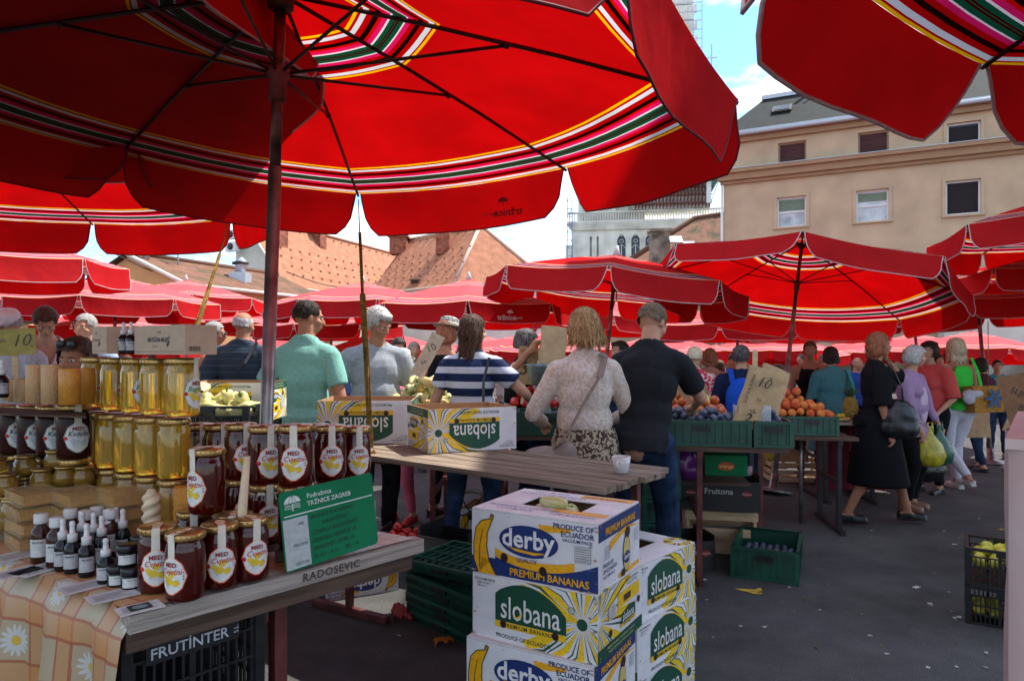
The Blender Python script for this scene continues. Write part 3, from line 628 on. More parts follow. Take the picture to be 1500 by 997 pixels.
def umbrella(label, c, n=(0, 0), phi=0, Rr=1.5, h=.35, group='red market parasols over the stalls', detail=2, drop=.24, swings={}, tipoff={}, slider=.03, pipe=None, pole_r=.024, pm=None, drops={}, canvas=None):
    c = Vector(c); nv = Vector((n[0], n[1], 1)).normalized(); Lz = c.z / nv.z; base = c - nv * Lz
    u = Vector((0, 1, 0)).cross(nv).normalized(); w = nv.cross(u)
    Mx = Matrix((u, w, nv)).transposed()
    t = thing('market_umbrella', label, 'umbrella', base, group=group, rot=Mx.to_euler())
    tips = []
    for k in range(8):
        a = phi + k * PI / 4; dr, dz = tipoff.get(k, (0, 0)); tips.append(Vector(((Rr + dr) * math.cos(a), (Rr + dr) * math.sin(a), Lz + dz)))
    mb = MB(); ns = 6 if detail else 4
    for k in range(8):
        for r in range(len(RINGS) - 1):
            st = RINGS[r] in (.16, .82)
            for i in range(ns):
                s0, s1 = i / ns, (i + 1) / ns
                P = [canopy_pt(tips, k, s, tt, Lz, h) for s, tt in ((s0, RINGS[r]), (s0, RINGS[r + 1]), (s1, RINGS[r + 1]), (s1, RINGS[r]))]
                mb.add(P, [(0, 1, 2, 3)], 1 if st else 0, True, uvs=[(.001, s0), (.999, s0), (.999, s1), (.001, s1)])
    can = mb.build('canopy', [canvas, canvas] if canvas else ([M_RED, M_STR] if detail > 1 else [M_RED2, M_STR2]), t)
    # weld so that panels shade smoothly inside and crease at ribs
    bm = bmesh.new(); bm.from_mesh(can.data); bmesh.ops.remove_doubles(bm, verts=bm.verts, dist=.0005); bm.to_mesh(can.data); bm.free()
    for k in range(8):
        sw = swings.get(k, rnd.uniform(-.05, .12))
        valance_mesh(tips, k, Lz, drops.get(k, drop), sw, RINGS, (pipe or (.005 if detail > 1 else .0045)) if detail else 0, 10 if detail else 5).build('valance', [M_RED, pm or M_PIPE], t)
    mb = MB()
    if detail: mb.tube([(0, 0, Lz * .86), (0, 0, Lz + h)], pole_r * .86, 12, 0); q = MB(); q.tube([(0, 0, 0), (0, 0, Lz * .88)], pole_r, 12, 0); q.lathe([(.2, 0), (.2, .03), (.05, .05), (.04, .2), (.03, .2)], 12); q.build('lower_pole', M_GALV, t)
    else: mb.tube([(0, 0, 0), (0, 0, Lz + h)], pole_r, 6, 0)
    mb.build('pole', M_POLE, t)
    mb = MB(); mb.lathe([(.02, Lz + h - .02), (.045, Lz + h), (.03, Lz + h + .05), (.012, Lz + h + .11)], 8); mb.build('finial', mat('pale_cap', (.45, .43, .42), .6), t)
    if detail:
        for k in range(8):
            T = tips[k]; P = [canopy_pt(tips, k, 0, x, Lz, h) - Vector((0, 0, .012)) for x in (.02, .3, .6, 1.0)]
            mb = MB(); mb.tube(P, .0075, 6); mb.build('rib', M_RIB, t)
            j = canopy_pt(tips, k, 0, .485, Lz, h) - Vector((0, 0, .02)); a = math.atan2(T.y, T.x); hp = Vector((.03 * math.cos(a), .03 * math.sin(a), Lz + slider))
            mb = MB(); mb.tube([hp, j], .006, 6); mb.sphere(j, .013, 6, 4); mb.build('strut', M_RIB, t)
        mb = MB(); mb.lathe([(.024, -.1), (.030, -.09), (.030, -.02), (.040, -.01), (.040, .012), (.024, .018)], 12, c=(0, 0, Lz + slider)); mb.build('slider', M_RUST, t)
        mb = MB(); mb.lathe([(.03, -.05), (.045, -.04), (.045, .0), (.03, .01)], 12, c=(0, 0, Lz + h - .02)); mb.build('crown', M_RIB, t)
    t['tipz'] = 0
    return t, tips, Lz, Mx
def logo(parent, tips, k, s0, Lz, inside, size=.2, off=.02):
    a = tips[k % 8]; b = tips[(k + 1) % 8]; u = (b - a).normalized(); out = ((a + b) / 2); out.z = 0; out.normalize()
    o = a.lerp(b, s0) + Vector((0, 0, -.215)) + out * (off if not inside else -.008)
    e = u if (Vector((0, 0, 1)).cross(out)).dot(u) > 0 else -u   # reading direction seen from outside
    if inside: pr = Print(o + e * size, -e, (0, 0, 1))
    else: pr = Print(o, e, (0, 0, 1))
    c = '7A0810' if inside else 'D8C8C8'; sg = -1 if inside else 1   # the print shows through mirrored
    def X(x): return x if not inside else size - x
    p = [(X(.5 * size + .15 * size * math.cos(PI * i / 12)), .075 + .13 * size * math.sin(PI * i / 12)) for i in range(13)]
    pr.poly(p if not inside else list(reversed(p)), c); pr.rect(X(.5 * size) - .0025, .055, X(.5 * size) + .0025, .08, c)
    v, f = text_geo('tržnice', .03); v2, f2 = text_geo('zagreb', 0)
    for (v, f), x0, sz in (((v, f), .34, .30), ((v2, f2), .86, .16)):
        pr.mb.add([pr.P(X(x0 * size + q[0] * sz * size), .018 + q[1] * sz * size, 1) for q in v], f if not inside else [tuple(reversed(x)) for x in f], pr.ci(c))
    pr.build('printed_logo', parent)

# main parasol over the honey stall
M1, tipsM, LzM, MxM = umbrella('largest red parasol with striped bands standing behind the honey jars', (-.80, 2.334, 2.422), (.034, 0), 2.402, 1.5, .312,
    tipoff={0: (.06, .02), 7: (.04, -.03), 6: (.10, .06), 5: (.10, .02), 4: (-.10, .0)}, swings={4: -.2, 5: .15, 6: 0.02, 7: .03, 0: .12}, drop=.235, pm=M_DPIPE, pole_r=.0225, pipe=.004)
logo(M1, tipsM, 6, .20, LzM, True, .19)
# behind it on the left
umbrella('red parasol with striped underside at the left edge behind the largest one', (-3.35, 4.32, 2.60), (.0, -.02), R(57), 1.78, .36, drop=.26, pm=M_DPIPE)
# out of frame, above: they shade the left half of the main canopy and the right one
umbrella('red parasol standing above and beyond the left edge of the picture', (-2.62, 2.40, 2.80), (0, 0), .2, 1.88, .36, detail=1, canvas=mat('dark_tarpaulin', (.05, .012, .014), .8))  # unseen; its canvas is made dark and opaque to darken the main canopy
def sun_blocker():  # added out of view only to keep sun off the ground and right parasols
    t = thing('shade_sail', 'large grey shade sail stretched high over the market on tall masts, above the picture', 'awning', (7.0, 5.5, 0))
    b = MB(); n = 12
    V = [(-2.9 + 5.7 * i / n, -4.1 + 8.0 * j / n, 9.5 - .25 * math.sin(PI * i / n) * math.sin(PI * j / n)) for i in range(n + 1) for j in range(n + 1)]
    b.add(V, [(i * (n + 1) + j, (i + 1) * (n + 1) + j, (i + 1) * (n + 1) + j + 1, i * (n + 1) + j + 1) for i in range(n) for j in range(n)], 0, True)
    b.build('canvas', mat('grey_canvas', (.30, .29, .27), .9), t)
    for x, y in ((2.8, -4.1), (2.8, 3.9)): p = MB(); p.tube([(x, y, 0), (x, y, 9.6)], .06, 8); p.build('mast', M_DSTEEL, t)
sun_blocker()
umbrella('dark shaded red parasol hanging into the top right corner', (1.86, .69, 2.4), (0.0, .0), R(105), 1.5, .33, swings={0: .38, 1: .25, 7: -.05}, drop=.24, drops={0: .25}, pipe=.006)
umbrella('tilted red parasol with striped underside over the plum stall', (3.18, 7.615, 2.245), (.175, .145), 1.181, 1.68, .50, pole_r=.023, swings={3: .3, 4: .1})
umbrella('red parasol with dark front valance behind the two shoppers in the middle', (1.165, 7.832, 2.249), (.099, .017), 2.179, 1.5, .362, swings={})
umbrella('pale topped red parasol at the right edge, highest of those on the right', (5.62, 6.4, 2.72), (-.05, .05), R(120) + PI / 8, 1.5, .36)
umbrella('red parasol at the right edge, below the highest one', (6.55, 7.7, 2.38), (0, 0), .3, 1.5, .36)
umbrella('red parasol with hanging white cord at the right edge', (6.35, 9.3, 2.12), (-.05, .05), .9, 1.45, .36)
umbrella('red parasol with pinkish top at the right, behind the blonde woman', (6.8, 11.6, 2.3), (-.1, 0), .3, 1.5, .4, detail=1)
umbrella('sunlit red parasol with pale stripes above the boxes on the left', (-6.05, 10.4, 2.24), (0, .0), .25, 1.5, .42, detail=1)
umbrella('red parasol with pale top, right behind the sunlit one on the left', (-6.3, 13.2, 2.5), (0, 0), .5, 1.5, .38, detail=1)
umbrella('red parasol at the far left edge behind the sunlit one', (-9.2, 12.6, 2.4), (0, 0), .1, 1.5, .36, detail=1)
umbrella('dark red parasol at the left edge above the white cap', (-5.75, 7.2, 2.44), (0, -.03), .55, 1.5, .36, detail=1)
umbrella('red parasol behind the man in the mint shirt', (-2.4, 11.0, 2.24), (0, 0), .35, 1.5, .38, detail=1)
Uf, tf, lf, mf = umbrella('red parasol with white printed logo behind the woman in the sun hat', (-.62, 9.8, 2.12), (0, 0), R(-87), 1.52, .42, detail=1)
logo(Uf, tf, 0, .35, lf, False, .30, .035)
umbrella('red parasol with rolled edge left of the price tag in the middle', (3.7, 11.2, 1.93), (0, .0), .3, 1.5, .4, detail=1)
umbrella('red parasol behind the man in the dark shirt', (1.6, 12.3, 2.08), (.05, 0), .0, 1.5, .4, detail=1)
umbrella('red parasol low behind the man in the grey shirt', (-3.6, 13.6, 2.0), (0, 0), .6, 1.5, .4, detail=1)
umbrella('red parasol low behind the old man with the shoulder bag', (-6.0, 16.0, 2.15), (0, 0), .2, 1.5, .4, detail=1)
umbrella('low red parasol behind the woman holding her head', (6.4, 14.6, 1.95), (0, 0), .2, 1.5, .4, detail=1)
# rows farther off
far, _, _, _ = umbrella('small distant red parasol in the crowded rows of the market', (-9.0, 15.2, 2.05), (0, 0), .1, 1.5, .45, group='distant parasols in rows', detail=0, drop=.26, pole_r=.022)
taken = [(-9, 15.2)]
for row, d in enumerate((15.5, 18, 20.5, 23, 26, 30, 34)):
    x = -.80 * d + (row % 2) * 1.5
    while x < .82 * d:
        X = x + rnd.uniform(-.4, .4); Y = d + rnd.uniform(-.5, .5)
        if not (abs(X + 9) < 1.8 and abs(Y - 15.2) < 2) and not (abs(X + 6) < 2 and Y < 17) and not (abs(X - 6.4) < 2 and Y < 16.5):
            if Y < 22 and (X > .55 * Y + 2): x += 3; continue
            if X < -10 and Y > 24: x += 3; continue
            c = dup(far); c.location = (X, Y, -.05 - .012 * (Y - 14) * 1.2 + rnd.uniform(-.08, .08) - .42); c.rotation_euler = (rnd.uniform(-.04, .04), rnd.uniform(-.05, .05), rnd.uniform(0, .78))
        x += rnd.uniform(2.9, 3.5)
# ------------------------------------------------------------------ people
def voxel(mb, vox, name, smooth=4, fold=0, fold_s=9, seed=0):
    me = mb.mesh(name); o = bpy.data.objects.new('tmp', me); COL.objects.link(o)
    m = o.modifiers.new('r', 'REMESH'); m.mode = 'VOXEL'; m.voxel_size = vox; m.use_smooth_shade = True
    if smooth: q = o.modifiers.new('s', 'SMOOTH'); q.factor = .5; q.iterations = smooth
    dg = bpy.context.evaluated_depsgraph_get(); out = bpy.data.meshes.new_from_object(o.evaluated_get(dg)); out.name = name
    bpy.data.objects.remove(o); bpy.data.meshes.remove(me)
    if fold:
        nv = len(out.vertices); co = np.empty(nv * 3); no = np.empty(nv * 3)
        out.vertices.foreach_get('co', co); out.vertices.foreach_get('normal', no); co = co.reshape(-1, 3); no = no.reshape(-1, 3)
        p = co + seed * 3.1
        f = np.sin(p[:, 0] * fold_s * 1.3 + p[:, 2] * fold_s * 2.1 + 2.5 * np.sin(p[:, 1] * fold_s * 1.7 + p[:, 2] * 5)) * .5 + np.sin(p[:, 2] * fold_s * 4.3 + 3 * np.sin(p[:, 0] * fold_s + 1) + p[:, 1] * fold_s * 2) * .35 + np.sin(p[:, 0] * fold_s * 5 - p[:, 2] * fold_s * 1.2 + 2 * np.sin(p[:, 2] * 11)) * .3
        co = co + no * (f * fold)[:, None]; out.vertices.foreach_set('co', co.ravel())
    out.polygons.foreach_set('use_smooth', [True] * len(out.polygons)); out.update()
    return out
def trim(me, test):
    bm = bmesh.new(); bm.from_mesh(me); bmesh.ops.delete(bm, geom=[v for v in bm.verts if test(v.co)], context='VERTS'); bm.to_mesh(me); bm.free()
def striped_cloth(name, a, b, period, duty=.5, axis=2, off=0):
    if name in MATS: return MATS[name]
    m = mat(name, a, .85); n = m.node_tree.nodes; l = m.node_tree.links; p = n['Principled BSDF']
    t = n.new('ShaderNodeTexCoord'); s = n.new('ShaderNodeSeparateXYZ'); l.new(t.outputs['Object'], s.inputs[0])
    ad = n.new('ShaderNodeMath'); ad.operation = 'ADD'; ad.inputs[1].default_value = off + 10 * period; l.new(s.outputs[axis], ad.inputs[0])
    dv = n.new('ShaderNodeMath'); dv.operation = 'DIVIDE'; dv.inputs[1].default_value = period; l.new(ad.outputs[0], dv.inputs[0])
    fr = n.new('ShaderNodeMath'); fr.operation = 'FRACT'; l.new(dv.outputs[0], fr.inputs[0])
    gt = n.new('ShaderNodeMath'); gt.operation = 'GREATER_THAN'; gt.inputs[1].default_value = duty; l.new(fr.outputs[0], gt.inputs[0])
    mx = n.new('ShaderNodeMixRGB'); mx.inputs['Color1'].default_value = (*srgb(a), 1); mx.inputs['Color2'].default_value = (*srgb(b), 1); l.new(gt.outputs[0], mx.inputs['Fac']); l.new(mx.outputs[0], p.inputs['Base Color'])
    return m
def blotch(name, a, b, scale=22, lo=.45, hi=.5, kind='noise'):
    if name in MATS: return MATS[name]
    m = mat(name, a, .85); n = m.node_tree.nodes; l = m.node_tree.links; p = n['Principled BSDF']; t = n.new('ShaderNodeTexCoord')
    if kind == 'noise':
        z = n.new('ShaderNodeTexNoise'); z.inputs['Scale'].default_value = scale; z.inputs['Distortion'].default_value = 1.2; o = z.outputs['Fac']
    else:
        z = n.new('ShaderNodeTexVoronoi'); z.feature = 'DISTANCE_TO_EDGE'; z.inputs['Scale'].default_value = scale; o = z.outputs['Distance']
        w = n.new('ShaderNodeTexNoise'); w.inputs['Scale'].default_value = scale * .6; l.new(t.outputs['Object'], w.inputs['Vector']); ad = n.new('ShaderNodeVectorMath'); ad.operation = 'MULTIPLY_ADD'; ad.inputs[1].default_value = (.05, .05, .05)
        l.new(w.outputs['Color'], ad.inputs[0]); l.new(t.outputs['Object'], ad.inputs[2]); l.new(ad.outputs[0], z.inputs['Vector'])
    if kind == 'noise': l.new(t.outputs['Object'], z.inputs['Vector'])
    r = n.new('ShaderNodeValToRGB'); r.color_ramp.elements[0].position = lo; r.color_ramp.elements[1].position = hi; r.color_ramp.elements[0].color = (*srgb(a), 1); r.color_ramp.elements[1].color = (*srgb(b), 1)
    l.new(o, r.inputs['Fac']); l.new(r.outputs['Color'], p.inputs['Base Color']); return m
def hairmat(name, col, col2): return mat('hair_' + name, col, .5, spec=.16, nscale=46, stretch=(2.2, 2.2, .22), col2=col2, bump=.5, bscale=120, detail=3)
HAIR = {'dark': hairmat('dark', (.012, .008, .006), (.045, .028, .02)), 'brown': hairmat('brown', (.035, .016, .009), (.12, .060, .034)), 'grey': hairmat('grey', (.18, .17, .16), (.42, .41, .39)),
        'white': hairmat('white', (.34, .32, .29), (.62, .60, .56)), 'blonde': hairmat('blonde', (.26, .13, .05), (.70, .46, .22)), 'platinum': hairmat('platinum', (.5, .40, .24), (.85, .76, .55)),
        'auburn': hairmat('auburn', (.16, .045, .022), (.38, .14, .07)), 'fair': hairmat('fair', (.10, .065, .04), (.27, .19, .12)), 'salt': hairmat('salt', (.02, .015, .013), (.16, .14, .13))}
def ik(S0, T, l1, l2, hint):
    d = T - S0; L_ = d.length; mx_ = (l1 + l2) * .995
    if L_ > mx_: T = S0 + d.normalized() * mx_; d = T - S0; L_ = mx_
    a = (l1 * l1 - l2 * l2 + L_ * L_) / (2 * L_); hgt = math.sqrt(max(1e-6, l1 * l1 - a * a)); u = d.normalized(); h_ = Vector(hint) - u * Vector(hint).dot(u)
    return S0 + u * a + h_.normalized() * hgt, T
def person(label, loc, yaw, h=1.72, sex='m', lean=0, head=(0, 0, 0), la=None, ra=None, feet=None, top=None, bottom=None, hair=('short', 'dark'), skin=None, shoes=(.02, .02, .02), vox=.014, build=1.0,
           sleeve=.5, hem=.92, neck=.0, group=None, hat=None, tank=False, skirt=None, glasses=None, elbow=None, look=True, girth=0, curl=True, twist=0, strands=0, vneck=None):
    """body height h, facing +Y before yaw; la/ra: hand targets in local metres; head=(pitch, yaw, roll)"""
    s = h / 1.75; fem = sex == 'f'; skin = skin or M_SKIN
    t = thing('person', label, 'person', (loc[0], loc[1], loc[2] if len(loc) > 2 else 0), yaw, group)
    sw = (.158 if fem else .180) * build; hw = (.100 if fem else .092) * build
    BM = Matrix.Translation((0, 0, .95)) @ Matrix.Rotation(twist, 4, 'Z') @ Matrix.Rotation(-lean, 4, 'X') @ Matrix.Translation((0, 0, -.95))
    def U(x, y, z): return (BM @ Vector((x, y, z))) * s
    def V(x, y, z): return Vector((x, y, z)) * s
    feet = feet or ((-.11, 0), (.11, .02))
    hips = [V(-hw, 0, .93), V(hw, 0, .93)]; ank = [V(feet[0][0], feet[0][1], .09 + (feet[0][2] if len(feet[0]) > 2 else 0)), V(feet[1][0], feet[1][1], .09 + (feet[1][2] if len(feet[1]) > 2 else 0))]
    knees = [ik(hips[i], ank[i], .44 * s, .42 * s, (0, 1, 0)) for i in (0, 1)]; ank = [k[1] for k in knees]; knees = [k[0] for k in knees]
    sh = [U(-sw, 0, 1.395), U(sw, 0, 1.395)]
    hands = []
    for i, T in enumerate((la, ra)):
        sg = -1 if i == 0 else 1
        T = Vector(T) * s if T is not None else Vector((sg * (sw + .07), .06, .80)) * s
        hint = (sg * .6, -1, -.2) if not elbow or elbow[i] is None else elbow[i]
        hands.append(ik(sh[i], T, .30 * s, .26 * s, hint))
    cb = 1 + girth
    def torso(mb, e=0, z0=.86, arms=0, noPelvis=False):
        def sp(x, y, z, rx, ry, rz):
            M = BM @ Matrix.Translation((x, y, z)); mb.sphere((0, 0, 0), ((rx + e), (ry + e), (rz + e)), 14, 10, M=Matrix.Scale(s, 4) @ M)
        if not noPelvis: sp(0, -.005, .94, .165 * build, .115 * cb, .13)
        sp(0, .01 + girth * .08, 1.10, (.128 if fem else .142) * build * cb, .098 * cb * 1.0, .15); sp(0, 0, 1.27, (.145 if fem else .168) * build, .108, .165); sp(0, -.015, 1.36, (.15 if fem else .175) * build, .085, .10)
        if fem:
            for sg in (-1, 1): sp(sg * .068, .075, 1.27, .062, .06, .06)
        mb.cap(U(-sw * .84, -.005, 1.398), U(0, -.01, 1.44), (.048 + e) * s, (.055 + e) * s); mb.cap(U(sw * .84, -.005, 1.398), U(0, -.01, 1.44), (.048 + e) * s, (.055 + e) * s)
        mb.cap(U(-sw * .62, -.018, 1.412), U(0, -.012, 1.505), (.036 + e) * s, (.046 + e * .6) * s); mb.cap(U(sw * .62, -.018, 1.412), U(0, -.012, 1.505), (.036 + e) * s, (.046 + e * .6) * s)
    b = MB(); torso(b)
    b.cap(U(0, -.01, 1.42), U(0, .012, 1.58), (.050 if fem else .058) * s)
    for i in (0, 1):
        b.cap(hips[i], knees[i], (.088 if skirt or not bottom else .075) * s * build, (.056 if skirt or not bottom else .045) * s); b.cap(knees[i], ank[i], (.053 if skirt or not bottom else .045) * s, .036 * s)
        c = knees[i].lerp(ank[i], .3)
        if skirt or not bottom: b.sphere((c.x, c.y - .018 * s, c.z), (.052 * s, .056 * s, .12 * s))
        f = ank[i]; b.cap((f.x, f.y - .04 * s, f.z - .045 * s), (f.x, f.y + .13 * s, f.z - .06 * s), .036 * s, .03 * s); b.cap(f, (f.x, f.y, f.z - .04 * s), .038 * s)
    hs = []
    for i in (0, 1):
        e_, w_ = hands[i]; b.cap(sh[i], e_, .047 * s * build, .038 * s); b.cap(e_, w_, .038 * s, .025 * s); b.sphere(sh[i], .056 * s * build)
        d = (w_ - e_).normalized(); up = Vector((0, 0, 1)) if abs(d.z) < .8 else Vector((0, 1, 0)); sd = d.cross(up).normalized(); nn = sd.cross(d)
        pc = w_ + d * .045 * s; b.cap(w_ - d * .01, w_ + d * .03 * s, .024 * s, .03 * s); b.sphere(pc, .034 * s)
        for k in range(4):   # four fingers of unequal length, two bends, and the thumb from the side of the palm
            o = pc + sd * (k - 1.5) * .019 * s + d * .025 * s; l1 = (.036, .042, .039, .030)[k] * s; bend = .5 + .12 * k if curl else .15
            m1 = o + (d * math.cos(bend) - nn * math.sin(bend)) * l1; m2 = m1 + (d * math.cos(bend * 2.1) - nn * math.sin(bend * 2.1)) * l1 * .8
            b.cap(o, m1, .0098 * s, .009 * s, 6); b.cap(m1, m2, .009 * s, .008 * s, 6)
        sg = 1 if i == 0 else -1; o = w_ + d * .02 * s + sd * sg * .022 * s; m1 = o + (d * .7 + sd * sg * .6 - nn * .3).normalized() * .035 * s; b.cap(o, m1, .012 * s, .0105 * s, 6); b.cap(m1, m1 + (d - nn * .4).normalized() * .028 * s, .0105 * s, .009 * s, 6)
    # head in its own frame: origin at skull centre
    HM = Matrix.Translation(U(0, .03, 1.64)) @ (BM.to_3x3().to_4x4()) @ Matrix.Rotation(head[1], 4, 'Z') @ Matrix.Rotation(-head[0], 4, 'X') @ Matrix.Rotation(head[2], 4, 'Y') @ Matrix.Scale(s * (1.0 if not fem else .95), 4)
    def hsp(mb, c, r, nu=14, nv=10, rx=0): mb.sphere((0, 0, 0), r, nu, nv, M=HM @ Matrix.Translation(c) @ Matrix.Rotation(rx, 4, 'X'))
    hsp(b, (0, -.012, .022), (.074, .092, .086)); hsp(b, (0, .022, -.022), (.060, .068, .078)); hsp(b, (0, .045, -.075), (.036, .036, .030)); hsp(b, (0, .03, -.05), (.052, .052, .05))
    b.cap(HM @ Vector((0, .086, .012)), HM @ Vector((0, .104, -.022)), .009 * s, .0135 * s, 8)
    for sg in (-1, 1):
        hsp(b, (sg * .073, -.002, -.012), (.010, .020, .030)); hsp(b, (sg * .030, .078, .020), (.022, .012, .008)); hsp(b, (sg * .040, .055, -.025), (.024, .026, .022))
        hsp(b, (sg * .010, .099, -.026), (.009, .010, .008))
    hsp(b, (0, .088, -.052), (.022, .010, .008)); hsp(b, (0, .083, -.062), (.018, .010, .008))
    body = put('body', voxel(b, vox * (.8 if vox < .013 else 1), 'body', 3), skin, t)
    if look:
        for sg in (-1, 1):
            e = MB(); hsp(e, (sg * .031, .0765, .004), (.0125, .010, .0085), 8, 6); hsp(e, (sg * .031, .084, .004), (.0055, .0045, .0055), 8, 6); n0 = 8 * 5 - 0
            nf = len(e.f) // 2; e.m = [0] * nf + [1] * (len(e.f) - nf); e.build('eye', [M_EYEW, M_IRIS], t)
        e = MB(); hsp(e, (0, .0965, -.054), (.019, .005, .0042), 10, 6); e.build('lips', M_LIP, t)
        e = MB()
        for sg in (-1, 1): e.cap(HM @ Vector((sg * .017, .088, .024)), HM @ Vector((sg * .046, .078, .022)), .0032 * s, .002 * s, 5)
        stuff(e.build('eyebrows', HAIR['dark' if hair[1] in ('dark', 'brown', 'salt') else 'fair'], t))
    # hair
    st, hc = hair; q = MB(); HI = HM.inverted()
    if st in ('short', 'buzz', 'crop', 'fringe'):
        k = {'short': .013, 'buzz': .006, 'crop': .019, 'fringe': .004}[st]
        hsp(q, (0, -.018, .026), (.075 + k, .090 + k, .084 + k)); hsp(q, (0, -.028, -.012), (.072 + k * .8, .076 + k * .7, .066))
        if st == 'crop': hsp(q, (.01, .045, .085), (.06, .045, .03)); 
        test = lambda v: (v.y > .058 - max(0, v.z - .03) * .2 and v.z < .062) or (v.z < (-.025 if st != 'crop' else -.05)) or (v.y > .012 and v.z < .012) or (st == 'fringe' and v.z > .055)
    elif st in ('bob', 'long', 'curly', 'updo', 'mid'):
        k = {'bob': .020, 'long': .020, 'curly': .028, 'updo': .014, 'mid': .024}[st]
        hsp(q, (0, -.016, .028), (.076 + k, .090 + k, .086 + k)); hsp(q, (0, -.035, -.02), (.078 + k, .072 + k, .085))
        if st in ('bob', 'mid', 'long'):
            ln = {'bob': .10, 'mid': .15, 'long': .25}[st]
            for x in (-.062, -.03, 0, .03, .062): q.cap(HM @ Vector((x, -.05 + abs(x) * .35, .0)), HM @ Vector((x * 1.12, -.055 + abs(x) * .4 - .02, -ln + abs(x) * .4)), .040 * s, (.030 if st != 'bob' else .036) * s)
            for sg in (-1, 1): q.cap(HM @ Vector((sg * .075, .005, .02)), HM @ Vector((sg * .085, .0, -ln * .72)), .026 * s, .022 * s)
        if st == 'updo': hsp(q, (0, -.10, .07), (.045, .045, .04))
        if st == 'curly':
            for j in range(46):
                a = rnd.uniform(0, 2 * PI); z = rnd.uniform(-.05, .11); rr = math.sqrt(max(0, 1 - ((z - .02) / .12) ** 2)) * .10
                hsp(q, (rr * math.cos(a) * .9, rr * math.sin(a) - .02, z), (.026, .026, .022), 7, 5)
        lo = {'bob': -.12, 'mid': -.18, 'long': -.3, 'curly': -.07, 'updo': -.06}[st]
        test = lambda v: (v.y > .050 and v.z < .060) or v.z < lo or (v.y > .028 and v.z < .03)
    if st != 'none':
        me = voxel(q, max(.0085, vox * .75), 'hair', 2, .0022, 60, rnd.random())
        me.transform(HI); trim(me, test)
        if strands:   # loose locks and strands lying on the hair so that its outline is not smooth
            bm = bmesh.new(); bm.from_mesh(me); fc = [f for f in bm.faces]; SB = MB(); MBX = Matrix.Identity(4)
            for _ in range(strands):
                f = rnd.choice(fc); p = f.calc_center_median(); nn = f.normal; L_ = rnd.uniform(.02, .06) * (1.6 if st in ('long', 'mid', 'bob') else .45 if st in ('short', 'buzz') else 1)
                fl = Vector((p.x, p.y + .01, p.z - .11)); dn = (Vector((p.x * .8, p.y * .8 - .02, -.12)) if st in ('long', 'mid', 'bob') else Vector((rnd.uniform(-.04, .04), -.05, -.08)))
                dn = (dn - nn * dn.dot(nn)); dn = dn.normalized() if dn.length > 1e-5 else Vector((0, 0, -1)); sd = dn.cross(nn) * rnd.uniform(.0012, .0026)
                p0 = p + nn * .001; L_ *= .45 if p.z > .055 else 1; p1 = p + dn * L_ * .5 + nn * rnd.uniform(.001, .004); p2 = p + dn * L_ + nn * rnd.uniform(-.004, .004) + sd * rnd.uniform(-3, 3)
                SB.add([p0 - sd, p0 + sd, p1 + sd * .8, p1 - sd * .8, p2], [(0, 1, 2, 3), (3, 2, 4)], 0, True)
            bm.free(); sm = SB.mesh('strands'); bm = bmesh.new(); bm.from_mesh(me); bm.from_mesh(sm); bm.to_mesh(me); bm.free()
            me.polygons.foreach_set('use_smooth', [True] * len(me.polygons))
        me.transform(HM); me.update(); put('hair', me, HAIR[hc], t)
    # clothes
    if top:
        b = MB(); torso(b, .018, noPelvis=hem > .97)
        if hem < .97: b.cap(U(0, 0, hem + .1), U(0, 0, hem - .05), .165 * s * build, .172 * s * build, 16, flat=True)
        if tank:
            pass
        else:
            for i in (0, 1):
                e_, w_ = hands[i]; b.sphere(sh[i], .060 * s * build)
                if sleeve <= .5: b.cap(sh[i], sh[i].lerp(e_, min(1, sleeve * 2)), .068 * s * build, .071 * s * build, 12, flat=True)
                else: b.cap(sh[i], e_, .064 * s * build, .053 * s, 12); b.cap(e_, e_.lerp(w_, (sleeve - .5) * 2), .047 * s, .038 * s, 12, flat=True)
        me = voxel(b, vox, 'shirt', 3, .0050, 7, rnd.random()); BI = BM.inverted(); S1 = 1 / s
        def tt(v):
            w = BI @ (v * S1); 
            if w.z < hem and abs(w.x) < .26: return True
            if w.z > 1.507 + neck + w.y * -.30: return True
            if tank: return (abs(w.x) > .125 - max(0, w.z - 1.36) * .45 and w.z > 1.27) or (w.z > 1.40 and (w.y > .0 or w.z > 1.44) and abs(w.x) < .075) or abs(w.x) > .2
            if vneck and w.y > .02 and abs(w.x) < (w.z - vneck) * .42: return True
            return False
        trim(me, tt); sh_ = put('tank_top' if tank else 'shirt', me, top, t)
        so_ = sh_.modifiers.new('solid', 'SOLIDIFY'); so_.thickness = .004; so_.offset = 0
    if bottom and not skirt:
        b = MB(); M = Matrix.Scale(s, 4) @ Matrix.Translation((0, -.005, .94)); b.sphere((0, 0, 0), (.168 * build, .118 * cb, .14), 14, 10, M=M)
        for i in (0, 1):
            b.cap(hips[i], knees[i], .101 * s * build, .070 * s, 12); k = .96; b.cap(knees[i], knees[i].lerp(ank[i], k), .070 * s, .055 * s if not fem else .05 * s, 12, flat=True); b.sphere(knees[i], .069 * s)
        me = voxel(b, vox, 'trousers', 3, .005, 9, rnd.random()); trim(me, lambda v: v.z > 1.03 * s); o = put('trousers', me, bottom, t)
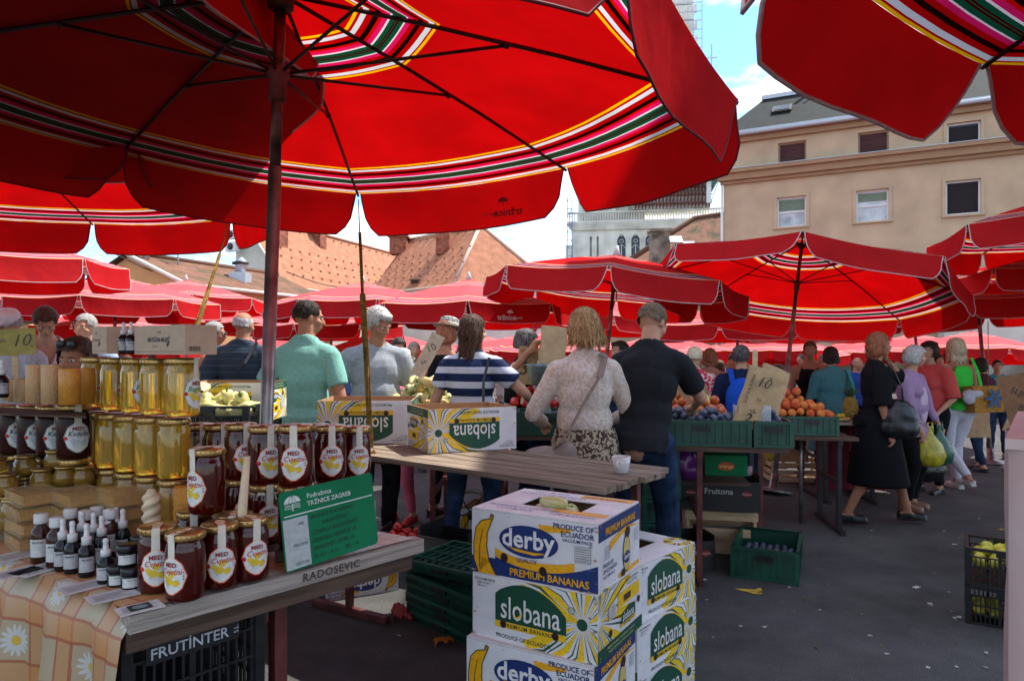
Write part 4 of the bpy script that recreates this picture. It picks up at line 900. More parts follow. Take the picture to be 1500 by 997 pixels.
    if skirt:
        b = MB(); w0, wz, hz = skirt; b.add([], [])
        n = 26; prof = [(1.06, .165), (.95, .205), (.80, .22), (hz + .02, w0), (hz, w0), (hz + .03, w0 - .02), (.80, .20), (.98, .16)]; vs = []; fs = []
        for z, r in prof:
            for k in range(n):
                a = 2 * PI * k / n; r2 = r * (1 + .05 * math.sin(k * 2.4) * (1 - z)); vs.append((r2 * math.cos(a) * s, r2 * math.sin(a) * (.80 + .42 * max(0, 1 - z)) * s + wz * (1 - z) * s, z * s))
        for i in range(len(prof) - 1):
            for k in range(n): fs.append((i * n + k, i * n + (k + 1) % n, (i + 1) * n + (k + 1) % n, (i + 1) * n + k))
        b.add(vs, fs, 0, True); b.build('skirt', bottom, t)
    if shoes:
        ms = mat('shoe_%02d%02d%02d' % tuple(int(c * 99) for c in shoes), shoes, .4)
        for i in (0, 1):
            f = ank[i]; b = MB(); b.cap((f.x, f.y - .045 * s, f.z - .055 * s), (f.x, f.y + .135 * s, f.z - .062 * s), .043 * s, .036 * s, 12); b.cap((f.x, f.y + .02 * s, f.z - .04 * s), (f.x, f.y - .05 * s, f.z - .03 * s), .045 * s, .042 * s)
            b.box((f.x, f.y + .04 * s, f.z - .086 * s), (.075 * s, .25 * s, .015 * s)); me = voxel(b, .012, 'shoe', 1); trim(me, lambda v: v.z > f.z - .018 * s or v.z < f.z - .099 * s); put('shoe', me, ms, t)
    if hat:
        kind, hm_, band = hat; b = MB()
        if kind == 'sun':
            b.lathe([(.150, .052), (.13, .058), (.096, .062), (.094, .10), (.086, .135), (.06, .15), (.01, .152)], 24, M=HM @ Matrix.Rotation(-.12, 4, 'X')); ho = b.build('hat', hm_, t)
            c = MB(); c.lathe([(.0985, .064), (.0975, .085), (.0955, .09)], 24, M=HM @ Matrix.Rotation(-.12, 4, 'X')); c.build('hat_band', band, ho)
        else:
            b.sphere((0, 0, 0), (.088, .105, .075), 18, 10, M=HM @ Matrix.Translation((0, -.012, .060))); b.add([(x, y, z) for x, y, z in [(-.06, .07, .06), (.06, .07, .06), (.045, .16, .045), (-.045, .16, .045), (0, .175, .043)]], [(0, 1, 2, 4, 3), (3, 4, 2, 1, 0)], M=HM); b.build('cap', hm_, t)
    if glasses:
        b = MB(); y, z = glasses
        for sg in (-1, 1):
            b.lathe([(.02, 0), (.024, .003), (.02, .006)], 12, M=HM @ Matrix.Translation((sg * .031, y, z)) @ Matrix.Rotation(R(-90), 4, 'X')); b.tube([HM @ Vector((sg * .05, y, z)), HM @ Vector((sg * .078, y - .08, z))], .002, 4)
        b.tube([HM @ Vector((-.02, y, z)), HM @ Vector((.02, y, z))], .002, 4); b.build('glasses', M_BLACK, t)
    return t, dict(U=U, s=s, sh=sh, hands=hands, HM=HM, ank=ank, hips=hips)
def child_strap(t, pts, w, m, name='strap'):
    b = MB(); P = [Vector(p) for p in pts]
    for a, c in zip(P[:-1], P[1:]): b.bar(a, c + (c - a).normalized() * .004, w, .006)
    return b.build(name, m, t)
def cloth(name, col, **k): return mat(name, col, .88, noise_amt=.10, nscale=60, bump=.25, bscale=350, **k)
JEANS = mat('blue_denim', (.018, .038, .085), .9, noise_amt=.35, nscale=10, bump=.3, bscale=300); BLK = cloth('black_cloth', (.007, .007, .009)); DJEANS = mat('black_denim', (.012, .012, .016), .9, noise_amt=.4, nscale=12)
def pz(px, d, dz=0): return ((px - 750) / 1000 * d, d, dz)
NEAR = .0115
# mint shirt man
person('man in a mint green t-shirt and black jeans seen from behind, head turned right', pz(446, 4.75), R(-12), 1.86, lean=.04, head=(.15, R(-50), 0), la=(-.27, .17, .98), ra=(.30, .05, .86), top=cloth('mint_cotton', (.20, .44, .36)), bottom=DJEANS, hair=('buzz', 'dark'), vox=NEAR, sleeve=.36, hem=.90, build=.96, skin=M_SKIN2, strands=900)
# grey haired man
person('grey haired man in a grey printed t-shirt looking down, face turned to the camera', pz(548, 5.4), R(-150), 1.84, lean=.10, head=(.42, R(30), 0), la=(-.22, .25, 1.0), ra=(.28, .10, .95), top=cloth('grey_marl_cotton', (.30, .32, .34)), bottom=DJEANS, hair=('crop', 'white'), vox=NEAR, sleeve=.36, build=1.08, skin=M_SKIN2, girth=.15, strands=900)
# child
person('small girl in a cream sun hat and pink top looking up to the left', pz(590, 6.05), R(160), 1.50, sex='f', head=(-.35, R(15), 0), la=(-.2, .15, .9), ra=(.2, .2, .95), top=cloth('pink_cotton', (.75, .20, .28)), bottom=cloth('pink_shorts', (.5, .1, .16)), hair=('short', 'fair'), hat=('sun', mat('cream_straw', (.68, .60, .45), .9, bump=.6, bscale=200), mat('pale_ribbon', (.6, .5, .45), .8)), vox=NEAR, build=.8, tank=True, shoes=(.5, .02, .02))
# woman with hat and sunglasses
person('woman in a checked sun hat and black tank top, in profile', pz(650, 6.2), R(-30), 1.79, sex='f', lean=.05, head=(.05, R(-10), 0), la=(-.15, .28, .95), ra=(.10, .30, 1.0), top=BLK, bottom=DJEANS, hair=('bob', 'auburn'), hat=('sun', blotch('checked_straw', (.03, .03, .03), (.5, .48, .42), 120, .48, .52), mat('cream_band', (.6, .55, .42), .8)), vox=NEAR, tank=True, build=1.1, skin=M_SKIN2, girth=.1)
# striped woman
t, I = person('woman with long brown hair in a navy and white striped t-shirt, seen from behind', pz(690, 4.95), R(-22), 1.76, sex='f', lean=.02, head=(.12, R(-30), 0), la=(-.25, .18, .95), ra=(.34, .36, 1.10), elbow=(None, (1, -.3, -.6)), feet=((-.20, .02), (.10, .14)), top=striped_cloth('navy_white_stripes', (.50, .52, .58), (.012, .022, .065), .105, .45, off=.02), bottom=JEANS, hair=('long', 'brown'), vox=NEAR, sleeve=.30, hem=.88, build=1.12, girth=.12, strands=2200, look=False)
child_strap(t, [(.20, -.125, 1.46), (.165, -.145, 1.30), (.17, -.16, 1.05), (.16, -.17, .90)], .018, M_BLACK)
# lace woman
LACE = blotch('cream_lace', (.54, .41, .32), (.66, .58, .52), 52, .44, .54)
t, I = person('blonde woman in a cream lace cardigan with beige shoulder bag, from behind', pz(857, 3.98), R(3), 1.745, sex='f', lean=.02, head=(.30, R(14), 0), la=(-.22, .30, 1.06), ra=(.20, .32, 1.06), elbow=((-1, -.7, -.9), (1, -.7, -.9)), feet=((-.1, 0), (.1, .03)), top=LACE, bottom=cloth('taupe_trousers', (.06, .035, .035)), hair=('bob', 'blonde'), vox=NEAR, sleeve=.97, hem=1.02, build=.99, girth=.18, strands=2600, look=True)
BAG = mat('taupe_leather', (.27, .215, .18), .6, noise_amt=.12, nscale=20, bump=.3, bscale=90)
child_strap(t, [(.075, .02, 1.50), (.10, -.09, 1.475), (.06, -.145, 1.36), (-.04, -.158, 1.20), (-.12, -.165, 1.05), (-.20, -.14, .96)], .042, BAG, 'bag_strap')
b = MB(); b.sphere((-.24, -.12, .87), (.155, .075, .10), 16, 10); b.sphere((-.13, -.14, .93), (.07, .05, .07)); b.sphere((-.30, -.12, .83), (.10, .07, .07)); put('handbag', voxel(b, .012, 'handbag', 3, .006, 12), BAG, t)
b = MB(); b.lathe([(.045, 0), (.05, .01), (.045, .02)], 12, M=TR(-.19, -.2, .87, 0, R(80))); b.build('bag_flap', BAG, t)
b = MB()
me = MB(); 
for i in range(24):
    a0 = 2 * PI * i / 24; b.add([], [])
b = MB(); n = 28; prof = [(1.06, .172), (.98, .198), (.88, .215), (.76, .225)]; b.add([(r * math.cos(2 * PI * k / n), r * .80 * math.sin(2 * PI * k / n), z) for z, r in prof for k in range(n)], [(i * n + k, i * n + (k + 1) % n, (i + 1) * n + (k + 1) % n, (i + 1) * n + k) for i in range(3) for k in range(n)], 0, True)
b.build('lace_hem', blotch('brown_lace', (.06, .04, .03), (.42, .34, .24), 34, .47, .53), t)
# dark t-shirt man
person('man with cropped hair in a dark grey t-shirt reaching to the plums', pz(942, 4.02), R(-28), 1.82, lean=.24, head=(.40, R(-20), 0), la=(-.12, .50, 1.08), ra=(.16, .54, 1.10), elbow=((-1, -.2, -.6), (1, -.3, -.7)), feet=((-.13, 0), (.12, .1)), top=cloth('charcoal_cotton', (.017, .018, .022)), bottom=JEANS, hair=('buzz', 'fair'), vox=NEAR, sleeve=.36, hem=.86, build=.97, strands=1500, look=True)
# the aisle: black dress
t, I = person('woman in a black dress walking right with one hand raised to her auburn hair', pz(1283, 5.95), R(-100), 1.66, sex='f', lean=.0, head=(.0, R(5), 0), la=(-.10, .13, 1.50), ra=(.22, .05, .85), elbow=((-.3, 1, -.3), None), feet=((-.06, .30, 0), (.06, -.26, .02)), top=BLK, bottom=BLK, skirt=(.245, .03, .37), hair=('bob', 'auburn'), vox=.012, sleeve=.5, hem=.90, build=1.12, girth=.1, skin=M_SKIN2, shoes=(.01, .01, .01), strands=900)
b = MB(); b.sphere((.20, .12, .93), (.09, .15, .17)); b.sphere((.20, .12, .86), (.10, .17, .10)); put('handbag', voxel(b, .014, 'handbag', 3, .005, 12), M_BLACK, t)
child_strap(t, [(.20, .03, 1.46), (.25, .12, 1.2), (.22, .14, 1.05)], .02, M_BLACK, 'bag_strap')
# lavender
LAV = cloth('lavender_knit', (.34, .22, .36))
t, I = person('elderly white haired woman in a lavender cardigan carrying a yellow bag and a cane', pz(1331, 6.55), R(-140), 1.55, sex='f', lean=.06, head=(.05, R(35), 0), la=(-.27, .22, .86), ra=(.24, .22, .82), top=LAV, bottom=BLK, hair=('curly', 'white'), vox=.012, sleeve=.86, hem=.80, build=1.18, girth=.25, shoes=(.25, .13, .08), strands=900)
b = MB(); b.sphere((0, .148, 1.12), (.10, .03, .20), 14, 10, M=Matrix.Scale(.886, 4)); b.build('pale_blouse', cloth('pale_lilac', (.55, .42, .52)), t)
hl = I['hands'][0][1]; hr = I['hands'][1][1]
cn = thing('walking_cane', 'thin brown walking cane held by the elderly woman in lavender', 'cane', (3.62, 6.38, 0)); b = MB(); b.tube([(0, 0, 0), (0, 0, .84), (.03, 0, .9), (.09, 0, .88)], .011, 6); b.build('shaft', mat('brown_wood_cane', (.22, .08, .03), .4), cn)
def bag(label, loc, col, h=.36, w=.24, name='plastic_bag', tr=.4, dk=None):
    t = thing(name, label, 'bag', loc); b = MB(); b.lathe([(w * .25, 0), (w * .48, .03), (w * .55, h * .3), (w * .42, h * .58), (w * .13, h * .85), (w * .05, h), (w * .06, h * 1.06)], 16)
    b.v = [Vector((v.x * (1 + .07 * math.sin(v.z * 40 + v.y * 30)), v.y * .62 * (1 + .08 * math.sin(v.x * 50)), v.z)) for v in b.v]
    b.build('bag_body', mat('thin_plastic_' + name + label[:6].replace(' ', '_'), col, .3, noise_amt=.3, nscale=14, trans=tr, bump=.7, bscale=25), t)
    b = MB(); b.tube([(-.03, 0, h * .9), (-.02, 0, h * 1.15), (.02, 0, h * 1.15), (.03, 0, h * .9)], .008, 5); b.build('handle', M_BLACK if dk else MATS['thin_plastic_' + name + label[:6].replace(' ', '_')], t); return t
bag('yellow thin plastic bag with fruit hanging from the hand of the woman in lavender', (3.93, 6.42, .42), (.65, .55, .03), .36, .26)
bag('dark green plastic bag hanging beside the yellow one', (4.07, 6.50, .42), (.01, .09, .05), .36, .24, 'green_bag', .2)
bag('black bag hanging behind the yellow and green bags', (4.05, 6.75, .22), (.006, .006, .008), .42, .42, 'black_bag', 0)
# coral
person('dark curly haired woman in a coral t-shirt facing left behind the woman in lavender', pz(1362, 7.3), R(120), 1.60, sex='f', top=cloth('coral_cotton', (.55, .08, .07)), bottom=BLK, hair=('curly', 'dark'), head=(.05, R(-10), 0), la=(-.2, .2, .95), build=1.15, girth=.15)
# blonde
t, I = person('blonde woman in a neon green tank top and white trousers walking away', pz(1402, 7.4), R(8), 1.64, sex='f', head=(.05, R(-5), 0), la=(-.30, .06, .80), ra=(.24, .20, .92), feet=((-.05, -.22, .10), (.10, .12, 0)), top=cloth('neon_green_cotton', (.05, .62, .06)), bottom=cloth('white_denim', (.56, .54, .60)), hair=('mid', 'platinum'), vox=.012, tank=True, hem=.93, build=1.08, skin=M_SKIN2, shoes=(.5, .48, .45), strands=1600, look=False)
b = MB(); b.box((0, 0, .14), (.40, .10, .28), TR(.16, -.20, .86, R(8), R(-4)), taper=-.1); bb = b.build('shoulder_bag', mat('mustard_cloth', (.36, .17, .035), .9, noise_amt=.2), t)
pr = Print(TR(.16, -.20, .86, R(8), R(-4)) @ Vector((-.20, -.051, 0)), (1, 0, 0), (0, -.07, 1))
for a in range(6): pr.ell(.22 + .065 * math.cos(a * 1.05), .15 + .065 * math.sin(a * 1.05), .05, .022, '12507A', rot=a * 1.05)
pr.build('printed_flower', bb)
child_strap(t, [(.10, -.22, 1.10), (.11, -.15, 1.30), (.12, -.06, 1.43)], .03, MATS['neon_green_cotton'], 'bag_handle')
b = MB(); b.sphere((-.02, -.23, 1.06), (.13, .06, .05)); b.sphere((-.08, -.25, 1.0), (.07, .04, .06)); b.sphere((.36, -.18, 1.05), (.06, .05, .08)); put('folded_cardigan', voxel(b, .013, 'folded_cardigan', 2, .006, 14), cloth('pale_grey_knit', (.45, .44, .48)), t)
# teal
t, I = person('woman with short black hair in a teal linen dress seen from behind', pz(1218, 7.7), R(5), 1.55, sex='f', head=(.1, 0, 0), la=(-.24, .22, .9), ra=(.24, .22, .95), top=cloth('teal_linen', (.07, .21, .23)), bottom=cloth('teal_linen', (.07, .21, .23)), skirt=(.27, 0, .45), hair=('bob', 'dark'), sleeve=.85, build=1.15, girth=.15, look=False)
child_strap(t, [(.15, -.05, 1.32), (.17, -.13, 1.15), (.17, -.16, .95), (.17, -.18, .78)], .04, cloth('teal_strap', (.05, .33, .30)))
person('woman in a black sleeveless top with pinned up brown hair, facing left', pz(1187, 8.1), R(150), 1.62, sex='f', head=(.1, R(5), 0), top=BLK, bottom=BLK, tank=True, hair=('updo', 'brown'), skin=M_SKIN2, build=1.1)
person('bald man in a blue shirt far behind the woman in teal', pz(1255, 9.6), R(-170), 1.42, top=cloth('blue_cotton', (.03, .08, .35)), bottom=JEANS, hair=('fringe', 'grey'), build=1.1)
t, I = person('dark haired man with a bright blue backpack seen from behind', pz(1086, 6.4), R(-15), 1.55, head=(.1, R(-15), 0), top=cloth('navy_cotton', (.012, .018, .05)), bottom=JEANS, hair=('crop', 'salt'), build=1.1, look=False, strands=500)
b = MB(); b.sphere((0, -.19, 1.05), (.155, .10, .22), 14, 10); put('backpack', voxel(b, .016, 'backpack', 2, .004), cloth('bright_blue_nylon', (.01, .07, .42)), t)
for sg in (-1, 1): child_strap(t, [(sg * .07, -.2, 1.12), (sg * .10, -.13, 1.30), (sg * .11, -.0, 1.34)], .05, MATS['bright_blue_nylon'], 'shoulder_strap')
person('short haired blonde woman in a red and white floral blouse', pz(1018, 6.7), R(-30), 1.55, sex='f', head=(0, R(-20), 0), top=blotch('floral_blouse', (.70, .62, .60), (.55, .03, .06), 26), bottom=JEANS, hair=('short', 'platinum'), build=1.08, look=False)
person('auburn haired woman in a dusty pink t-shirt', pz(1040, 7.6), R(-10), 1.53, sex='f', top=cloth('dusty_pink', (.42, .17, .13)), bottom=JEANS, hair=('bob', 'auburn'), build=1.1, look=False)
person('brown haired woman in a white top among the crowd facing right', pz(1053, 9.2), R(-60), 1.38, sex='f', top=cloth('white_cotton', (.6, .6, .58)), bottom=JEANS, hair=('bob', 'brown'))
person('auburn haired girl in a pale pink top facing right', pz(1071, 9.8), R(-60), 1.38, sex='f', top=cloth('pale_pink', (.55, .28, .26)), bottom=JEANS, hair=('bob', 'auburn'))
person('grey haired woman in a flowered pale blouse behind the peaches', pz(1140, 8.8), R(10), 1.33, sex='f', top=blotch('pale_flower_blouse', (.35, .38, .45), (.20, .06, .09), 20), bottom=JEANS, hair=('curly', 'salt'), look=False)
person('dark haired person bent behind the dark shirted man, only the head showing', pz(910, 6.9), R(120), 1.60, top=cloth('navy_cotton', 0), bottom=JEANS, hair=('crop', 'dark'))
# stallholders in the middle
t, I = person('stallholder in a pale pink shirt lifting a brown paper bag to his face', pz(815, 5.7), R(170), 1.70, head=(.1, R(10), 0), la=(.05, .30, 1.50), ra=(.16, .32, 1.58), elbow=((-1, 0, -1), (1, 0, -1)), top=cloth('pale_pink_shirt', (.62, .48, .50)), bottom=JEANS, hair=('short', 'dark'), build=1.15, sleeve=.4, skin=M_SKIN2)
person('dark haired stallholder with glasses in a black shirt beside the price card', pz(768, 6.1), R(-120), 1.68, head=(.2, R(30), 0), top=BLK, bottom=JEANS, hair=('curly', 'salt'), build=1.05, glasses=(.095, .005), skin=M_SKIN2)
person('dark haired man in a lilac shirt behind the girl', pz(584, 7.2), R(190), 1.64, head=(.3, 0, 0), top=cloth('lilac_shirt', (.35, .30, .45)), bottom=JEANS, hair=('short', 'dark'), build=1.1)
person('grey haired man far behind the woman in the sun hat', pz(606, 8.6), R(200), 1.62, top=cloth('pale_blue_shirt', (.35, .42, .5)), bottom=JEANS, hair=('short', 'grey'))
person('small fair person far away seen between the shoppers', pz(741, 10), R(60), 1.38, top=cloth('white_cotton', 0), bottom=JEANS, hair=('bob', 'auburn'))
# left
t, I = person('elderly white haired man in a dark checked polo with black shoulder bag', pz(355, 6.2), R(-5), 1.86, head=(.12, R(-15), 0), la=(-.27, .12, .95), ra=(.28, .1, .9), top=striped_cloth('dark_check', (.035, .055, .075), (.09, .12, .14), .06, .92), bottom=JEANS, hair=('fringe', 'white'), build=1.2, girth=.3, look=False, skin=M_SKIN2)
child_strap(t, [(.16, -.05, 1.58), (.12, -.19, 1.40), (-.02, -.23, 1.22), (-.15, -.23, 1.10)], .035, M_BLACK)
b = MB(); b.sphere((-.08, -.25, 1.05), (.19, .07, .15)); put('shoulder_bag', voxel(b, .015, 'shoulder_bag', 2, .006, 14), M_BLACK, t)
person('grey haired man with glasses in an orange t-shirt in profile facing right', pz(311, 7.0), R(-80), 1.80, head=(.12, 0, 0), top=cloth('orange_cotton', (.50, .17, .09)), bottom=JEANS, hair=('short', 'grey'), build=1.15, girth=.2, glasses=(.095, .005), skin=M_SKIN2)
person('man in a white cap looking down to the left at the far left', pz(30, 5.4), R(165), 1.82, lean=.1, head=(.35, R(10), 0), top=cloth('grey_blue_shirt', (.35, .38, .42)), bottom=JEANS, hair=('short', 'grey'), hat=('cap', mat('white_cap', (.62, .64, .68), .8), None), build=1.1)
t, I = person('woman with short brown hair in a loose white blouse leaning over the honey stall', pz(70, 5.8), R(-150), 1.90, sex='f', lean=.26, head=(.55, R(8), 0), la=(-.25, .35, .95), ra=(.1, .40, 1.0), top=cloth('white_linen', (.62, .62, .64)), bottom=JEANS, hair=('short', 'brown'), sleeve=.5, build=1.25, girth=.1, vox=.012, vneck=1.26, strands=900)
child_strap(t, [(-.14, .06, 1.50), (-.13, .17, 1.38), (-.16, .22, 1.2)], .03, cloth('navy_strap', (.02, .03, .12)))
person('grey haired man in a pale blue shirt in profile facing left', pz(128, 6.3), R(175), 1.84, head=(.1, R(5), 0), top=cloth('sky_blue_shirt', (.30, .40, .52)), bottom=JEANS, hair=('short', 'grey'), build=1.1)
person('honey seller with brown hair and sunglasses pushed up, peeping over the jars', pz(116, 3.35), R(180), 1.56, sex='f', head=(.12, 0, 0), top=cloth('brown_knit', (.10, .04, .03)), bottom=BLK, hair=('mid', 'brown'), glasses=(.078, .095), skin=M_SKIN2, vox=.012, strands=700)
# right, far
person('dark haired person in dark clothes and jeans carrying a brown paper bag, walking away', pz(1438, 8.6), R(20), 1.42, sex='f', la=(-.1, .2, .9), ra=(.15, .25, 1.0), feet=((-.1, -.1), (.1, .12)), top=cloth('dark_red_print', (.08, .015, .03)), bottom=JEANS, hair=('bob', 'dark'), build=1.15, look=False)
person('dark haired person in a turquoise t-shirt at the far right', pz(1461, 9.6), R(150), 1.38, top=cloth('turquoise_cotton', (.02, .38, .50)), bottom=JEANS, hair=('short', 'dark'))
crowd = [('salt', 'short', (.5, .48, .46)), ('brown', 'bob', (.45, .12, .1)), ('blonde', 'short', (.1, .2, .4)), ('dark', 'bob', (.6, .6, .6)), ('grey', 'short', (.12, .12, .14))]
CR = []
for i, (hc, hs_, c) in enumerate(crowd):
    tt, _ = person('distant shopper in the crowd under the far parasols, ' + ['greying hair and pale top', 'brown hair and red top', 'blonde hair and blue top', 'black hair and white top', 'grey hair and dark top'][i], (-9 + i * 2.3, 12.3 + .4 * i, 0), R(40 * i), 1.45, sex='mffm'[i % 4], top=cloth('crowd_%d' % i, c), bottom=JEANS, hair=(hs_, hc), vox=.02, look=False, group='distant shoppers'); CR.append(tt)
wh = ['at the far left', 'left of the ropes', 'behind the green shirted man', 'behind the grey haired men', 'behind the striped woman', 'behind the lace cardigan', 'behind the price cards', 'behind the peaches', 'behind the blonde woman']
used = {}
for i, (x, y) in enumerate(((-6.6, 11.6), (-5.2, 9.2), (-2.4, 9.3), (-2.9, 12), (-.7, 9.9), (.4, 11.6), (1.7, 10.4), (2.9, 11.5), (4.1, 12.7), (5.2, 11.4), (5.6, 13.2), (7.4, 12.2), (8.3, 14), (6.6, 10.6), (-8.2, 10.9), (-1.3, 14), (2.3, 14), (-4.6, 14.3))):
    src = CR[i % 5]; c = dup(src); c.location = (x, y, 0); c.rotation_euler = (0, 0, rnd.uniform(0, 6.28)); px = 750 + 1000 * x / y
    w = wh[min(8, max(0, int((px - 60) / 150)))]; lb = src['label'].split(', ')[1] + ' on a distant shopper ' + w; used[lb] = used.get(lb, 0) + 1
    c['label'] = 'distant shopper with ' + src['label'].split(', ')[1] + ' ' + w + ('' if used[lb] == 1 else ', the farther one')

# ------------------------------------------------------------------ stalls, boxes, crates
M_PLANK = mat('weathered_grey_plank', (.105, .076, .052), .8, noise_amt=.0, nscale=7, stretch=(.35, 6, 6), col2=(.33, .265, .20), bump=.5, bscale=40, detail=8)
M_BOARD = mat('pale_weathered_board', (.20, .165, .14), .85, nscale=9, stretch=(.3, 6, 6), col2=(.50, .44, .38), bump=.6, bscale=50, detail=8)
M_DPLANK = mat('dark_wet_plank', (.05, .032, .024), .7, nscale=9, stretch=(.3, 6, 6), col2=(.14, .09, .065), bump=.4, bscale=40)
M_LATH = mat('pale_poplar_lath', (.48, .33, .18), .8, nscale=12, stretch=(.4, 5, 5), col2=(.62, .47, .29), bump=.2)
def trestle(parent, x, y0, y1, zt, m, w=.035, foot=.10, cross=.42):
    for y in (y0, y1):
        b = MB(); b.bar((x, y, .035), (x, y, zt), w); b.build('leg', m, parent)
    b = MB(); b.bar((x, y0 - foot, .018), (x, y1 + foot, .018), w * 1.1, .034); b.build('foot_bar', m, parent)
    b = MB(); b.bar((x, y0 + w / 2, cross), (x, y1 - w / 2, cross), w * .9); b.build('cross_bar', m, parent)
def plank_table(name, label, loc, rz, L0, L1, dep, zt, npl, pm, frames, fm=None, th=.028, cat='table', jit=.02):
    t = thing(name, label, cat, loc, rz); fm = fm or M_RUST; pw = dep / npl
    for i in range(npl):
        a = L0 + rnd.uniform(-jit, jit); c = L1 + rnd.uniform(-jit, jit); b = MB(); b.box(((a + c) / 2, pw * (i + .5), zt - th / 2 + rnd.uniform(-.0015, .0015)), (c - a, pw - .009, th)); b.build('plank', pm, t)
    for x in frames:
        trestle(t, x, .05, dep - .05, zt - th - .002 - .03, fm); b = MB(); b.bar((x, .01, zt - th - .018), (x, dep - .01, zt - th - .018), .04, .032); b.build('cross_beam', fm, t)
    return t
plank_table('plank_table', 'weathered wooden plank table on oxide red legs with a banana box and a cup', (-.738, 3.6, 0), R(-37.6), -.72, 1.41, .63, .95, 6, M_PLANK, (1.24,), th=.026)
# banana boxes
BW, BD, BH = .50, .40, .228
def sunburst(p, cx, cy, r0, r1, n, a0=0, a1=2 * PI, cols=('F0C818', '2C5A3A')):
    for i in range(n):
        a = a0 + (a1 - a0) * (i + .5) / n; w = (.030 if i % 3 == 1 else .007) * (1 if i % 3 else 1); c = cols[0] if i % 3 == 1 else cols[1]
        b_ = a + .10 * math.sin(i * 1.7); pts = [(cx + r0 * math.cos(a), cy + r0 * math.sin(a))]
        for q in (0.4, .7, 1.0): pts.append((cx + (r0 + (r1 - r0) * q) * math.cos(a + (b_ - a) * q), cy + (r0 + (r1 - r0) * q) * math.sin(a + (b_ - a) * q)))
        L_ = [(x - w * q * math.sin(a), y + w * q * math.cos(a)) for (x, y), q in zip(pts, (0, .4, .7, 1))]; R_ = [(x + w * q * math.sin(a), y - w * q * math.cos(a)) for (x, y), q in zip(pts, (0, .4, .7, 1))]
        for j in range(3): p.poly([L_[j], R_[j], R_[j + 1], L_[j + 1]], c, 0)
def holes(p, pts, r=.013): 
    for x, y in pts: p.ell(x, y, r, r * 1.1, '2A1508', 6, 14)
BAN = [(-.5, 0), (-.46, -.10), (-.30, -.24), (-.05, -.30), (.25, -.24), (.46, -.06), (.50, .06), (.44, .05), (.22, -.07), (0, -.12), (-.22, -.08), (-.42, .03)]
def banana(p, x, y, s, rot=0, k=2, c='F2BE1E'):
    cr, sr = math.cos(rot), math.sin(rot); P = [(x + (a * cr - b * sr) * s, y + (a * sr + b * cr) * s) for a, b in reversed(BAN)]; P.reverse()
    n = len(P); P1 = [P[0], P[1], P[2], P[10], P[11]]; P2 = [P[2], P[3], P[9], P[10]]; P3 = [P[3], P[4], P[8], P[9]]; P4 = [P[4], P[5], P[6], P[7], P[8]]
    for q in (P1, P2, P3, P4): p.poly(q, c, k)
def slobana_front(p):
    W, H = BW, BH
    p.text('VACUUM PACK', .055, H - .018, .013, '3A3A30', 2, .01); p.text('KEEP AT 58° F', .052, H - .031, .010, '3A3A30', 2, .01); p.text('OR 14° C', .042, H - .042, .010, '3A3A30', 2, .01)
    sunburst(p, .445, .125, .02, .26, 34)
    arc = [(.10, .075), (.385, .075)] + [(.385 - .285 * i / 14, .135 + .062 * math.sin(PI * (i / 14)) ** .8 * (1.0 if i < 15 else 1) + .035 * (i / 14)) for i in range(15)]
    p.poly(arc, '0C4A34', 2); p.poly([(.30, .205), (.44, .13), (.42, .125), (.36, .145), (.25, .19), (.20, .222)], 'F0C010', 1)
    p.text('slobana', .243, .122, .112, 'E4E4E0', 4, .006, sx=.72); banana(p, .196, .108, .036, .6, 5, 'F0C010')
    p.rect(.10, .052, .385, .075, 'F0C010', 2); p.text('PREMIUM BANANAS', .243, .0625, .021, '0C3A2A', 4, .008, sp=1.15)
    p.text('PRODUCE OF ECUADOR', .215, .022, .020, '2A4A3A', 3, .01); p.ell(.445, .125, .020, .020, '0C4A34', 3); p.ell(.405, .165, .012, .012, '2C5A3A', 3); p.ell(.405, .165, .0095, .0095, 'C8C8C4', 4); p.text('R', .405, .165, .014, '2C5A3A', 5)
    holes(p, ((.135, .066), (.345, .066)))
def slobana_side(p):
    W, H = BD, BH
    sunburst(p, 0.0, .14, .02, .30, 22, -PI / 2, PI / 2); p.rect(.0, 0, W, .045, '0C4A34', 2)
    p.text('PREMIUM BANANAS · VACUUM PACK · ECUADOR', .2, .030, .011, 'D8D8A0', 3); p.text('PRODUCT OF ECUADOR · KEEP COOL AND DRY', .2, .014, .010, 'D8D8A0', 3)
    p.rect(.17, .135, .37, .185, 'F0C010', 2); p.rect(.22, .148, .28, .170, '4A2810', 6); p.text('VACUUM PACK', .30, .199, .014, '2A3A30', 3); p.text('PREMIUM BANANAS', .30, .213, .014, '2A3A30', 3)
    p.poly([(.19, .072), (.33, .072), (.33, .115), (.27, .122), (.21, .108)], '0C4A34', 3); p.text('slobana', .26, .092, .044, 'E4E4E0', 5, .01, sx=.8); p.rect(.19, .06, .33, .071, 'F0C010', 3); p.text('PREMIUM BANANAS', .26, .0655, .010, '0C3A2A', 5)
    p.rect(.085, .12, .15, .165, 'D2D2CE', 4)
    for i in range(5): p.rect(.09, .126 + i * .008, .143, .128 + i * .008, '555550', 5)
    holes(p, ((.10, .075), (.36, .115)), .012)
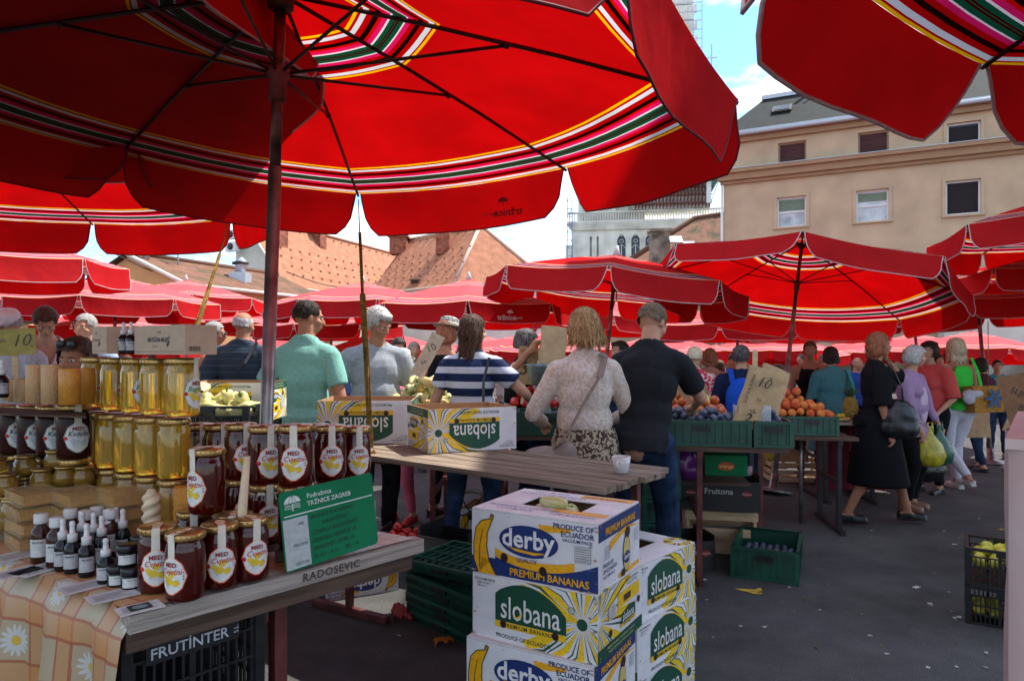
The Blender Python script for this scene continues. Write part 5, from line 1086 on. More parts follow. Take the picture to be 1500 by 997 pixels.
def derby_front(p):
    W, H = BW, BH; B = '15306E'; Y = 'F0AE10'
    n = 14; top = [(.10 + (W - .10) * i / n, .040 + 1.0 * (.10 + (W - .10) * i / n - .27) ** 2) for i in range(n + 1)]
    for i in range(n): p.poly([(top[i][0], .0), (top[i + 1][0], .0), (top[i + 1][0], top[i + 1][1]), (top[i][0], top[i][1])], B, 1)
    for i in range(n - 3): p.poly([(top[i][0], top[i][1]), (top[i + 1][0], top[i + 1][1]), (top[i + 1][0], top[i + 1][1] + .030), (top[i][0], top[i][1] + .030)], Y, 2)
    p.rect(0, 0, .10, .06, B, 1)
    p.poly([(.275, .205), (.40, .205), (.40, .19), (.285, .178)], Y, 1)
    # plain banana, standing
    for a, b in zip(((.012, .10), (.010, .05), (.02, .02), (.055, 0)), ((.010, .05), (.02, .02), (.055, 0), (.10, 0))): pass
    p.poly([(.030, .0), (.105, .0), (.075, .05), (.045, .06)], Y, 3); p.poly([(.012, .05), (.030, .0), (.045, .06), (.075, .05), (.066, .10), (.012, .11)][0:2] + [(.075, .045), (.066, .10), (.010, .11)], Y, 3)
    p.poly([(.010, .11), (.066, .10), (.068, .15), (.020, .165)], Y, 3); p.poly([(.020, .165), (.068, .15), (.088, .195), (.078, .200), (.045, .192)], Y, 3); p.poly([(.078, .199), (.089, .194), (.096, .214), (.084, .219)], 'B88410', 3)
    for pts in ([(.010, .05), (.010, .11), (.020, .165), (.045, .192), (.078, .2), (.084, .219), (.096, .214), (.088, .195), (.068, .15), (.066, .10), (.075, .05), (.105, .0)], [(.010, .05), (.03, 0)], [(.035, .02), (.036, .10), (.048, .16)]): p.line(pts, .0035, '2A2410', 4)
    p.ell(.236, .138, .118, .056, B, 3); p.text('derby', .234, .143, .090, 'E6E6E6', 5, .022); p.poly([(.150, .113), (.19, .099), (.26, .094), (.31, .106), (.26, .104), (.19, .109)], Y, 5)
    p.text('QUALITY', .23, .070, .020, B, 5, .015); p.text('PREMIUM BANANAS', .315, .023, .036, Y, 4, .02, sx=.95)
    p.text('PRODUCE OF', .41, .208, .026, B, 4, .018, sx=.95); p.text('ECUADOR', .425, .184, .026, B, 4, .018); p.text('VACUUM PACK', .425, .164, .016, B, 4, .012)
    p.rect(.415, .095, .475, .150, '8A8A90', 3); p.rect(.417, .097, .473, .148, 'C6C6C8', 4)
    for i in range(6): p.rect(.42, .101 + i * .008, .47, .103 + i * .008, '707078', 5)
    holes(p, ((.14, .07), (.295, .045)), .015)
def scuffs(p, w, h, seed, n=16):
    r_ = random.Random(seed)
    for i in range(n):
        x = r_.choice((r_.uniform(0, w), r_.uniform(0, .02), w - r_.uniform(0, .02))); y = r_.choice((r_.uniform(0, .015), h - r_.uniform(0, .012), r_.uniform(0, h))); s_ = r_.uniform(.002, .007)
        p.poly([(x, y), (x + s_ * 1.6, y - s_ * .4), (x + s_ * 2, y + s_ * .5), (x + s_ * .6, y + s_ * .9)], 'B09878' if i % 2 else '9A9690', 7)
    p.line([(w * .02, h * .33), (w * .5, h * .325 + .002), (w * .98, h * .335)], .0007, 'A8A8A6', 6)
def derby_side(p):
    B = '15306E'; Y = 'F0AE10'
    p.rect(0, .168, BD, BH, B, 1); p.text('PREMIUM BANANAS', .2, .192, .036, Y, 4, .02, sx=.9)
    for i in range(10):
        x0 = .10 + i * .03; x1 = x0 + .03; f = lambda x: .150 + .022 * math.sin((x - .1) / .3 * PI)
        p.poly([(x0, f(x0) - .03 * (1 - i / 10)), (x1, f(x1) - .03 * (1 - (i + 1) / 10)), (x1, f(x1)), (x0, f(x0))], Y, 2)
    p.ell(.26, .075, .038, .070, B, 2); p.ell(.26, .075, .034, .064, 'D8C070', 3); p.ell(.26, .06, .033, .022, B, 4); p.text('derby', .26, .062, .026, 'E6E6E6', 5, .015)
    p.text('PRODUCE', .085, .08, .020, B, 3, .015); p.text('OF ECUADOR', .10, .060, .020, B, 3, .015); p.text('VACUUM PACK', .09, .041, .015, B, 3, .012); p.rect(.18, .003, .39, .018, Y, 2)
    for j, x in ((0, .05), (1, .33)):
        for i in range(6): p.rect(x, .10 + i * .008, x + .05, .102 + i * .008, '7A7A88', 3)
    p.ell(.265, .15, .022, .020, '3A2010', 6); holes(p, ((.22, .008),), .018)
BOXP = {}
def banana_box(label, loc, rz, kind, top='lid', flip=False, group=None, sc=1.0, contents=None):
    t = thing('banana_box', label, 'cardboard box', loc, rz, group); t.scale = (sc, sc, sc)
    key = (kind, top, flip)
    if key not in BOXP:
        P = {}
        th = .006; W, D, H = BW, BD, BH
        for nm, c, d in (('front_wall', (W / 2, th / 2, H / 2), (W, th, H)), ('back_wall', (W / 2, D - th / 2, H / 2), (W, th, H)), ('side_wall', (th / 2, D / 2, H / 2), (th, D - 2 * th, H)), ('side_wall', (W - th / 2, D / 2, H / 2), (th, D - 2 * th, H))):
            b = MB(); b.box(c, d); 
            for i in range(len(b.f)): b.m[i] = 0
            # inner faces show raw brown card
            for i, f in enumerate(b.f):
                cc = sum((b.v[j] for j in f), Vector()) / 4; nn = (b.v[f[1]] - b.v[f[0]]).cross(b.v[f[2]] - b.v[f[1]]).normalized(); ctr = Vector((W / 2, D / 2, H / 2))
                if nn.dot(ctr - cc) > .1 and abs(nn.z) < .5: b.m[i] = 1
                if abs(nn.z) > .5: b.m[i] = 1
            P.setdefault('walls', []).append((nm, b.mesh(nm)))
        b = MB(); b.box((W / 2, D / 2, .004), (W - .012, D - .012, .006)); P['floor'] = b.mesh('floor')
        BOXP[key] = P
    P = BOXP[key]; mm = M_WHITE
    objs = []
    for nm, me in P['walls']: objs.append(put(nm, me, [mm, M_CARD], t))
    put('floor', P['floor'], M_CARD, t)
    if ('pf', key) not in BOXP:
        pf = Print((0, 0, 0), (1, 0, 0), (0, 0, 1), flip, BW, BH); (slobana_front if kind == 's' else derby_front)(pf); scuffs(pf, BW, BH, 3); o = pf.build('printed_front', objs[0]); BOXP[('pf', key)] = o.data
        for axis, idx in ((1, 3), (0, 2)):
            ps = Print((BW, 0, 0), (0, 1, 0), (0, 0, 1), flip, BD, BH) if axis else Print((0, BD, 0), (0, -1, 0), (0, 0, 1), flip, BD, BH); (slobana_side if kind == 's' else derby_side)(ps); scuffs(ps, BD, BH, 5 + idx); o = ps.build('printed_side', objs[idx]); BOXP[('ps%d' % idx, key)] = o.data
    else:
        put('printed_front', BOXP[('pf', key)], None, objs[0])
        for idx in (2, 3): put('printed_side', BOXP[('ps%d' % idx, key)], None, objs[idx])
    if top == 'lid':
        for x0, x1, y0, y1, tl in ((0, BW, 0, .13, 0), (0, BW, .29, BD, 0), (0, .13, .132, .288, .0), (.38, BW, .132, .288, 0)):
            b = MB(); b.box(((x0 + x1) / 2, (y0 + y1) / 2, BH + .003), (x1 - x0 - .002, y1 - y0 - .002, .005)); f = b.build('top_flap', mm, t)
            if x1 - x0 > .3:
                pr = Print((x0, y0, BH + .0058), (1, 0, 0), (0, 1, 0))
                if kind == 's': sunburst(pr, .45 if y0 < .1 else .05, .06, .02, .06, 16)
                else: pr.rect(.28, .08 if y0 < .1 else .05, .49, .125 if y0 < .1 else .10, 'E8A810', 0); pr.text('PRODUCE OF ECUADOR', .17, .085 if y0 < .1 else .03, .026, '6078A0', 1, .01); pr.text('VACUUM PACK', .15, .05 if y0 < .1 else .07, .022, '6078A0', 1, .01); pr.text('PREMIUM BANANAS', .38, .05 if y0 < .1 else .07, .020, '203878', 2, .01)
                pr.build('printed_flap', f)
    return t
def at_z(px, py, z): d = (EYE - z) * 1000 / (py - 515); return Vector(((px - 750) / 1000 * d, d, z))
# stack in the foreground; near corner (.286,2.25), front face runs back to the left
def stack(nx, ny, ang, levels, sc=1.0):
    for lab, kind, z, dx, dy, dr, top in levels:
        a = R(ang + dr); o = Vector((nx + dx, ny + dy, z)) - Vector((math.cos(a), math.sin(a), 0)) * BW * sc
        banana_box(lab, o, a, kind, top, sc=sc)
H1 = .232
stack(.286, 2.262, -30, (('blue and yellow banana box with green peppers in its open lid, topmost in front', 'd', 3 * H1, 0, 0, 0, 'lid'),
      ('white and green banana box with sunburst print, second from the top of the front stack', 's', 2 * H1, -.004, -.012, -1.5, 'lid'),
      ('blue and yellow banana box under the sunburst one, partly below the frame', 'd', H1, -.016, -.018, .5, 'lid'), ('banana box at the very bottom of the front stack', 's', 0, -.01, -.01, -1, 'lid')))
stack(.80, 2.99, 47, (('green and white banana box topping the short stack behind the front one', 's', 2 * H1 - .02, 0, 0, 0, 'lid'), ('green and white banana box in the middle of the short rear stack', 's', H1 - .01, .004, -.006, 1, 'lid'), ('banana box at the bottom of the short rear stack', 's', 0, 0, 0, -1, 'lid')), .96)
banana_box('upside down printed green and white banana box, open, alone on the plank table', (-.451, 3.67, .952), R(24), 's', 'open', True, sc=1.04).location = Vector((-.451, 3.67, .952))
banana_box('upside down printed banana box at the left end of the plank table behind the rope', (-1.16, 4.06, .952), R(3), 's', 'open', True, sc=1.12)
banana_box('upside down printed banana box behind the black crate of pale peppers', (-1.93, 3.98, 1.09), R(4), 's', 'open', True)
banana_box('blue and yellow banana box standing upside down on the ground behind the honey table', (-1.12, 4.10, 0), R(26), 'd', 'open', True, sc=.9)
banana_box('blue and white fruit box on the ground behind the legs of the striped woman', (-.42, 5.55, 0), R(-14), 'd', 'open', False)
# fruit
FR = {}
def fruit_mesh(kind):
    if kind in FR: return FR[kind]
    b = MB(); m = None
    if kind == 'plum':
        b.sphere((0, 0, 0), (.022, .022, .0265), 10, 7); m = [mat('blue_plum_skin', (.010, .011, .030), .42, nscale=38, col2=(.11, .125, .18), detail=3)]
    elif kind == 'peach': b.sphere((0, 0, 0), .036, 12, 8); m = [mat('peach_skin', (.62, .24, .05), .6, nscale=12, col2=(.50, .045, .03), detail=2)]
    elif kind == 'nectarine': b.sphere((0, 0, 0), .034, 12, 8); m = [mat('nectarine_skin', (.45, .05, .02), .35, nscale=14, col2=(.60, .18, .03), detail=2)]
    elif kind == 'tomato': b.sphere((0, 0, 0), (.038, .038, .032), 12, 8); b.add([(0, 0, .034)] + [(.016 * math.cos(a * PI / 5) * (1 if a % 2 else .3), .016 * math.sin(a * PI / 5) * (1 if a % 2 else .3), .035) for a in range(10)], [(0, 1 + k, 1 + (k + 1) % 10) for k in range(10)], 1); m = [mat('tomato_skin', (.55, .015, .01), .2), mat('tomato_leaf', (.03, .10, .015), .7)]
    elif kind == 'pepper':
        vs = []; fs = []; n = 16; pr = [(.008, -.062), (.018, -.05), (.028, -.02), (.034, .02), (.030, .045), (.016, .052), (.006, .044)]
        for r, z in pr:
            for k in range(n): a = 2 * PI * k / n; q = r * (1 + .14 * math.cos(3 * a)); vs.append((q * math.cos(a), q * math.sin(a), z))
        for i in range(len(pr) - 1):
            for k in range(n): fs.append((i * n + k, i * n + (k + 1) % n, (i + 1) * n + (k + 1) % n, (i + 1) * n + k))
        b.add(vs, fs, 0, True); b.tube([(0, 0, .044), (.004, 0, .062), (.012, 0, .072)], .0045, 6, 1); m = [mat('pale_pepper_skin', (.52, .50, .16), .25, nscale=9, col2=(.62, .58, .30)), mat('pepper_stalk', (.10, .22, .03), .6)]
    elif kind == 'orange_pepper': return ('o', fruit_mesh('pepper')[0], [mat('orange_pepper_skin', (.66, .36, .10), .25, nscale=9, col2=(.75, .58, .22)), MATS['pepper_stalk']])
    elif kind == 'lemon': b.lathe([(.004, -.042), (.012, -.034), (.026, -.02), (.031, 0), (.026, .02), (.012, .034), (.004, .042)], 12); m = [mat('yellow_green_skin', (.42, .45, .03), .35, nscale=20, col2=(.62, .50, .04))]
    elif kind == 'grape': b.sphere((0, 0, 0), .012, 8, 6); m = [mat('green_grape_skin', (.55, .55, .16), .3)]
    me = b.mesh(kind)
    for x in m: me.materials.append(x)
    FR[kind] = (me, m); return FR[kind]
PM = {}
def heap(kind, label, cat, group, M, w, d, n, z0, r, rise=.04, rows=None, sc=(.92, 1.08), lean=False):
    """grid of fruit on the box floor level z0, heaped towards the middle, each one an object"""
    if kind == 'orange_pepper':
        fruit_mesh('pepper')
        if 'op' not in PM:
            me = FR['pepper'][0].copy(); me.materials[0] = mat('orange_pepper_skin', (.66, .34, .08), .25, nscale=9, col2=(.75, .60, .25)); PM['op'] = me
        me = PM['op']
    else: me = fruit_mesh(kind)[0]
    nx = max(1, int(w / (2 * r))); ny = max(1, int(d / (2 * r))); c = 0; cells = [(i, j, l) for l in (0, 1, 2) for j in range(ny) for i in range(nx)]
    for i, j, l in cells:
        if c >= n: break
        x = (i + .5 + .5 * (l % 2)) / nx; y = (j + .5 + .5 * (l % 2)) / ny
        if x > .98 or y > .98: continue
        e = min(x, 1 - x, .5) * 2 * min(y, 1 - y, .5) * 2
        if l and (e < .18 * l or rnd.random() < .25 * l): continue
        p = M @ Vector((x * w + rnd.uniform(-.2, .2) * r, y * d + rnd.uniform(-.2, .2) * r, z0 + r + l * r * 1.35 + rise * e + rnd.uniform(-.15, .3) * r))
        o = bpy.data.objects.new({'pepper': 'pepper', 'orange_pepper': 'pepper', 'plum': 'plum'}.get(kind, kind), me); COL.objects.link(o); o.location = p; s_ = rnd.uniform(*sc); o.scale = (s_,) * 3
        o.rotation_euler = (rnd.uniform(-2, 2), rnd.uniform(-2, 2), rnd.uniform(0, 6)) if not lean else (R(90) + rnd.uniform(-.4, .4), rnd.uniform(-.5, .5), rnd.uniform(0, 6))
        tag(o, label, cat, group); c += 1
# crates
def crate(label, loc, rz, W=.6, D=.4, H=.18, style='green', group=None, rot=None, marks=None):
    t = thing('crate', label, 'crate', loc, rz, group, rot); m = M_GREEN if style == 'green' else M_BLACK
    b = MB(); b.box((W / 2, D / 2, .008), (W - .01, D - .01, .012))
    for i in range(int(W / .06)): b.box((.03 + i * .06, D / 2, .003), (.008, D - .02, .006))
    b.build('floor', m, t)
    def panel(L_, Mx, nm):
        b = MB()
        if style == 'green':
            b.box((L_ / 2, .006, H / 2), (L_ - .002, .006, H - .004), Mx)
            b.box((L_ / 2, 0, H - .010), (L_, .018, .020), Mx); b.box((L_ / 2, .0, .010), (L_, .016, .018), Mx)
            for i in range(int(L_ / .05) + 1): b.box((min(L_ - .008, .006 + i * .0495), -.001, H / 2), (.008 if i % 3 else .016, .010, H - .045), Mx)
            b.box((L_ / 2, -.001, H * .42), (L_ * .94, .008, .007), Mx)
        else:
            for z in (.008, H * .27, H * .5, H * .76, H - .009): b.box((L_ / 2, 0, z), (L_, .010 if z < H - .02 else .018, .014 if z in (.008, H - .009) else .007), Mx)
            n = int(L_ / .022)
            for i in range(n + 1): b.box((.006 + i * (L_ - .012) / n, .001, H * (.5 if i % 7 == 0 else .385)), (.006 if i % 7 else .014, .007, H * (.98 if i % 7 == 0 else .76)), Mx)
        o = b.build(nm, m, t)
        if style == 'green':
            h = MB(); h.box((L_ / 2, -.006, H * .68), (.115, .008, .040), Mx); h.box((L_ / 2, -.012, H * .76), (.095, .010, .010), Mx); h.build('handle', M_BLACK, o)
        else:
            h = MB(); h.box((L_ / 2, -.004, H * .885), (.14, .008, H * .14), Mx); h.build('handle', M_BLACK, o)
        return o
    fr = panel(W, TR(0, .009, 0), 'side_panel'); panel(W, TR(W, D - .009, 0, PI), 'side_panel'); panel(D - .036, TR(.009, D - .018, 0, -PI / 2), 'end_panel'); panel(D - .036, TR(W - .009, .018, 0, PI / 2), 'end_panel')
    for x, y in ((.012, .012), (W - .012, .012), (.012, D - .012), (W - .012, D - .012)): b = MB(); b.box((x, y, H / 2), (.025, .025, H)); b.build('corner_post', m, t)
    if marks: pr = Print((0, -.003, 0), (1, 0, 0), (0, 0, 1)); marks(pr); pr.build('printed_name', fr)
    return t
def lath_crate(label, loc, rz, W=.5, D=.3, H=.24, text=None, m=None):
    t = thing('wooden_crate', label, 'wooden crate', loc, rz); m = m or M_LATH; n = 3
    for k in range(n):
        z = .035 + k * (H - .05) / (n - 1) * .98; hh = (H / n) * .62
        for y in (.005, D - .005): b = MB(); b.box((W / 2, y, z), (W, .007, hh)); o = b.build('slat', m, t)
        if k == 1 and text: pr = Print((0, .0008, 0), (1, 0, 0), (0, 0, 1)); pr.text(text, W / 2, z, .045, 'B03020', 1, .02); pr.build('printed_name', o)
        for x in (.005, W - .005): b = MB(); b.box((x, D / 2, z), (.007, D - .02, hh)); b.build('slat', m, t)
    for x in (.02, W - .02):
        for y in (.02, D - .02): b = MB(); b.box((x, y, H / 2 + .01), (.022, .022, H + .02)); b.build('corner_post', m, t)
    for i in range(4): b = MB(); b.box((W / 2, D * (i + .5) / 4, .006), (W - .02, D / 4 - .012, .006)); b.build('floor_slat', m, t)
    return t
# plum stall
ST = TR(.80, 4.47, 0, R(-9)); STz = R(-9); zt = .885
plank_table('market_stall', 'wooden market stall on oxide red steel legs piled with crates of plums and peaches', (.80, 4.47, 0), STz, 0, .98, 1.55, zt, 12, M_DPLANK, (.42,), cat='stall', th=.03)
trestle(bpy.data.objects['market_stall'], .93, .72, 1.45, zt - .062, M_RUST)
def inst(M, x, y, z=0): return M @ Vector((x, y, z))
crate('long green crate heaped with dark plums at the front of the plum stall', inst(ST, .12, .01, zt + .002), STz, .62, .40, .17)
heap('plum', 'dark blue plum heaped in the front crate of the plum stall', 'plum', 'plums in the front crate', ST @ Matrix.Translation((.14, .03, 0)), .57, .34, 150, zt + .115, .0235, .03)
crate('narrow green crate of plums at the right end of the plum stall', inst(ST, .755, .01, zt + .002), STz, .24, .40, .17)
heap('plum', 'dark blue plum in the narrow right crate of the plum stall', 'plum', 'plums in the narrow crate', ST @ Matrix.Translation((.77, .03, 0)), .20, .34, 45, zt + .115, .0235, .02)
crate('green crate of red nectarines behind the plums', inst(ST, .10, .47, zt + .002), STz, .60, .40, .17)
heap('nectarine', 'red and orange nectarine in the crate behind the plums', 'nectarine', 'nectarines behind the plums', ST @ Matrix.Translation((.12, .49, 0)), .55, .35, 70, zt + .15, .035, .06)
crate('green crate of pale grapes at the back of the plum stall', inst(ST, .12, .98, zt + .002), STz, .60, .40, .17)
heap('grape', 'pale green grape heaped at the back of the plum stall', 'grape', 'grapes at the back of the plum stall', ST @ Matrix.Translation((.25, 1.0, 0)), .42, .34, 240, zt + .20, .0125, .14)
crate('green crate heaped with orange peaches right of the plum stall', (2.30, 5.72, .80), R(-8), .42, .42, .16)
heap('peach', 'orange and red peach heaped in the crate right of the plums', 'peach', 'peaches in the right crate', TR(2.30, 5.72, 0, R(-8)) @ Matrix.Translation((-.22, .02, 0)), .62, .38, 62, .93, .036, .10)
plank_table('peach_table', 'small table carrying the peaches beside the galvanised pole', (1.86, 5.72, 0), R(-8), 0, .98, .62, .795, 5, M_DPLANK, (.15, .85), M_DSTEEL)
crate('green crate of peaches behind the paper price bag', (1.90, 5.74, .80), R(-8), .38, .42, .16)
# open tub of plums in clear plastic
for i, (x, lb) in enumerate(((.70, 'left'), (.82, 'right'))):
    t = thing('clear_tub', 'clear plastic tub of plums on the plum stall, the %s one of two' % lb, 'plastic tub', inst(ST, x, .12, zt + .165), STz); m = mat('clear_plastic', (.75, .78, .82), .12, alpha=.3, noise_amt=.05)
    b = MB(); b.box((0, -.05, .05), (.10, .002, .10)); b.box((0, .05, .05), (.10, .002, .10)); b.box((-.05, 0, .05), (.002, .098, .10)); b.box((.05, 0, .05), (.002, .098, .10)); b.build('tub_wall', m, t)
    heap('plum', 'dark blue plum inside a clear plastic tub on the plum stall', 'plum', 'plums in the clear tubs', ST @ Matrix.Translation((x - .045, .075, 0)), .09, .09, 9, zt + .17, .0225, .03)
# paper bags and price cards
def curved_card(name, label, cat, loc, rz, w, h, draw, lean=0, roll=0, m=None, stick=True, th=.004):
    t = thing(name, label, cat, loc, rz); Mx = TR(0, 0, 0, 0, lean, roll); b = MB(); b.box((0, 0, h / 2), (w, th, h), Mx); o = b.build('card', m or M_CARD, t)
    pr = Print(Mx @ Vector((-w / 2, -th / 2 - .0004, 0)), Mx.to_3x3() @ Vector((1, 0, 0)), Mx.to_3x3() @ Vector((0, 0, 1))); draw(pr); pr.build('handwriting', o)
    if stick: b = MB(); b.bar(Mx @ Vector((.0, th / 2 + .006, -.16)), Mx @ Vector((0, th / 2 + .006, h * .95)), .02, .006); b.build('stick', M_LATH, t)
    return t
curved_card('price_card', 'brown cardboard price card tilted over the nectarines', 'price card', at(1022, 584, 4.95), R(-6), .19, .30, lambda p: (p.text('SLATKA', .095, .22, .050, '2A1A10', 1, sp=1.0, rot=-.0), p.text('MED', .09, .13, .055, '2A1A10', 1)), R(-8), R(-28))
def paper_bag(label, loc, rz, w, h, d, draw=None, roll=0, lean=0):
    t = thing('paper_bag', label, 'paper bag', loc, rz); Mx = TR(0, 0, 0, 0, lean, roll); m = mat('kraft_paper', (.46, .31, .17), .85, noise_amt=.12, nscale=14, bump=.5, bscale=22)
    b = MB(); n = 5; V = []
    for j in range(n + 1):
        q = j / n; dd = d * (1 - .75 * q ** 1.5); wv = .006 * math.sin(j * 2.3)
        V += [(-w / 2 + wv, -dd / 2, h * q), (0, -dd / 2 - .008 * math.sin(j * 1.9), h * q + .004), (w / 2 + wv, -dd / 2, h * q), (w / 2 + wv - .008, 0, h * q), (w / 2 + wv, dd / 2, h * q), (-w / 2 + wv, dd / 2, h * q), (-w / 2 + wv + .008, 0, h * q)]
    k = 7; b.add(V, [(j * k + i, j * k + (i + 1) % k, (j + 1) * k + (i + 1) % k, (j + 1) * k + i) for j in range(n) for i in range(k)] + [tuple(reversed(range(k)))], M=Mx); o = b.build('paper', m, t)
    if draw:
        sl_ = (d * .75) / 2 / h; pr = Print(Mx @ Vector((-w / 2, -d / 2 - .014, 0)), Mx.to_3x3() @ Vector((1, 0, 0)), Mx.to_3x3() @ Vector((0, sl_ * .85, 1))); draw(pr); pr.build('handwriting', o)
    return t
def bagtext(p): p.text('10', .105, .31, .095, '2A1A10', 1, -.005, shear=.3); p.text('99', .145, .35, .025, '2A1A10', 1); p.text('2', .055, .06, .10, '2A1A10', 1, shear=.4); p.text('kg', .085, .12, .04, '2A1A10', 1, rot=.5); p.text('za', .105, .20, .035, '2A1A10', 1); p.text('SLATKA RANA', .028, .25, .030, '2A1A10', 1, rot=1.5)
paper_bag('tall brown paper bag with a handwritten price stuck up among the plums', at(1090, 626, 4.42), R(4), .155, .40, .05, bagtext, R(17))
b = MB(); t = thing('wooden_stake', 'pale wooden stake rising behind the paper price bag', 'stake', at(1104, 624, 4.50)); b.bar((0, 0, -.02), (.01, 0, .50), .032, .008); b.build('stake', M_LATH, t)
paper_bag('plain brown paper bag behind the price bag', at(1112, 612, 4.60), R(10), .20, .36, .08, None, R(22))
paper_bag('brown paper bag held up by the stallholder in the pale pink shirt', at(806, 545, 5.36), R(8), .20, .36, .10, None, R(6))
curved_card('price_card', 'cardboard sign with price standing in the tomatoes', 'price card', at(768, 562, 5.45), R(0), .16, .30, lambda p: (p.text('DOMAĆA', .08, .26, .030, '2A1A10', 1), p.text('RAJČICA', .08, .225, .028, '2A1A10', 1), p.text('3', .06, .12, .16, '2A1A10', 1), p.text('kn', .125, .12, .04, '2A1A10', 1)), R(-6), R(8))
curved_card('price_card', 'large pale cardboard sign tilted beside the woman in the sun hat', 'price card', at(610, 550, 5.25), R(-8), .11, .36, lambda p: (p.text('10', .055, .24, .08, '4A3A30', 1, rot=.9), p.text('kn', .055, .12, .05, '4A3A30', 1, rot=.9)), R(-10), R(27), mat('pale_cardboard', (.52, .40, .28), .9))
# table in the middle with peppers, tomatoes, plums
plank_table('market_stall', 'market stall in the middle with yellow peppers, tomatoes and plums', (-.98, 5.12, 0), R(-2), 0, 1.55, .85, .87, 8, M_DPLANK, (.38, .90, 1.45), cat='stall')
crate('green crate of plums beside the lace cardigan woman', (.03, 5.10, .875), R(-3), .52, .38, .17)
heap('plum', 'dark blue plum in the crate behind the striped sleeve', 'plum', 'plums in the middle crate', TR(.03, 5.10, 0, R(-3)) @ Matrix.Translation((.02, .03, 0)), .48, .33, 75, .98, .0235, .02)
crate('green crate heaped with red tomatoes behind the plums', (-.02, 5.53, .875), R(-3), .50, .40, .17)
heap('tomato', 'red tomato heaped beside the metal scale', 'tomato', 'tomatoes in the middle stall', TR(-.02, 5.53, 0, R(-3)) @ Matrix.Translation((.0, .02, 0)), .46, .34, 44, 1.03, .037, .09)
crate('green crate heaped with yellow and orange peppers', (-1.00, 5.14, .875), R(2), .60, .40, .17)
heap('pepper', 'pale yellow pepper in the heap behind the rope', 'pepper', 'yellow peppers in the middle heap', TR(-1.00, 5.14, 0) @ Matrix.Translation((.02, .02, 0)), .56, .36, 60, 1.00, .036, .20, lean=True)
heap('orange_pepper', 'orange streaked pepper in the heap behind the rope', 'pepper', 'orange peppers in the middle heap', TR(-.98, 5.10, 0) @ Matrix.Translation((.05, .05, 0)), .46, .28, 14, 1.04, .055, .05, lean=True)
crate('green crate of pale peppers at the foot of the price sign', (-.40, 5.14, .875), R(0), .40, .38, .12)
heap('pepper', 'pale green pepper beside the striped woman', 'pepper', 'pale peppers beside the striped woman', TR(-.38, 5.16, 0), .36, .32, 22, .95, .036, .02, lean=True)
# scale
t = thing('market_scale', 'grey metal market scale with a deep pan between tomatoes and the cardigan woman', 'scale', (.20, 5.02, .875 + .175), R(5)); ms = mat('grey_enamel', (.18, .22, .21), .45, .5, noise_amt=.2)
b = MB(); b.box((0, .05, .05), (.18, .14, .10), taper=.2); b.tube([(0, .05, .10), (0, .05, .20)], .015, 8); b.build('base', ms, t); b = MB(); b.lathe([(.05, .20), (.065, .21), (.085, .34), (.095, .36), (.090, .36), (.08, .34), (.06, .22), (.01, .215)], 20, c=(0, .05, 0)); b.build('pan', ms, t)
# front of the picture: cup
t = thing('coffee_cup', 'white ceramic cup with a dark rim of coffee on the corner of the plank table', 'cup', (.497, 3.10, .951), R(30)); mc = mat('white_glaze', (.66, .66, .64), .18, noise_amt=.04)
b = MB(); b.lathe([(.024, 0), (.030, .004), (.038, .04), (.042, .075), (.0395, .075), (.036, .045), (.027, .010), (.002, .008)], 24); b.build('bowl', mc, t)
b = MB(); b.tube([(-.030 - .018 * math.sin(PI * i / 8) - .006 * i / 8, -.02 - .012 * math.sin(PI * i / 8), .020 + .045 * i / 8) for i in range(9)], .0045, 8); b.build('handle', mc, t)
b = MB(); b.lathe([(.0, .062), (.0385, .0621)], 20); b.build('coffee', mat('coffee_residue', (.16, .07, .03), .4), t)
pr = Print((.028, -.034, .045), (.75, .66, 0), (0, 0, 1)); pr.text('caffe', 0, 0, .014, 'A02018', 1, .02); pr.build('printed_word', t)
# peppers in the open derby box
a = R(-30); Md = TR(.286 - math.cos(a) * BW, 2.262 - math.sin(a) * BW, 0, a)
heap('pepper', 'pale green pepper inside the topmost banana box', 'pepper', 'peppers in the topmost banana box', Md @ Matrix.Translation((.12, .12, 0)), .27, .17, 22, 3 * H1 + .115, .034, .01, lean=True)
# green crates: column, folded pile, plum crate on the ground
for k in range(5):
    crate('green folding crate, %s from the top of the column left of the stall legs' % ORD[4 - k], (.84 + .008 * (k % 2), 4.66, .002 + k * .166), R(-6), .30, .40, .162)
def folded(label, loc, rot):
    t = thing('folded_crate', label, 'folded crate', loc, rot=rot); b = MB(); b.box((.30, .20, .018), (.60, .40, .030)); b.build('base', M_GREEN, t)
    for y in (.012, .388): b = MB(); b.box((.30, y, .028), (.60, .024, .055)); b.build('rim', M_GREEN, t)
    for x in (.012, .588): b = MB(); b.box((x, .2, .028), (.024, .352, .055)); b.build('rim', M_GREEN, t)
    for i in range(9): b = MB(); b.box((.065 + i * .059, .2, .040), (.012, .35, .010)); b.build('rib', M_GREEN, t)
    for i in range(3): b = MB(); b.box((.30, .09 + i * .11, .046), (.55, .010, .008)); b.build('rib', M_GREEN, t)
    b = MB(); b.box((.3, -.004, .03), (.12, .01, .02)); b.build('handle', M_BLACK, t)
for k in range(5): folded('green crate folded flat, %s from the bottom of the low pile' % ORD[k], (-.60 + .006 * (k % 2), 3.86 - .008 * (k % 3), .001 + k * .050), (0, 0, R(-45 + (k % 2) * 1.5)))
folded('green folded crate lying askew on the very top of the low pile', (-.615, 3.90, .262), (R(4), R(-3), R(-41)))
crate('green crate with a few plums standing alone on the asphalt', (1.455, 4.545, .001), R(-25), .42, .58, .21)
heap('plum', 'dark plum at the bottom of the green crate on the asphalt', 'plum', 'plums in the crate on the ground', TR(1.455, 4.545, 0, R(-25)) @ Matrix.Translation((.04, .06, 0)), .34, .46, 62, .075, .0235, .0)
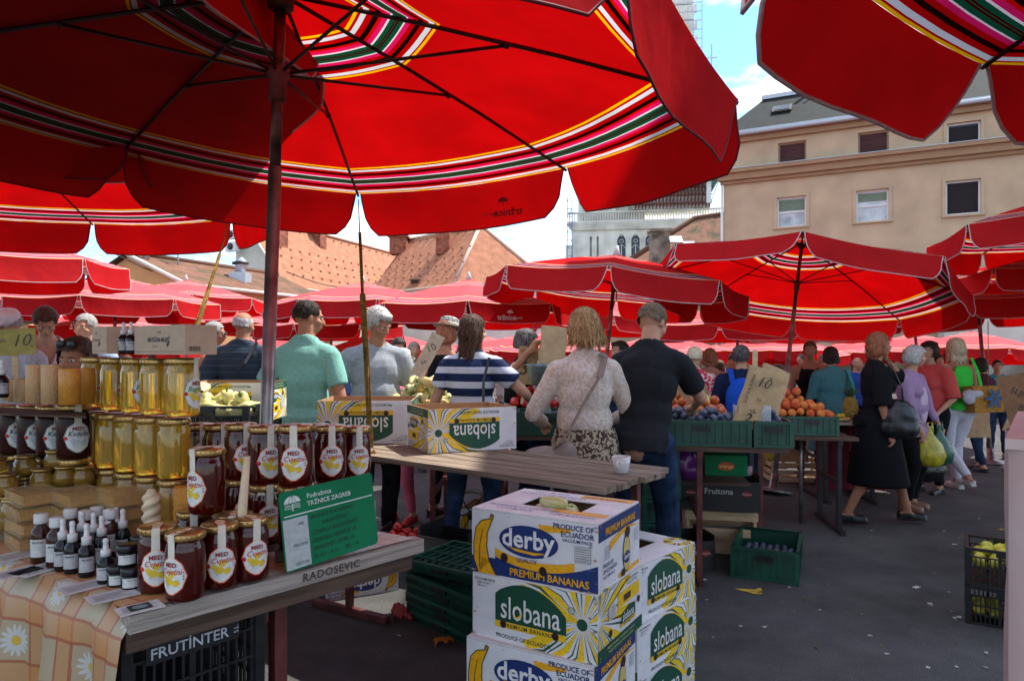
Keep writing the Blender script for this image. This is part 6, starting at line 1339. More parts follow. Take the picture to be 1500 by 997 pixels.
# black fruit cartons
def fruitona(label, loc, rz, W=.60, D=.40, H=.22, cut=True, rot=None):
    t = thing('black_carton', label, 'cardboard box', loc, rz, rot=rot); m = mat('black_printed_card', (.012, .011, .013), .5, noise_amt=.2); 
    for nm, c, d in (('front_wall', (W / 2, .003, H * .42), (W, .006, H * .84)), ('back_wall', (W / 2, D - .003, H * .42), (W, .006, H * .84)), ('side_wall', (.003, D / 2, H / 2), (.006, D - .012, H)), ('side_wall', (W - .003, D / 2, H / 2), (.006, D - .012, H))):
        b = MB(); b.box(c, d); o = b.build(nm, m, t)
        if nm == 'front_wall': pr = Print((0, 0, 0), (1, 0, 0), (0, 0, 1)); pr.text('Fruitona', W * .5, H * .55, .060, 'C8C4BC', 1, .01); pr.ell(W * .16, H * .5, .028, .022, '8A1410', 1); pr.text('Fruitona', W * .16, H * .5, .020, 'C8C4BC', 2); pr.ell(W * .84, H * .5, .028, .022, '8A1410', 1); pr.text('Fruitona', W * .84, H * .5, .020, 'C8C4BC', 2); pr.build('printed_name', o)
    b = MB(); b.box((W / 2, D / 2, .005), (W - .014, D - .014, .005)); b.build('floor', M_CARD, t)
    return t
fruitona('black fruit carton with clear trays inside, resting on the wooden crate under the stall', (1.23, 5.06, .335), R(-12), .58, .40, .26)
for i in range(3):
    t = thing('clear_tray', 'clear plastic fruit tray in the upper black carton, %s from the left' % ORD[i], 'plastic tray', (1.40 + .16 * i, 5.22 - .03 * i, .57), R(20 * i - 12)); b = MB(); b.box((0, 0, 0), (.15, .11, .004)); b.box((0, -.055, .035), (.15, .002, .07)); b.box((-.075, 0, .035), (.002, .11, .07)); b.box((.075, 0, .035), (.002, .11, .07)); b.box((0, .055, .035), (.15, .002, .07)); b.build('tray', mat('clear_rose_plastic', (.75, .5, .52), .12, alpha=.4), t)
lath_crate('pale wooden crate under the black carton with a peach beside it', (1.30, 5.12, .001), R(-12), .52, .34, .30)
fruitona('empty black fruit carton on the ground behind the green column', (.98, 4.62, .001), R(9), .42, .36, .24)
o = bpy.data.objects.new('peach', fruit_mesh('peach')[0]); COL.objects.link(o); tag(o, 'single peach lying by the corner of the wooden crate under the stall', 'peach'); o.location = (1.30, 5.0, .036)
lath_crate('pale wooden crate with red printing, full of greens, beyond the plum stall', (2.98, 7.85, .001), R(-4), .62, .42, .22, 'ancona')
t = thing('cardboard_box', 'open brown cardboard box lying in the wooden crate beyond the stall', 'cardboard box', (3.30, 7.95, .20), R(-8)); b = MB(); b.box((.0, .1, .07), (.34, .006, .14)); b.box((-.17, .22, .07), (.006, .24, .14)); b.box((.17, .22, .07), (.006, .24, .14)); b.box((0, .34, .09), (.34, .006, .18)); b.box((.22, .2, .1), (.1, .24, .005), TR(0, 0, 0, 0, 0, R(-30))); b.build('walls', M_CARD, t)
t = thing('cabbage_net', 'yellow net sack of vegetables beside the cardboard box beyond the stall', 'net sack', (3.0, 8.2, .12)); b = MB(); b.sphere((0, 0, .14), (.17, .15, .14), 14, 9); me = voxel(b, .02, 'sack', 1, .012, 20); put('sack', me, mat('yellow_net', (.60, .50, .10), .8, noise_amt=.4, nscale=60), t)
t = thing('support_pole', 'thin galvanised steel pole standing at the corner of the peach table', 'pole', (2.53, 5.98, 0)); b = MB(); b.tube([(0, 0, 0), (0, 0, .95)], .017, 8); b.build('tube', M_GALV, t)
# second table line with plates
plank_table('grey_table', 'grey market table with a plate and a pineapple, on black trestle legs', (3.02, 6.75, 0), R(-3), 0, 1.05, .75, .80, 5, M_PLANK, (.10, .55), M_DSTEEL)
t = thing('serving_tray', 'shallow yellow tray with peeled fruit on the grey table', 'tray', (3.28, 6.95, .803)); b = MB(); b.lathe([(.10, 0), (.14, .008), (.15, .03), (.14, .03), (.11, .014), (.01, .012)], 18); b.build('plate', mat('yellow_tray', (.6, .42, .14), .5), t)
for k in range(4): o = bpy.data.objects.new('lemon', fruit_mesh('lemon')[0]); COL.objects.link(o); o.location = (3.22 + .05 * k, 6.93 + .03 * (k % 2), .85); o.rotation_euler = (1.5, k, 0); o.scale = (.8, .8, .8); tag(o, 'yellow fruit lying on the tray on the grey table', 'lemon', 'fruit on the tray')
t = thing('pineapple', 'whole pineapple standing on the grey table next to the black dress', 'pineapple', (3.52, 7.1, .803)); b = MB(); b.lathe([(.035, 0), (.065, .04), (.075, .11), (.065, .19), (.035, .23)], 14); b.build('fruit_body', blotch('pineapple_rind', (.10, .07, .02), (.38, .26, .06), 40, .02, .12, 'v'), t)
b = MB()
for k in range(22): a = k * 2.4; r = .012 + .03 * (k / 22); b.add([(.01 * math.cos(a + .8), .01 * math.sin(a + .8), .22), (.01 * math.cos(a - .8), .01 * math.sin(a - .8), .22), (r * 1.5 * math.cos(a), r * 1.5 * math.sin(a), .30), (r * 2.6 * math.cos(a), r * 2.6 * math.sin(a), .42 - k * .006)], [(0, 1, 2), (0, 2, 3), (1, 3, 2)])
stuff(b.build('leaf_crown', mat('pineapple_leaf', (.07, .12, .06), .6), t))
t = thing('burgundy_cloth', 'burgundy cloth hanging under the grey table', 'cloth', (3.25, 7.3, 0)); b = MB(); n = 20; b.add([(x / n * .75, .04 * math.sin(x * 1.9), z) for z in (.02, .4, .78) for x in range(n + 1)], [(j * (n + 1) + i, j * (n + 1) + i + 1, (j + 1) * (n + 1) + i + 1, (j + 1) * (n + 1) + i) for j in range(2) for i in range(n)], 0, True); b.build('sheet', cloth('burgundy_cloth', (.22, .03, .05)), t)
t = thing('purple_bag', 'purple plastic bag sagging under the left end of the plum stall', 'bag', (1.12, 4.95, .60), R(-10)); b = MB(); b.sphere((0, 0, .1), (.20, .10, .11), 14, 9); b.sphere((.15, 0, .06), (.10, .08, .09)); put('bag_body', voxel(b, .015, 'bag_body', 2, .012, 12), mat('purple_plastic', (.14, .02, .16), .35), t)
thing('shelf', 'narrow plank shelf under the plum stall holding the purple bag', 'shelf', (1.1, 4.95, .0)).rotation_euler = (0, 0, STz); b = MB(); b.box((.2, .0, .58), (.75, .3, .02)); b.build('plank', M_DPLANK, bpy.data.objects['shelf']); trestle(bpy.data.objects['shelf'], -.1, -.12, .12, .57, M_DSTEEL, .025, .03)
t = thing('green_carton', 'green printed fruit carton on the shelf under the plum stall', 'cardboard box', (1.42, 5.02, .592), R(-9)); b = MB(); b.box((.15, .1, .075), (.30, .2, .15)); o = b.build('carton_body', mat('green_print', (.01, .16, .06), .6), t); pr = Print((0, 0, 0), (1, 0, 0), (0, 0, 1)); pr.ell(.15, .07, .06, .03, 'C04818'); pr.text('orange', .15, .07, .035, 'E8C060', 1, .02); pr.build('printed_mark', o)
# black crates at the right
for k, lab in ((0, 'lower'), (1, 'upper')): crate('%s black lattice crate of yellow green peppers at the right edge' % lab, (2.51, 3.78, .001 + k * .212), R(-33), .42, .34, .208, 'black')
heap('lemon', 'yellow green pepper in the upper black crate at the right edge', 'pepper', 'peppers in the upper black crate', TR(2.51, 3.78, 0, R(-33)) @ Matrix.Translation((.03, .03, 0)), .36, .28, 34, .30, .034, .0)
heap('lemon', 'yellow green pepper in the lower black crate at the right edge', 'pepper', 'peppers in the lower black crate', TR(2.51, 3.78, 0, R(-33)) @ Matrix.Translation((.03, .03, 0)), .36, .28, 20, .02, .034, .0)
# right edge: stall wrapped in plastic, cardboard signs, crates
def plastic_stall():
    t = thing('covered_stall', 'stall corner wrapped in a pale pink plastic sheet at the right edge', 'stall', (.945, 1.30, 0), R(-38)); m = mat('pink_plastic_sheet', (.60, .38, .36), .22, nscale=3, col2=(.62, .52, .50), bump=.6, bscale=6)
    b = MB(); n = 26; m_ = 16; V = []
    for j in range(m_ + 1):
        z = 1.33 * j / m_
        for i in range(n + 1):
            q = i / n; L_ = q * 1.5; x, y = (0, .75 - L_) if L_ < .75 else (L_ - .75, 0); wv = .010 * math.sin(L_ * 17 + z * 2) + .006 * math.sin(L_ * 41 + z * 7); V.append((x + (wv if L_ < .75 else 0), y + (wv if L_ >= .75 else 0), z))
    b.add(V, [(j * (n + 1) + i, j * (n + 1) + i + 1, (j + 1) * (n + 1) + i + 1, (j + 1) * (n + 1) + i) for j in range(m_) for i in range(n)], 0, True); b.build('plastic_sheet', m, t)
    b = MB(); b.box((.375, .375, 1.325), (.76, .76, .02)); b.build('top_board', m, t); b = MB(); b.tube([(-.012, .5, 1.22), (-.022, .42, 1.22)], .01, 6); b.build('hook', M_GALV, t)
    for x, y in ((.04, .04), (.7, .04), (.04, .7), (.7, .7)): b = MB(); b.bar((x, y, 0), (x, y, 1.31), .04); b.build('leg', M_DSTEEL, t)
plastic_stall()
curved_card('price_card', 'large brown cardboard sign leaning at the right edge, in front', 'price card', at(1522, 655, 4.5), R(-20), .24, .50, lambda p: (p.text('ŠLJIVE', .12, .36, .055, '1A100A', 1, rot=-.6), p.text('8 kn', .12, .25, .06, '1A100A', 1, rot=-.6)), R(-10), R(-12), mat('dark_cardboard', (.20, .105, .055), .9))
curved_card('price_card', 'narrow pale wooden price board standing upright at the right edge', 'price card', at(1513, 648, 4.2), R(10), .09, .44, lambda p: (p.text('35', .045, .34, .06, '3A2A20', 1, rot=1.3), p.text('kn kg', .045, .2, .035, '3A2A20', 1, rot=1.4)), R(-5), R(4), M_LATH, False)
curved_card('price_card', 'dark brown cardboard sign tilted behind the other signs at the right edge', 'price card', at(1496, 640, 5.2), R(-30), .26, .46, lambda p: (p.text('10', .15, .3, .1, '2A1A10', 1),), R(-14), R(22))
plank_table('right_stall', 'market stall at the right edge carrying crates and signs', (3.14, 4.30, 0), R(-36), 0, 1.3, 1.2, .84, 10, M_DPLANK, (.25, 1.4), cat='stall')
for k in range(4): lath_crate('pale wooden crate in the pile at the right edge, %s from the bottom' % ORD[k], (3.37 + .01 * (k % 2), 4.62, .02 + k * .155), R(-34), .5, .34, .15) if k < 4 else None
heap('tomato', 'red tomato on the stall at the right edge', 'tomato', 'tomatoes at the right edge', TR(3.45, 4.65, 0, R(-36)), .40, .35, 26, .85, .038, .05)
t = thing('plastic_bag', 'crumpled clear plastic bag hanging from the right edge crates', 'bag', (3.36, 4.50, .32)); b = MB(); b.sphere((0, 0, .06), (.06, .06, .11), 12, 8); put('bag_body', voxel(b, .012, 'bag_body', 1, .012, 22), mat('clear_bag', (.7, .74, .78), .2, alpha=.5), t)
paper_bag('brown paper bag carried by the person in dark clothes at the right', at(1428, 640, 8.2), R(0), .30, .45, .12)
t = thing('red_bag', 'bright red plastic bag at the bottom right corner', 'bag', (1.02, 1.75, .38)); b = MB(); b.sphere((.25, .1, .0), (.25, .12, .10), 14, 9); put('bag_body', voxel(b, .014, 'bag_body', 2, .01, 14), mat('red_plastic', (.45, .01, .03), .3), t)
t = thing('crate_stand', 'old wooden crate under the red bag at the bottom right corner', 'wooden crate', (1.05, 1.72, 0)); b = MB(); b.box((.25, .12, .14), (.5, .3, .28)); b.build('crate_body', M_DPLANK, t)
# litter
def scrap(label, px, py, s, col, name='litter', rz=0, crumple=.006):
    x, y = gp(px, py); b = MB(); n = 5; V = [((i / n - .5) * s + rnd.uniform(-.1, .1) * s, (j / n - .5) * s * .6, .004 + abs(crumple * math.sin(i * 2 + j * 1.3))) for j in range(n + 1) for i in range(n + 1)]
    b.add(V, [(j * 6 + i, j * 6 + i + 1, (j + 1) * 6 + i + 1, (j + 1) * 6 + i) for j in range(n) for i in range(n)], 0, True); o = b.build(name, mat('scrap_' + label.split()[0], col, .7)); o.location = (x, y, 0); o.rotation_euler.z = rz; tag(o, label, 'litter')
scrap('white paper scrap beside the stall foot bar', 1029, 850, .05, (.6, .6, .58)); scrap('white torn paper on the asphalt in the aisle', 1342, 861, .05, (.6, .6, .6), rz=.5); scrap('pale paper scrap near the bottom of the aisle', 1405, 905, .035, (.5, .48, .44), rz=1)
scrap('cream leaf scrap in the aisle above the paper', 1398, 798, .04, (.55, .5, .42)); scrap('orange peel lying in front of the folded crates', 649, 943, .09, (.55, .26, .05), 'peel', .3, .03); scrap('yellow leaf near the stall in the aisle', 1467, 776, .06, (.5, .36, .05), rz=.4)
scrap('beige cardboard scrap near the yellow marks', 1085, 778 + 0, .07, (.40, .30, .22), rz=.2); scrap('white crumb on the asphalt below the shoe', 1362, 885, .03, (.5, .5, .5)); scrap('blue grey stain like foil by the black crate', 1390, 868, .02, (.3, .35, .4))
x, y = gp(590, 912); t = thing('net_bag', 'crumpled red plastic net bag on the ground beside the folded crates', 'net bag', (x, y + .05, 0)); t.scale = (.62, .62, .7); b = MB(); b.sphere((-.05, .05, .05), (.07, .05, .07), 12, 8); b.sphere((.04, .0, .03), (.05, .04, .03)); put('net', voxel(b, .01, 'net', 1, .016, 30), mat('red_net', (.62, .07, .07), .5, trans=.35), t)
for i in range(46):
    px, py = rnd.uniform(560, 1460), rnd.uniform(760, 985)
    if rnd.random() < .3: continue
    x, y = gp(px, py); b = MB(); s_ = rnd.uniform(.006, .018); b.add([(-s_, -s_ * .6, .004), (s_, -s_ * .4, .007), (s_ * .7, s_ * .6, .004), (-s_ * .6, s_ * .5, .006)], [(0, 1, 2, 3)]); o = b.build('crumb', mat('pale_crumb', (.42, .40, .36), .8)); o.location = (x, y, 0); o.rotation_euler.z = i; tag(o, 'tiny pale crumb trodden on the asphalt', 'litter', 'crumbs on the asphalt')
LEAF = [mat('dry_leaf_%d' % i, c, .7) for i, c in enumerate(((.20, .22, .04), (.35, .22, .05), (.06, .14, .03), (.5, .46, .36)))]
for i in range(45):
    px, py = rnd.uniform(540, 1470), rnd.choice((rnd.uniform(735, 800), rnd.uniform(740, 985))); x, y = gp(px, py)
    if 690 < px < 1010 and py > 800: continue
    s_ = rnd.uniform(.007, .020); b = MB(); b.add([(-s_, 0, .004), (-s_ * .3, -s_ * .45, .009), (s_ * .5, -s_ * .3, .005), (s_, 0, .010), (s_ * .4, s_ * .4, .006), (-s_ * .4, s_ * .35, .008)], [(0, 1, 2, 3, 4, 5)]); o = b.build('leaf', LEAF[i % 4]); o.location = (x, y, 0); o.rotation_euler.z = i * 1.3; tag(o, 'small trodden leaf scrap lying on the market asphalt', 'leaf', 'leaf scraps on the asphalt')
# trestle foot behind the honey table, black crate with pale peppers
t = thing('steel_trestle', 'dark steel trestle with a long foot bar standing behind the honey table', 'trestle', (-.93, 3.91, 0), R(-30)); b = MB(); b.bar((-.28, 0, .02), (.28, 0, .02), .045, .036); b.build('foot_bar', M_RUST, t); b = MB(); b.bar((0, 0, .04), (0, 0, .88), .035); b.build('leg', M_RUST, t); b = MB(); b.bar((-.28, 0, .90), (.28, 0, .90), .04); b.build('head_bar', M_RUST, t)
plank_table('side_table', 'low plank table behind the honey jars holding the black crate of peppers', (-2.2, 3.52, 0), R(0), 0, .95, .95, .98, 8, M_DPLANK, (.1, .85))
crate('black lattice crate of pale round peppers beside the pole', (-1.88, 3.56, .982), R(2), .50, .36, .235, 'black'); crate('empty black crate supporting the box behind the pale peppers', (-1.93, 3.99, .982), R(4), .48, .36, .10, 'black')
heap('pepper', 'pale green pepper in the black crate beside the pole', 'pepper', 'pale peppers in the black crate', TR(-1.88, 3.56, 0) @ Matrix.Translation((.02, .02, 0)), .46, .32, 34, 1.15, .036, .01, sc=(.95, 1.15))
fruitona('black carton with tomatoes on the ground between the trestle legs', (-.95, 4.75, .001), R(-8), .52, .36, .24)
heap('tomato', 'red tomato in the black carton on the ground', 'tomato', 'tomatoes in the black carton', TR(-.95, 4.75, 0, R(-8)) @ Matrix.Translation((.03, .03, 0)), .44, .28, 16, .14, .038)
fruitona('black carton standing on the cross bars under the plank table', (-.62, 4.46, .001), R(-30), .40, .30, .36)
t = thing('hand_truck_wheel', 'pale rimmed cart wheel standing behind the striped woman', 'wheel', (-.32, 5.40, .21)); b = MB(); b.tube([(.19 * math.cos(2 * PI * i / 24), 0, .19 * math.sin(2 * PI * i / 24)) for i in range(25)], .018, 6); b.build('tyre', mat('pale_rubber', (.40, .36, .28), .7), t); b = MB(); b.lathe([(.03, -.02), (.04, 0), (.03, .02)], 10, M=TR(0, 0, 0, 0, R(90)))
for k in range(6): b.bar((0, 0, 0), (.18 * math.cos(k * PI / 3), 0, .18 * math.sin(k * PI / 3)), .01)
b.build('spokes', M_DSTEEL, t)
# ropes
def strap(label, pts, w, col=(.26, .16, .04)):
    t = thing('rope', label, 'rope', pts[0]); b = MB(); P = [Vector(p) - Vector(pts[0]) for p in pts]
    for i, (a, c) in enumerate(zip(P[:-1], P[1:])): b.bar(a, c, w[i], .004); b.tube([a + Vector((w[i] * .3, -.004, 0)), c + Vector((-w[i] * .3, -.004, 0))], .0025, 5)
    b.build('strap', mat('ochre_webbing', col, .8, noise_amt=.35, nscale=30, bump=.4), t); return t
strap('twisted ochre strap tying the large parasol to the plank table', [at(525, 292, 3.46), at(527, 340, 3.5), at(531, 430, 3.56), at(537, 530, 3.62), at(543, 655, 3.68)], (.004, .016, .03, .03))
t = thing('rope_knot', 'frayed knot of the strap on the edge of the plank table', 'knot', at(545, 662, 3.70)); b = MB()
for k in range(7): b.tube([(0, 0, 0), (.03 * math.cos(k), -.02, -.01 + .03 * math.sin(k * 2)), (.07 * math.cos(k * 1.3), -.01, -.02 + .02 * math.sin(k))], .005, 5)
b.build('loops', MATS['ochre_webbing'], t)
strap('ochre strap hanging from the parasol at the left towards the jars', [at(334, 316, 4.3), at(328, 352, 4.2), at(322, 372, 4.15), at(305, 425, 3.9), at(289, 476, 3.7)], (.006, .008, .020, .026))
strap('thin cord hanging at the right parasols', [at(1447, 470, 6.6), at(1448, 560, 6.6)], (.003,), (.3, .12, .12))

# ------------------------------------------------------------------ honey stall
O = Vector((-.835, 1.49)); E1 = Vector((.671, .741)); E2 = Vector((-.85, .527)); TZ = .93
def hp(s, t_, z=TZ): v = O + E1 * s + E2 * t_; return Vector((v.x, v.y, z))
a1 = math.atan2(E1.y, E1.x)
t = thing('honey_table', 'honey stall table with a weathered pale front board and red steel leg', 'stall', (O.x, O.y, 0), a1)
b = MB(); b.box((.41, .012, TZ - .022), (.83, .055, .040)); o = b.build('board', M_BOARD, t)
pr = Print((0, -.0158, TZ - .042), (1, 0, 0), (0, 0, 1)); pr.text('RADOSEVIC', .50, .020, .030, '3A3430', 1, .015, sp=1.15); pr.build('handwriting', o)
b = MB(); b.box((.395, .03, TZ - .068), (.80, .05, .045)); b.build('board', M_DPLANK, t)
perp = .95
for i in range(8): b = MB(); b.box((.40, .105 + i * .118, TZ - .016), (.80, .112, .024)); b.build('plank', M_DPLANK, t)
b = MB(); b.bar((.405, .10, .02), (.405, .10, TZ - .095), .036); b.build('leg', M_RUST, t); b = MB(); b.bar((.405, .80, .02), (.405, .80, TZ - .095), .036); b.build('leg', M_RUST, t); b = MB(); b.bar((.405, .0, .012), (.405, .95, .012), .04, .022); b.build('foot_bar', M_RUST, t)
# tablecloth
def cloth_mat():
    m = mat('plaid_daisy_cloth', (.62, .50, .34), .45, noise_amt=.05, nscale=6); n = m.node_tree.nodes; l = m.node_tree.links; p = n['Principled BSDF']
    t = n.new('ShaderNodeTexCoord'); sx = n.new('ShaderNodeSeparateXYZ'); l.new(t.outputs['UV'], sx.inputs[0])
    def M_(op, a, b=None, c=None):
        q = n.new('ShaderNodeMath'); q.operation = op
        for i, v in enumerate((a, b, c)):
            if v is None: continue
            if isinstance(v, (int, float)): q.inputs[i].default_value = v
            else: l.new(v, q.inputs[i])
        return q.outputs[0]
    def band(coord, per, w, off=0): f = M_('FRACT', M_('DIVIDE', M_('ADD', coord, off + per * 50), per)); return M_('LESS_THAN', M_('ABSOLUTE', M_('SUBTRACT', f, .5)), w / 2)
    def mixc(f, a, b):
        q = n.new('ShaderNodeMixRGB'); l.new(f, q.inputs['Fac'])
        for k, v in (('Color1', a), ('Color2', b)):
            if isinstance(v, tuple): q.inputs[k].default_value = (*v, 1)
            else: l.new(v, q.inputs[k])
        return q.outputs[0]
    u, v = sx.outputs[0], sx.outputs[1]; base = (.36, .28, .17)
    c = base
    for co in (u, v):
        c = mixc(M_('MULTIPLY', band(co, .16, .36), .55), c, (.44, .17, .035)); c = mixc(M_('MULTIPLY', band(co, .16, .05, .028), .8), c, (.30, .07, .03)); c = mixc(M_('MULTIPLY', band(co, .16, .05, -.028), .8), c, (.30, .07, .03))
    # daisies in the gaps between the bands
    fx = M_('SUBTRACT', M_('FRACT', M_('DIVIDE', M_('ADD', u, 8.0), .16)), .5); fy = M_('SUBTRACT', M_('FRACT', M_('DIVIDE', M_('ADD', v, 8.0), .16)), .5)
    fx2 = M_('SUBTRACT', M_('ABSOLUTE', fx), .5); 
    gx = M_('SUBTRACT', M_('FRACT', M_('ADD', M_('DIVIDE', M_('ADD', u, 8.0), .16), .5)), .5); gy = M_('SUBTRACT', M_('FRACT', M_('ADD', M_('DIVIDE', M_('ADD', v, 8.0), .16), .5)), .5)
    r_ = M_('SQRT', M_('ADD', M_('MULTIPLY', gx, gx), M_('MULTIPLY', gy, gy))); an = M_('ARCTAN2', gy, gx)
    pet = M_('LESS_THAN', r_, M_('ADD', M_('MULTIPLY', M_('ABSOLUTE', M_('COSINE', M_('MULTIPLY', an, 7.0))), .12), .13)); cu = M_('FLOOR', M_('ADD', M_('DIVIDE', M_('ADD', u, 8.0), .16), .5)); cv = M_('FLOOR', M_('ADD', M_('DIVIDE', M_('ADD', v, 8.0), .16), .5)); par = M_('LESS_THAN', M_('MODULO', M_('ADD', cu, cv), 2.0), .5)
    c = mixc(M_('MULTIPLY', M_('MULTIPLY', pet, par), .8), c, (.46, .48, .47)); c = mixc(M_('MULTIPLY', M_('LESS_THAN', r_, .08), par), c, (.50, .33, .04))
    l.new(c, p.inputs['Base Color']); return m
b = MB(); nu = 44; V = []; UV = []
# top sheet then the drop over the left edge of the frame
rowsv = []
for j in range(9):
    s = .02 + (.80 - .02) * (1 - j / 8); rowsv.append([(hp(s, q * 1.35 / nu, TZ + .0022 + .0008 * math.sin(q * .9 + j)), (q * 1.35 / nu, s)) for q in range(nu + 1)])
base_dir = Vector((-E1.x, -E1.y, 0))
for j in range(1, 17):
    z = .022 * 0 + .93 - .90 * j / 16; row = []
    for q in range(nu + 1):
        tt_ = q * 1.35 / nu; P0 = hp(0, tt_); amp = min(1, j / 5) * .028; w = amp * (math.sin(tt_ * 26 + .5 * math.sin(j * .4)) + .5 * math.sin(tt_ * 61 + 1)); row.append((Vector((P0.x, P0.y, z)) + base_dir * (.012 + w + .03 * j / 16), (tt_, -.90 * j / 16)))
    rowsv.append(row)
V = [p for r in rowsv for p, u in r]; U_ = [u for r in rowsv for p, u in r]; k = nu + 1
b.add(V, [(j * k + i, j * k + i + 1, (j + 1) * k + i + 1, (j + 1) * k + i) for j in range(len(rowsv) - 1) for i in range(nu)], 0, True, uvs=U_)
o = b.build('tablecloth', cloth_mat()); tag(o, 'orange plaid oilcloth with white daisies draped over the honey table', 'tablecloth')
# frutinter crates under the table
for k in range(3):
    lab = ('topmost', 'middle', 'lowest')[k]; z = .58 - k * .285; lo = hp(.012, .055, z)
    cdir = a1
    crate('%s black lattice crate stacked under the honey table' % lab, (lo.x, lo.y, z), a1, .34, .55, .275, 'black', marks=(lambda p: (p.rect(.05, .20, .27, .245, '101214', 1), p.text('FRUTÍNTER', .15, .222, .036, 'B8BCC4', 3, .012), p.text('S.L.', .262, .225, .016, 'B8BCC4', 3, rot=1.57))) if k == 0 else None)
# flat cards under the bottles
for i, (px, py, w_, h_, rz) in enumerate(((30, 812, .13, .09, 1.0), (62, 832, .13, .08, 1.2), (125, 858, .11, .07, .9), (165, 872, .10, .07, .8), (205, 890, .09, .06, .75), (24, 838, .10, .07, 1.1))):
    p = at_z(px, py, TZ + .004); t = thing('leaflet', 'printed leaflet lying on the tablecloth, %s from the left' % ORD[(1, 2, 3, 4, 5, 0)[i]], 'leaflet', p, rz); b = MB(); b.box((0, 0, .0008), (w_, h_, .0012)); o = b.build('sheet', mat('leaflet_paper', (.60, .60, .58), .5, noise_amt=.1), t)
    pr = Print((-w_ / 2, -h_ / 2, .0015), (1, 0, 0), (0, 1, 0)); 
    for q in range(5): pr.rect(w_ * .1, h_ * (.2 + .13 * q), w_ * (.85 - .1 * (q % 3)), h_ * (.225 + .13 * q), '606064')
    if i == 4: pr.rect(w_ * .25, h_ * .2, w_ * .75, h_ * .85, '1A3030', 1); pr.ell(w_ * .5, h_ * .5, w_ * .18, h_ * .2, '7A8A88', 2)
    pr.build('print', o)
class CP(Print):
    def __init__(s, r, z0, ang=0, eps=.0004): s.r = r; s.z0 = z0; s.ang = ang; s.mb = MB(); s.cols = []; s.w = 0; s.eps = eps
    def P(s, x, y, k): a = x / s.r + s.ang; rr = s.r + s.eps * (k + 1.5); return Vector((rr * math.sin(a), -rr * math.cos(a), s.z0 + y))
    def fan(s, pts, c, k=0, n=7):   # polygon cut into vertical strips so that it follows the cylinder
        xs = [p[0] for p in pts]; x0, x1 = min(xs), max(xs)
        def span(x):
            ys = []
            for (ax, ay), (bx, by) in zip(pts, pts[1:] + pts[:1]):
                if (ax - x) * (bx - x) <= 0 and ax != bx: ys.append(ay + (by - ay) * (x - ax) / (bx - ax))
            return (min(ys), max(ys)) if ys else (0, 0)
        X = [x0 + (x1 - x0) * (i / n) for i in range(n + 1)]; X[0] += 1e-5; X[-1] -= 1e-5; Y = [span(x) for x in X]
        for i in range(n): s.poly([(X[i], Y[i][0]), (X[i + 1], Y[i + 1][0]), (X[i + 1], Y[i + 1][1]), (X[i], Y[i][1])], c, k)
def ogee(w, h, g=0):
    P = []; 
    for i in range(33):
        a = -PI / 2 + 2 * PI * i / 32; x = math.cos(a); y = math.sin(a); r = 1 + .22 * max(0, abs(y) - .75) * 2; P.append(((w / 2 - g) * x * (1 if abs(y) < .8 else .9), (h / 2 - g) * y * r))
    return P
HON = {'light': mat('pale_acacia_honey', (.98, .60, .06), .06, noise_amt=.05, nscale=5, trans=.72, spec=.5), 'red': mat('dark_red_honey', (.075, .004, .002), .07, noise_amt=.1, nscale=5, trans=.35, spec=.4), 'dark': mat('black_chestnut_honey', (.030, .006, .004), .16, noise_amt=.1, spec=.12), 'comb': mat('golden_honey', (.45, .25, .04), .08, trans=.5)}
M_LID = mat('gold_jar_lid', (.42, .26, .09), .3, .8, noise_amt=.15, nscale=30)
M_GLASS = mat('jar_glass_base', (.80, .74, .45), .05, trans=.9)
JP = {}
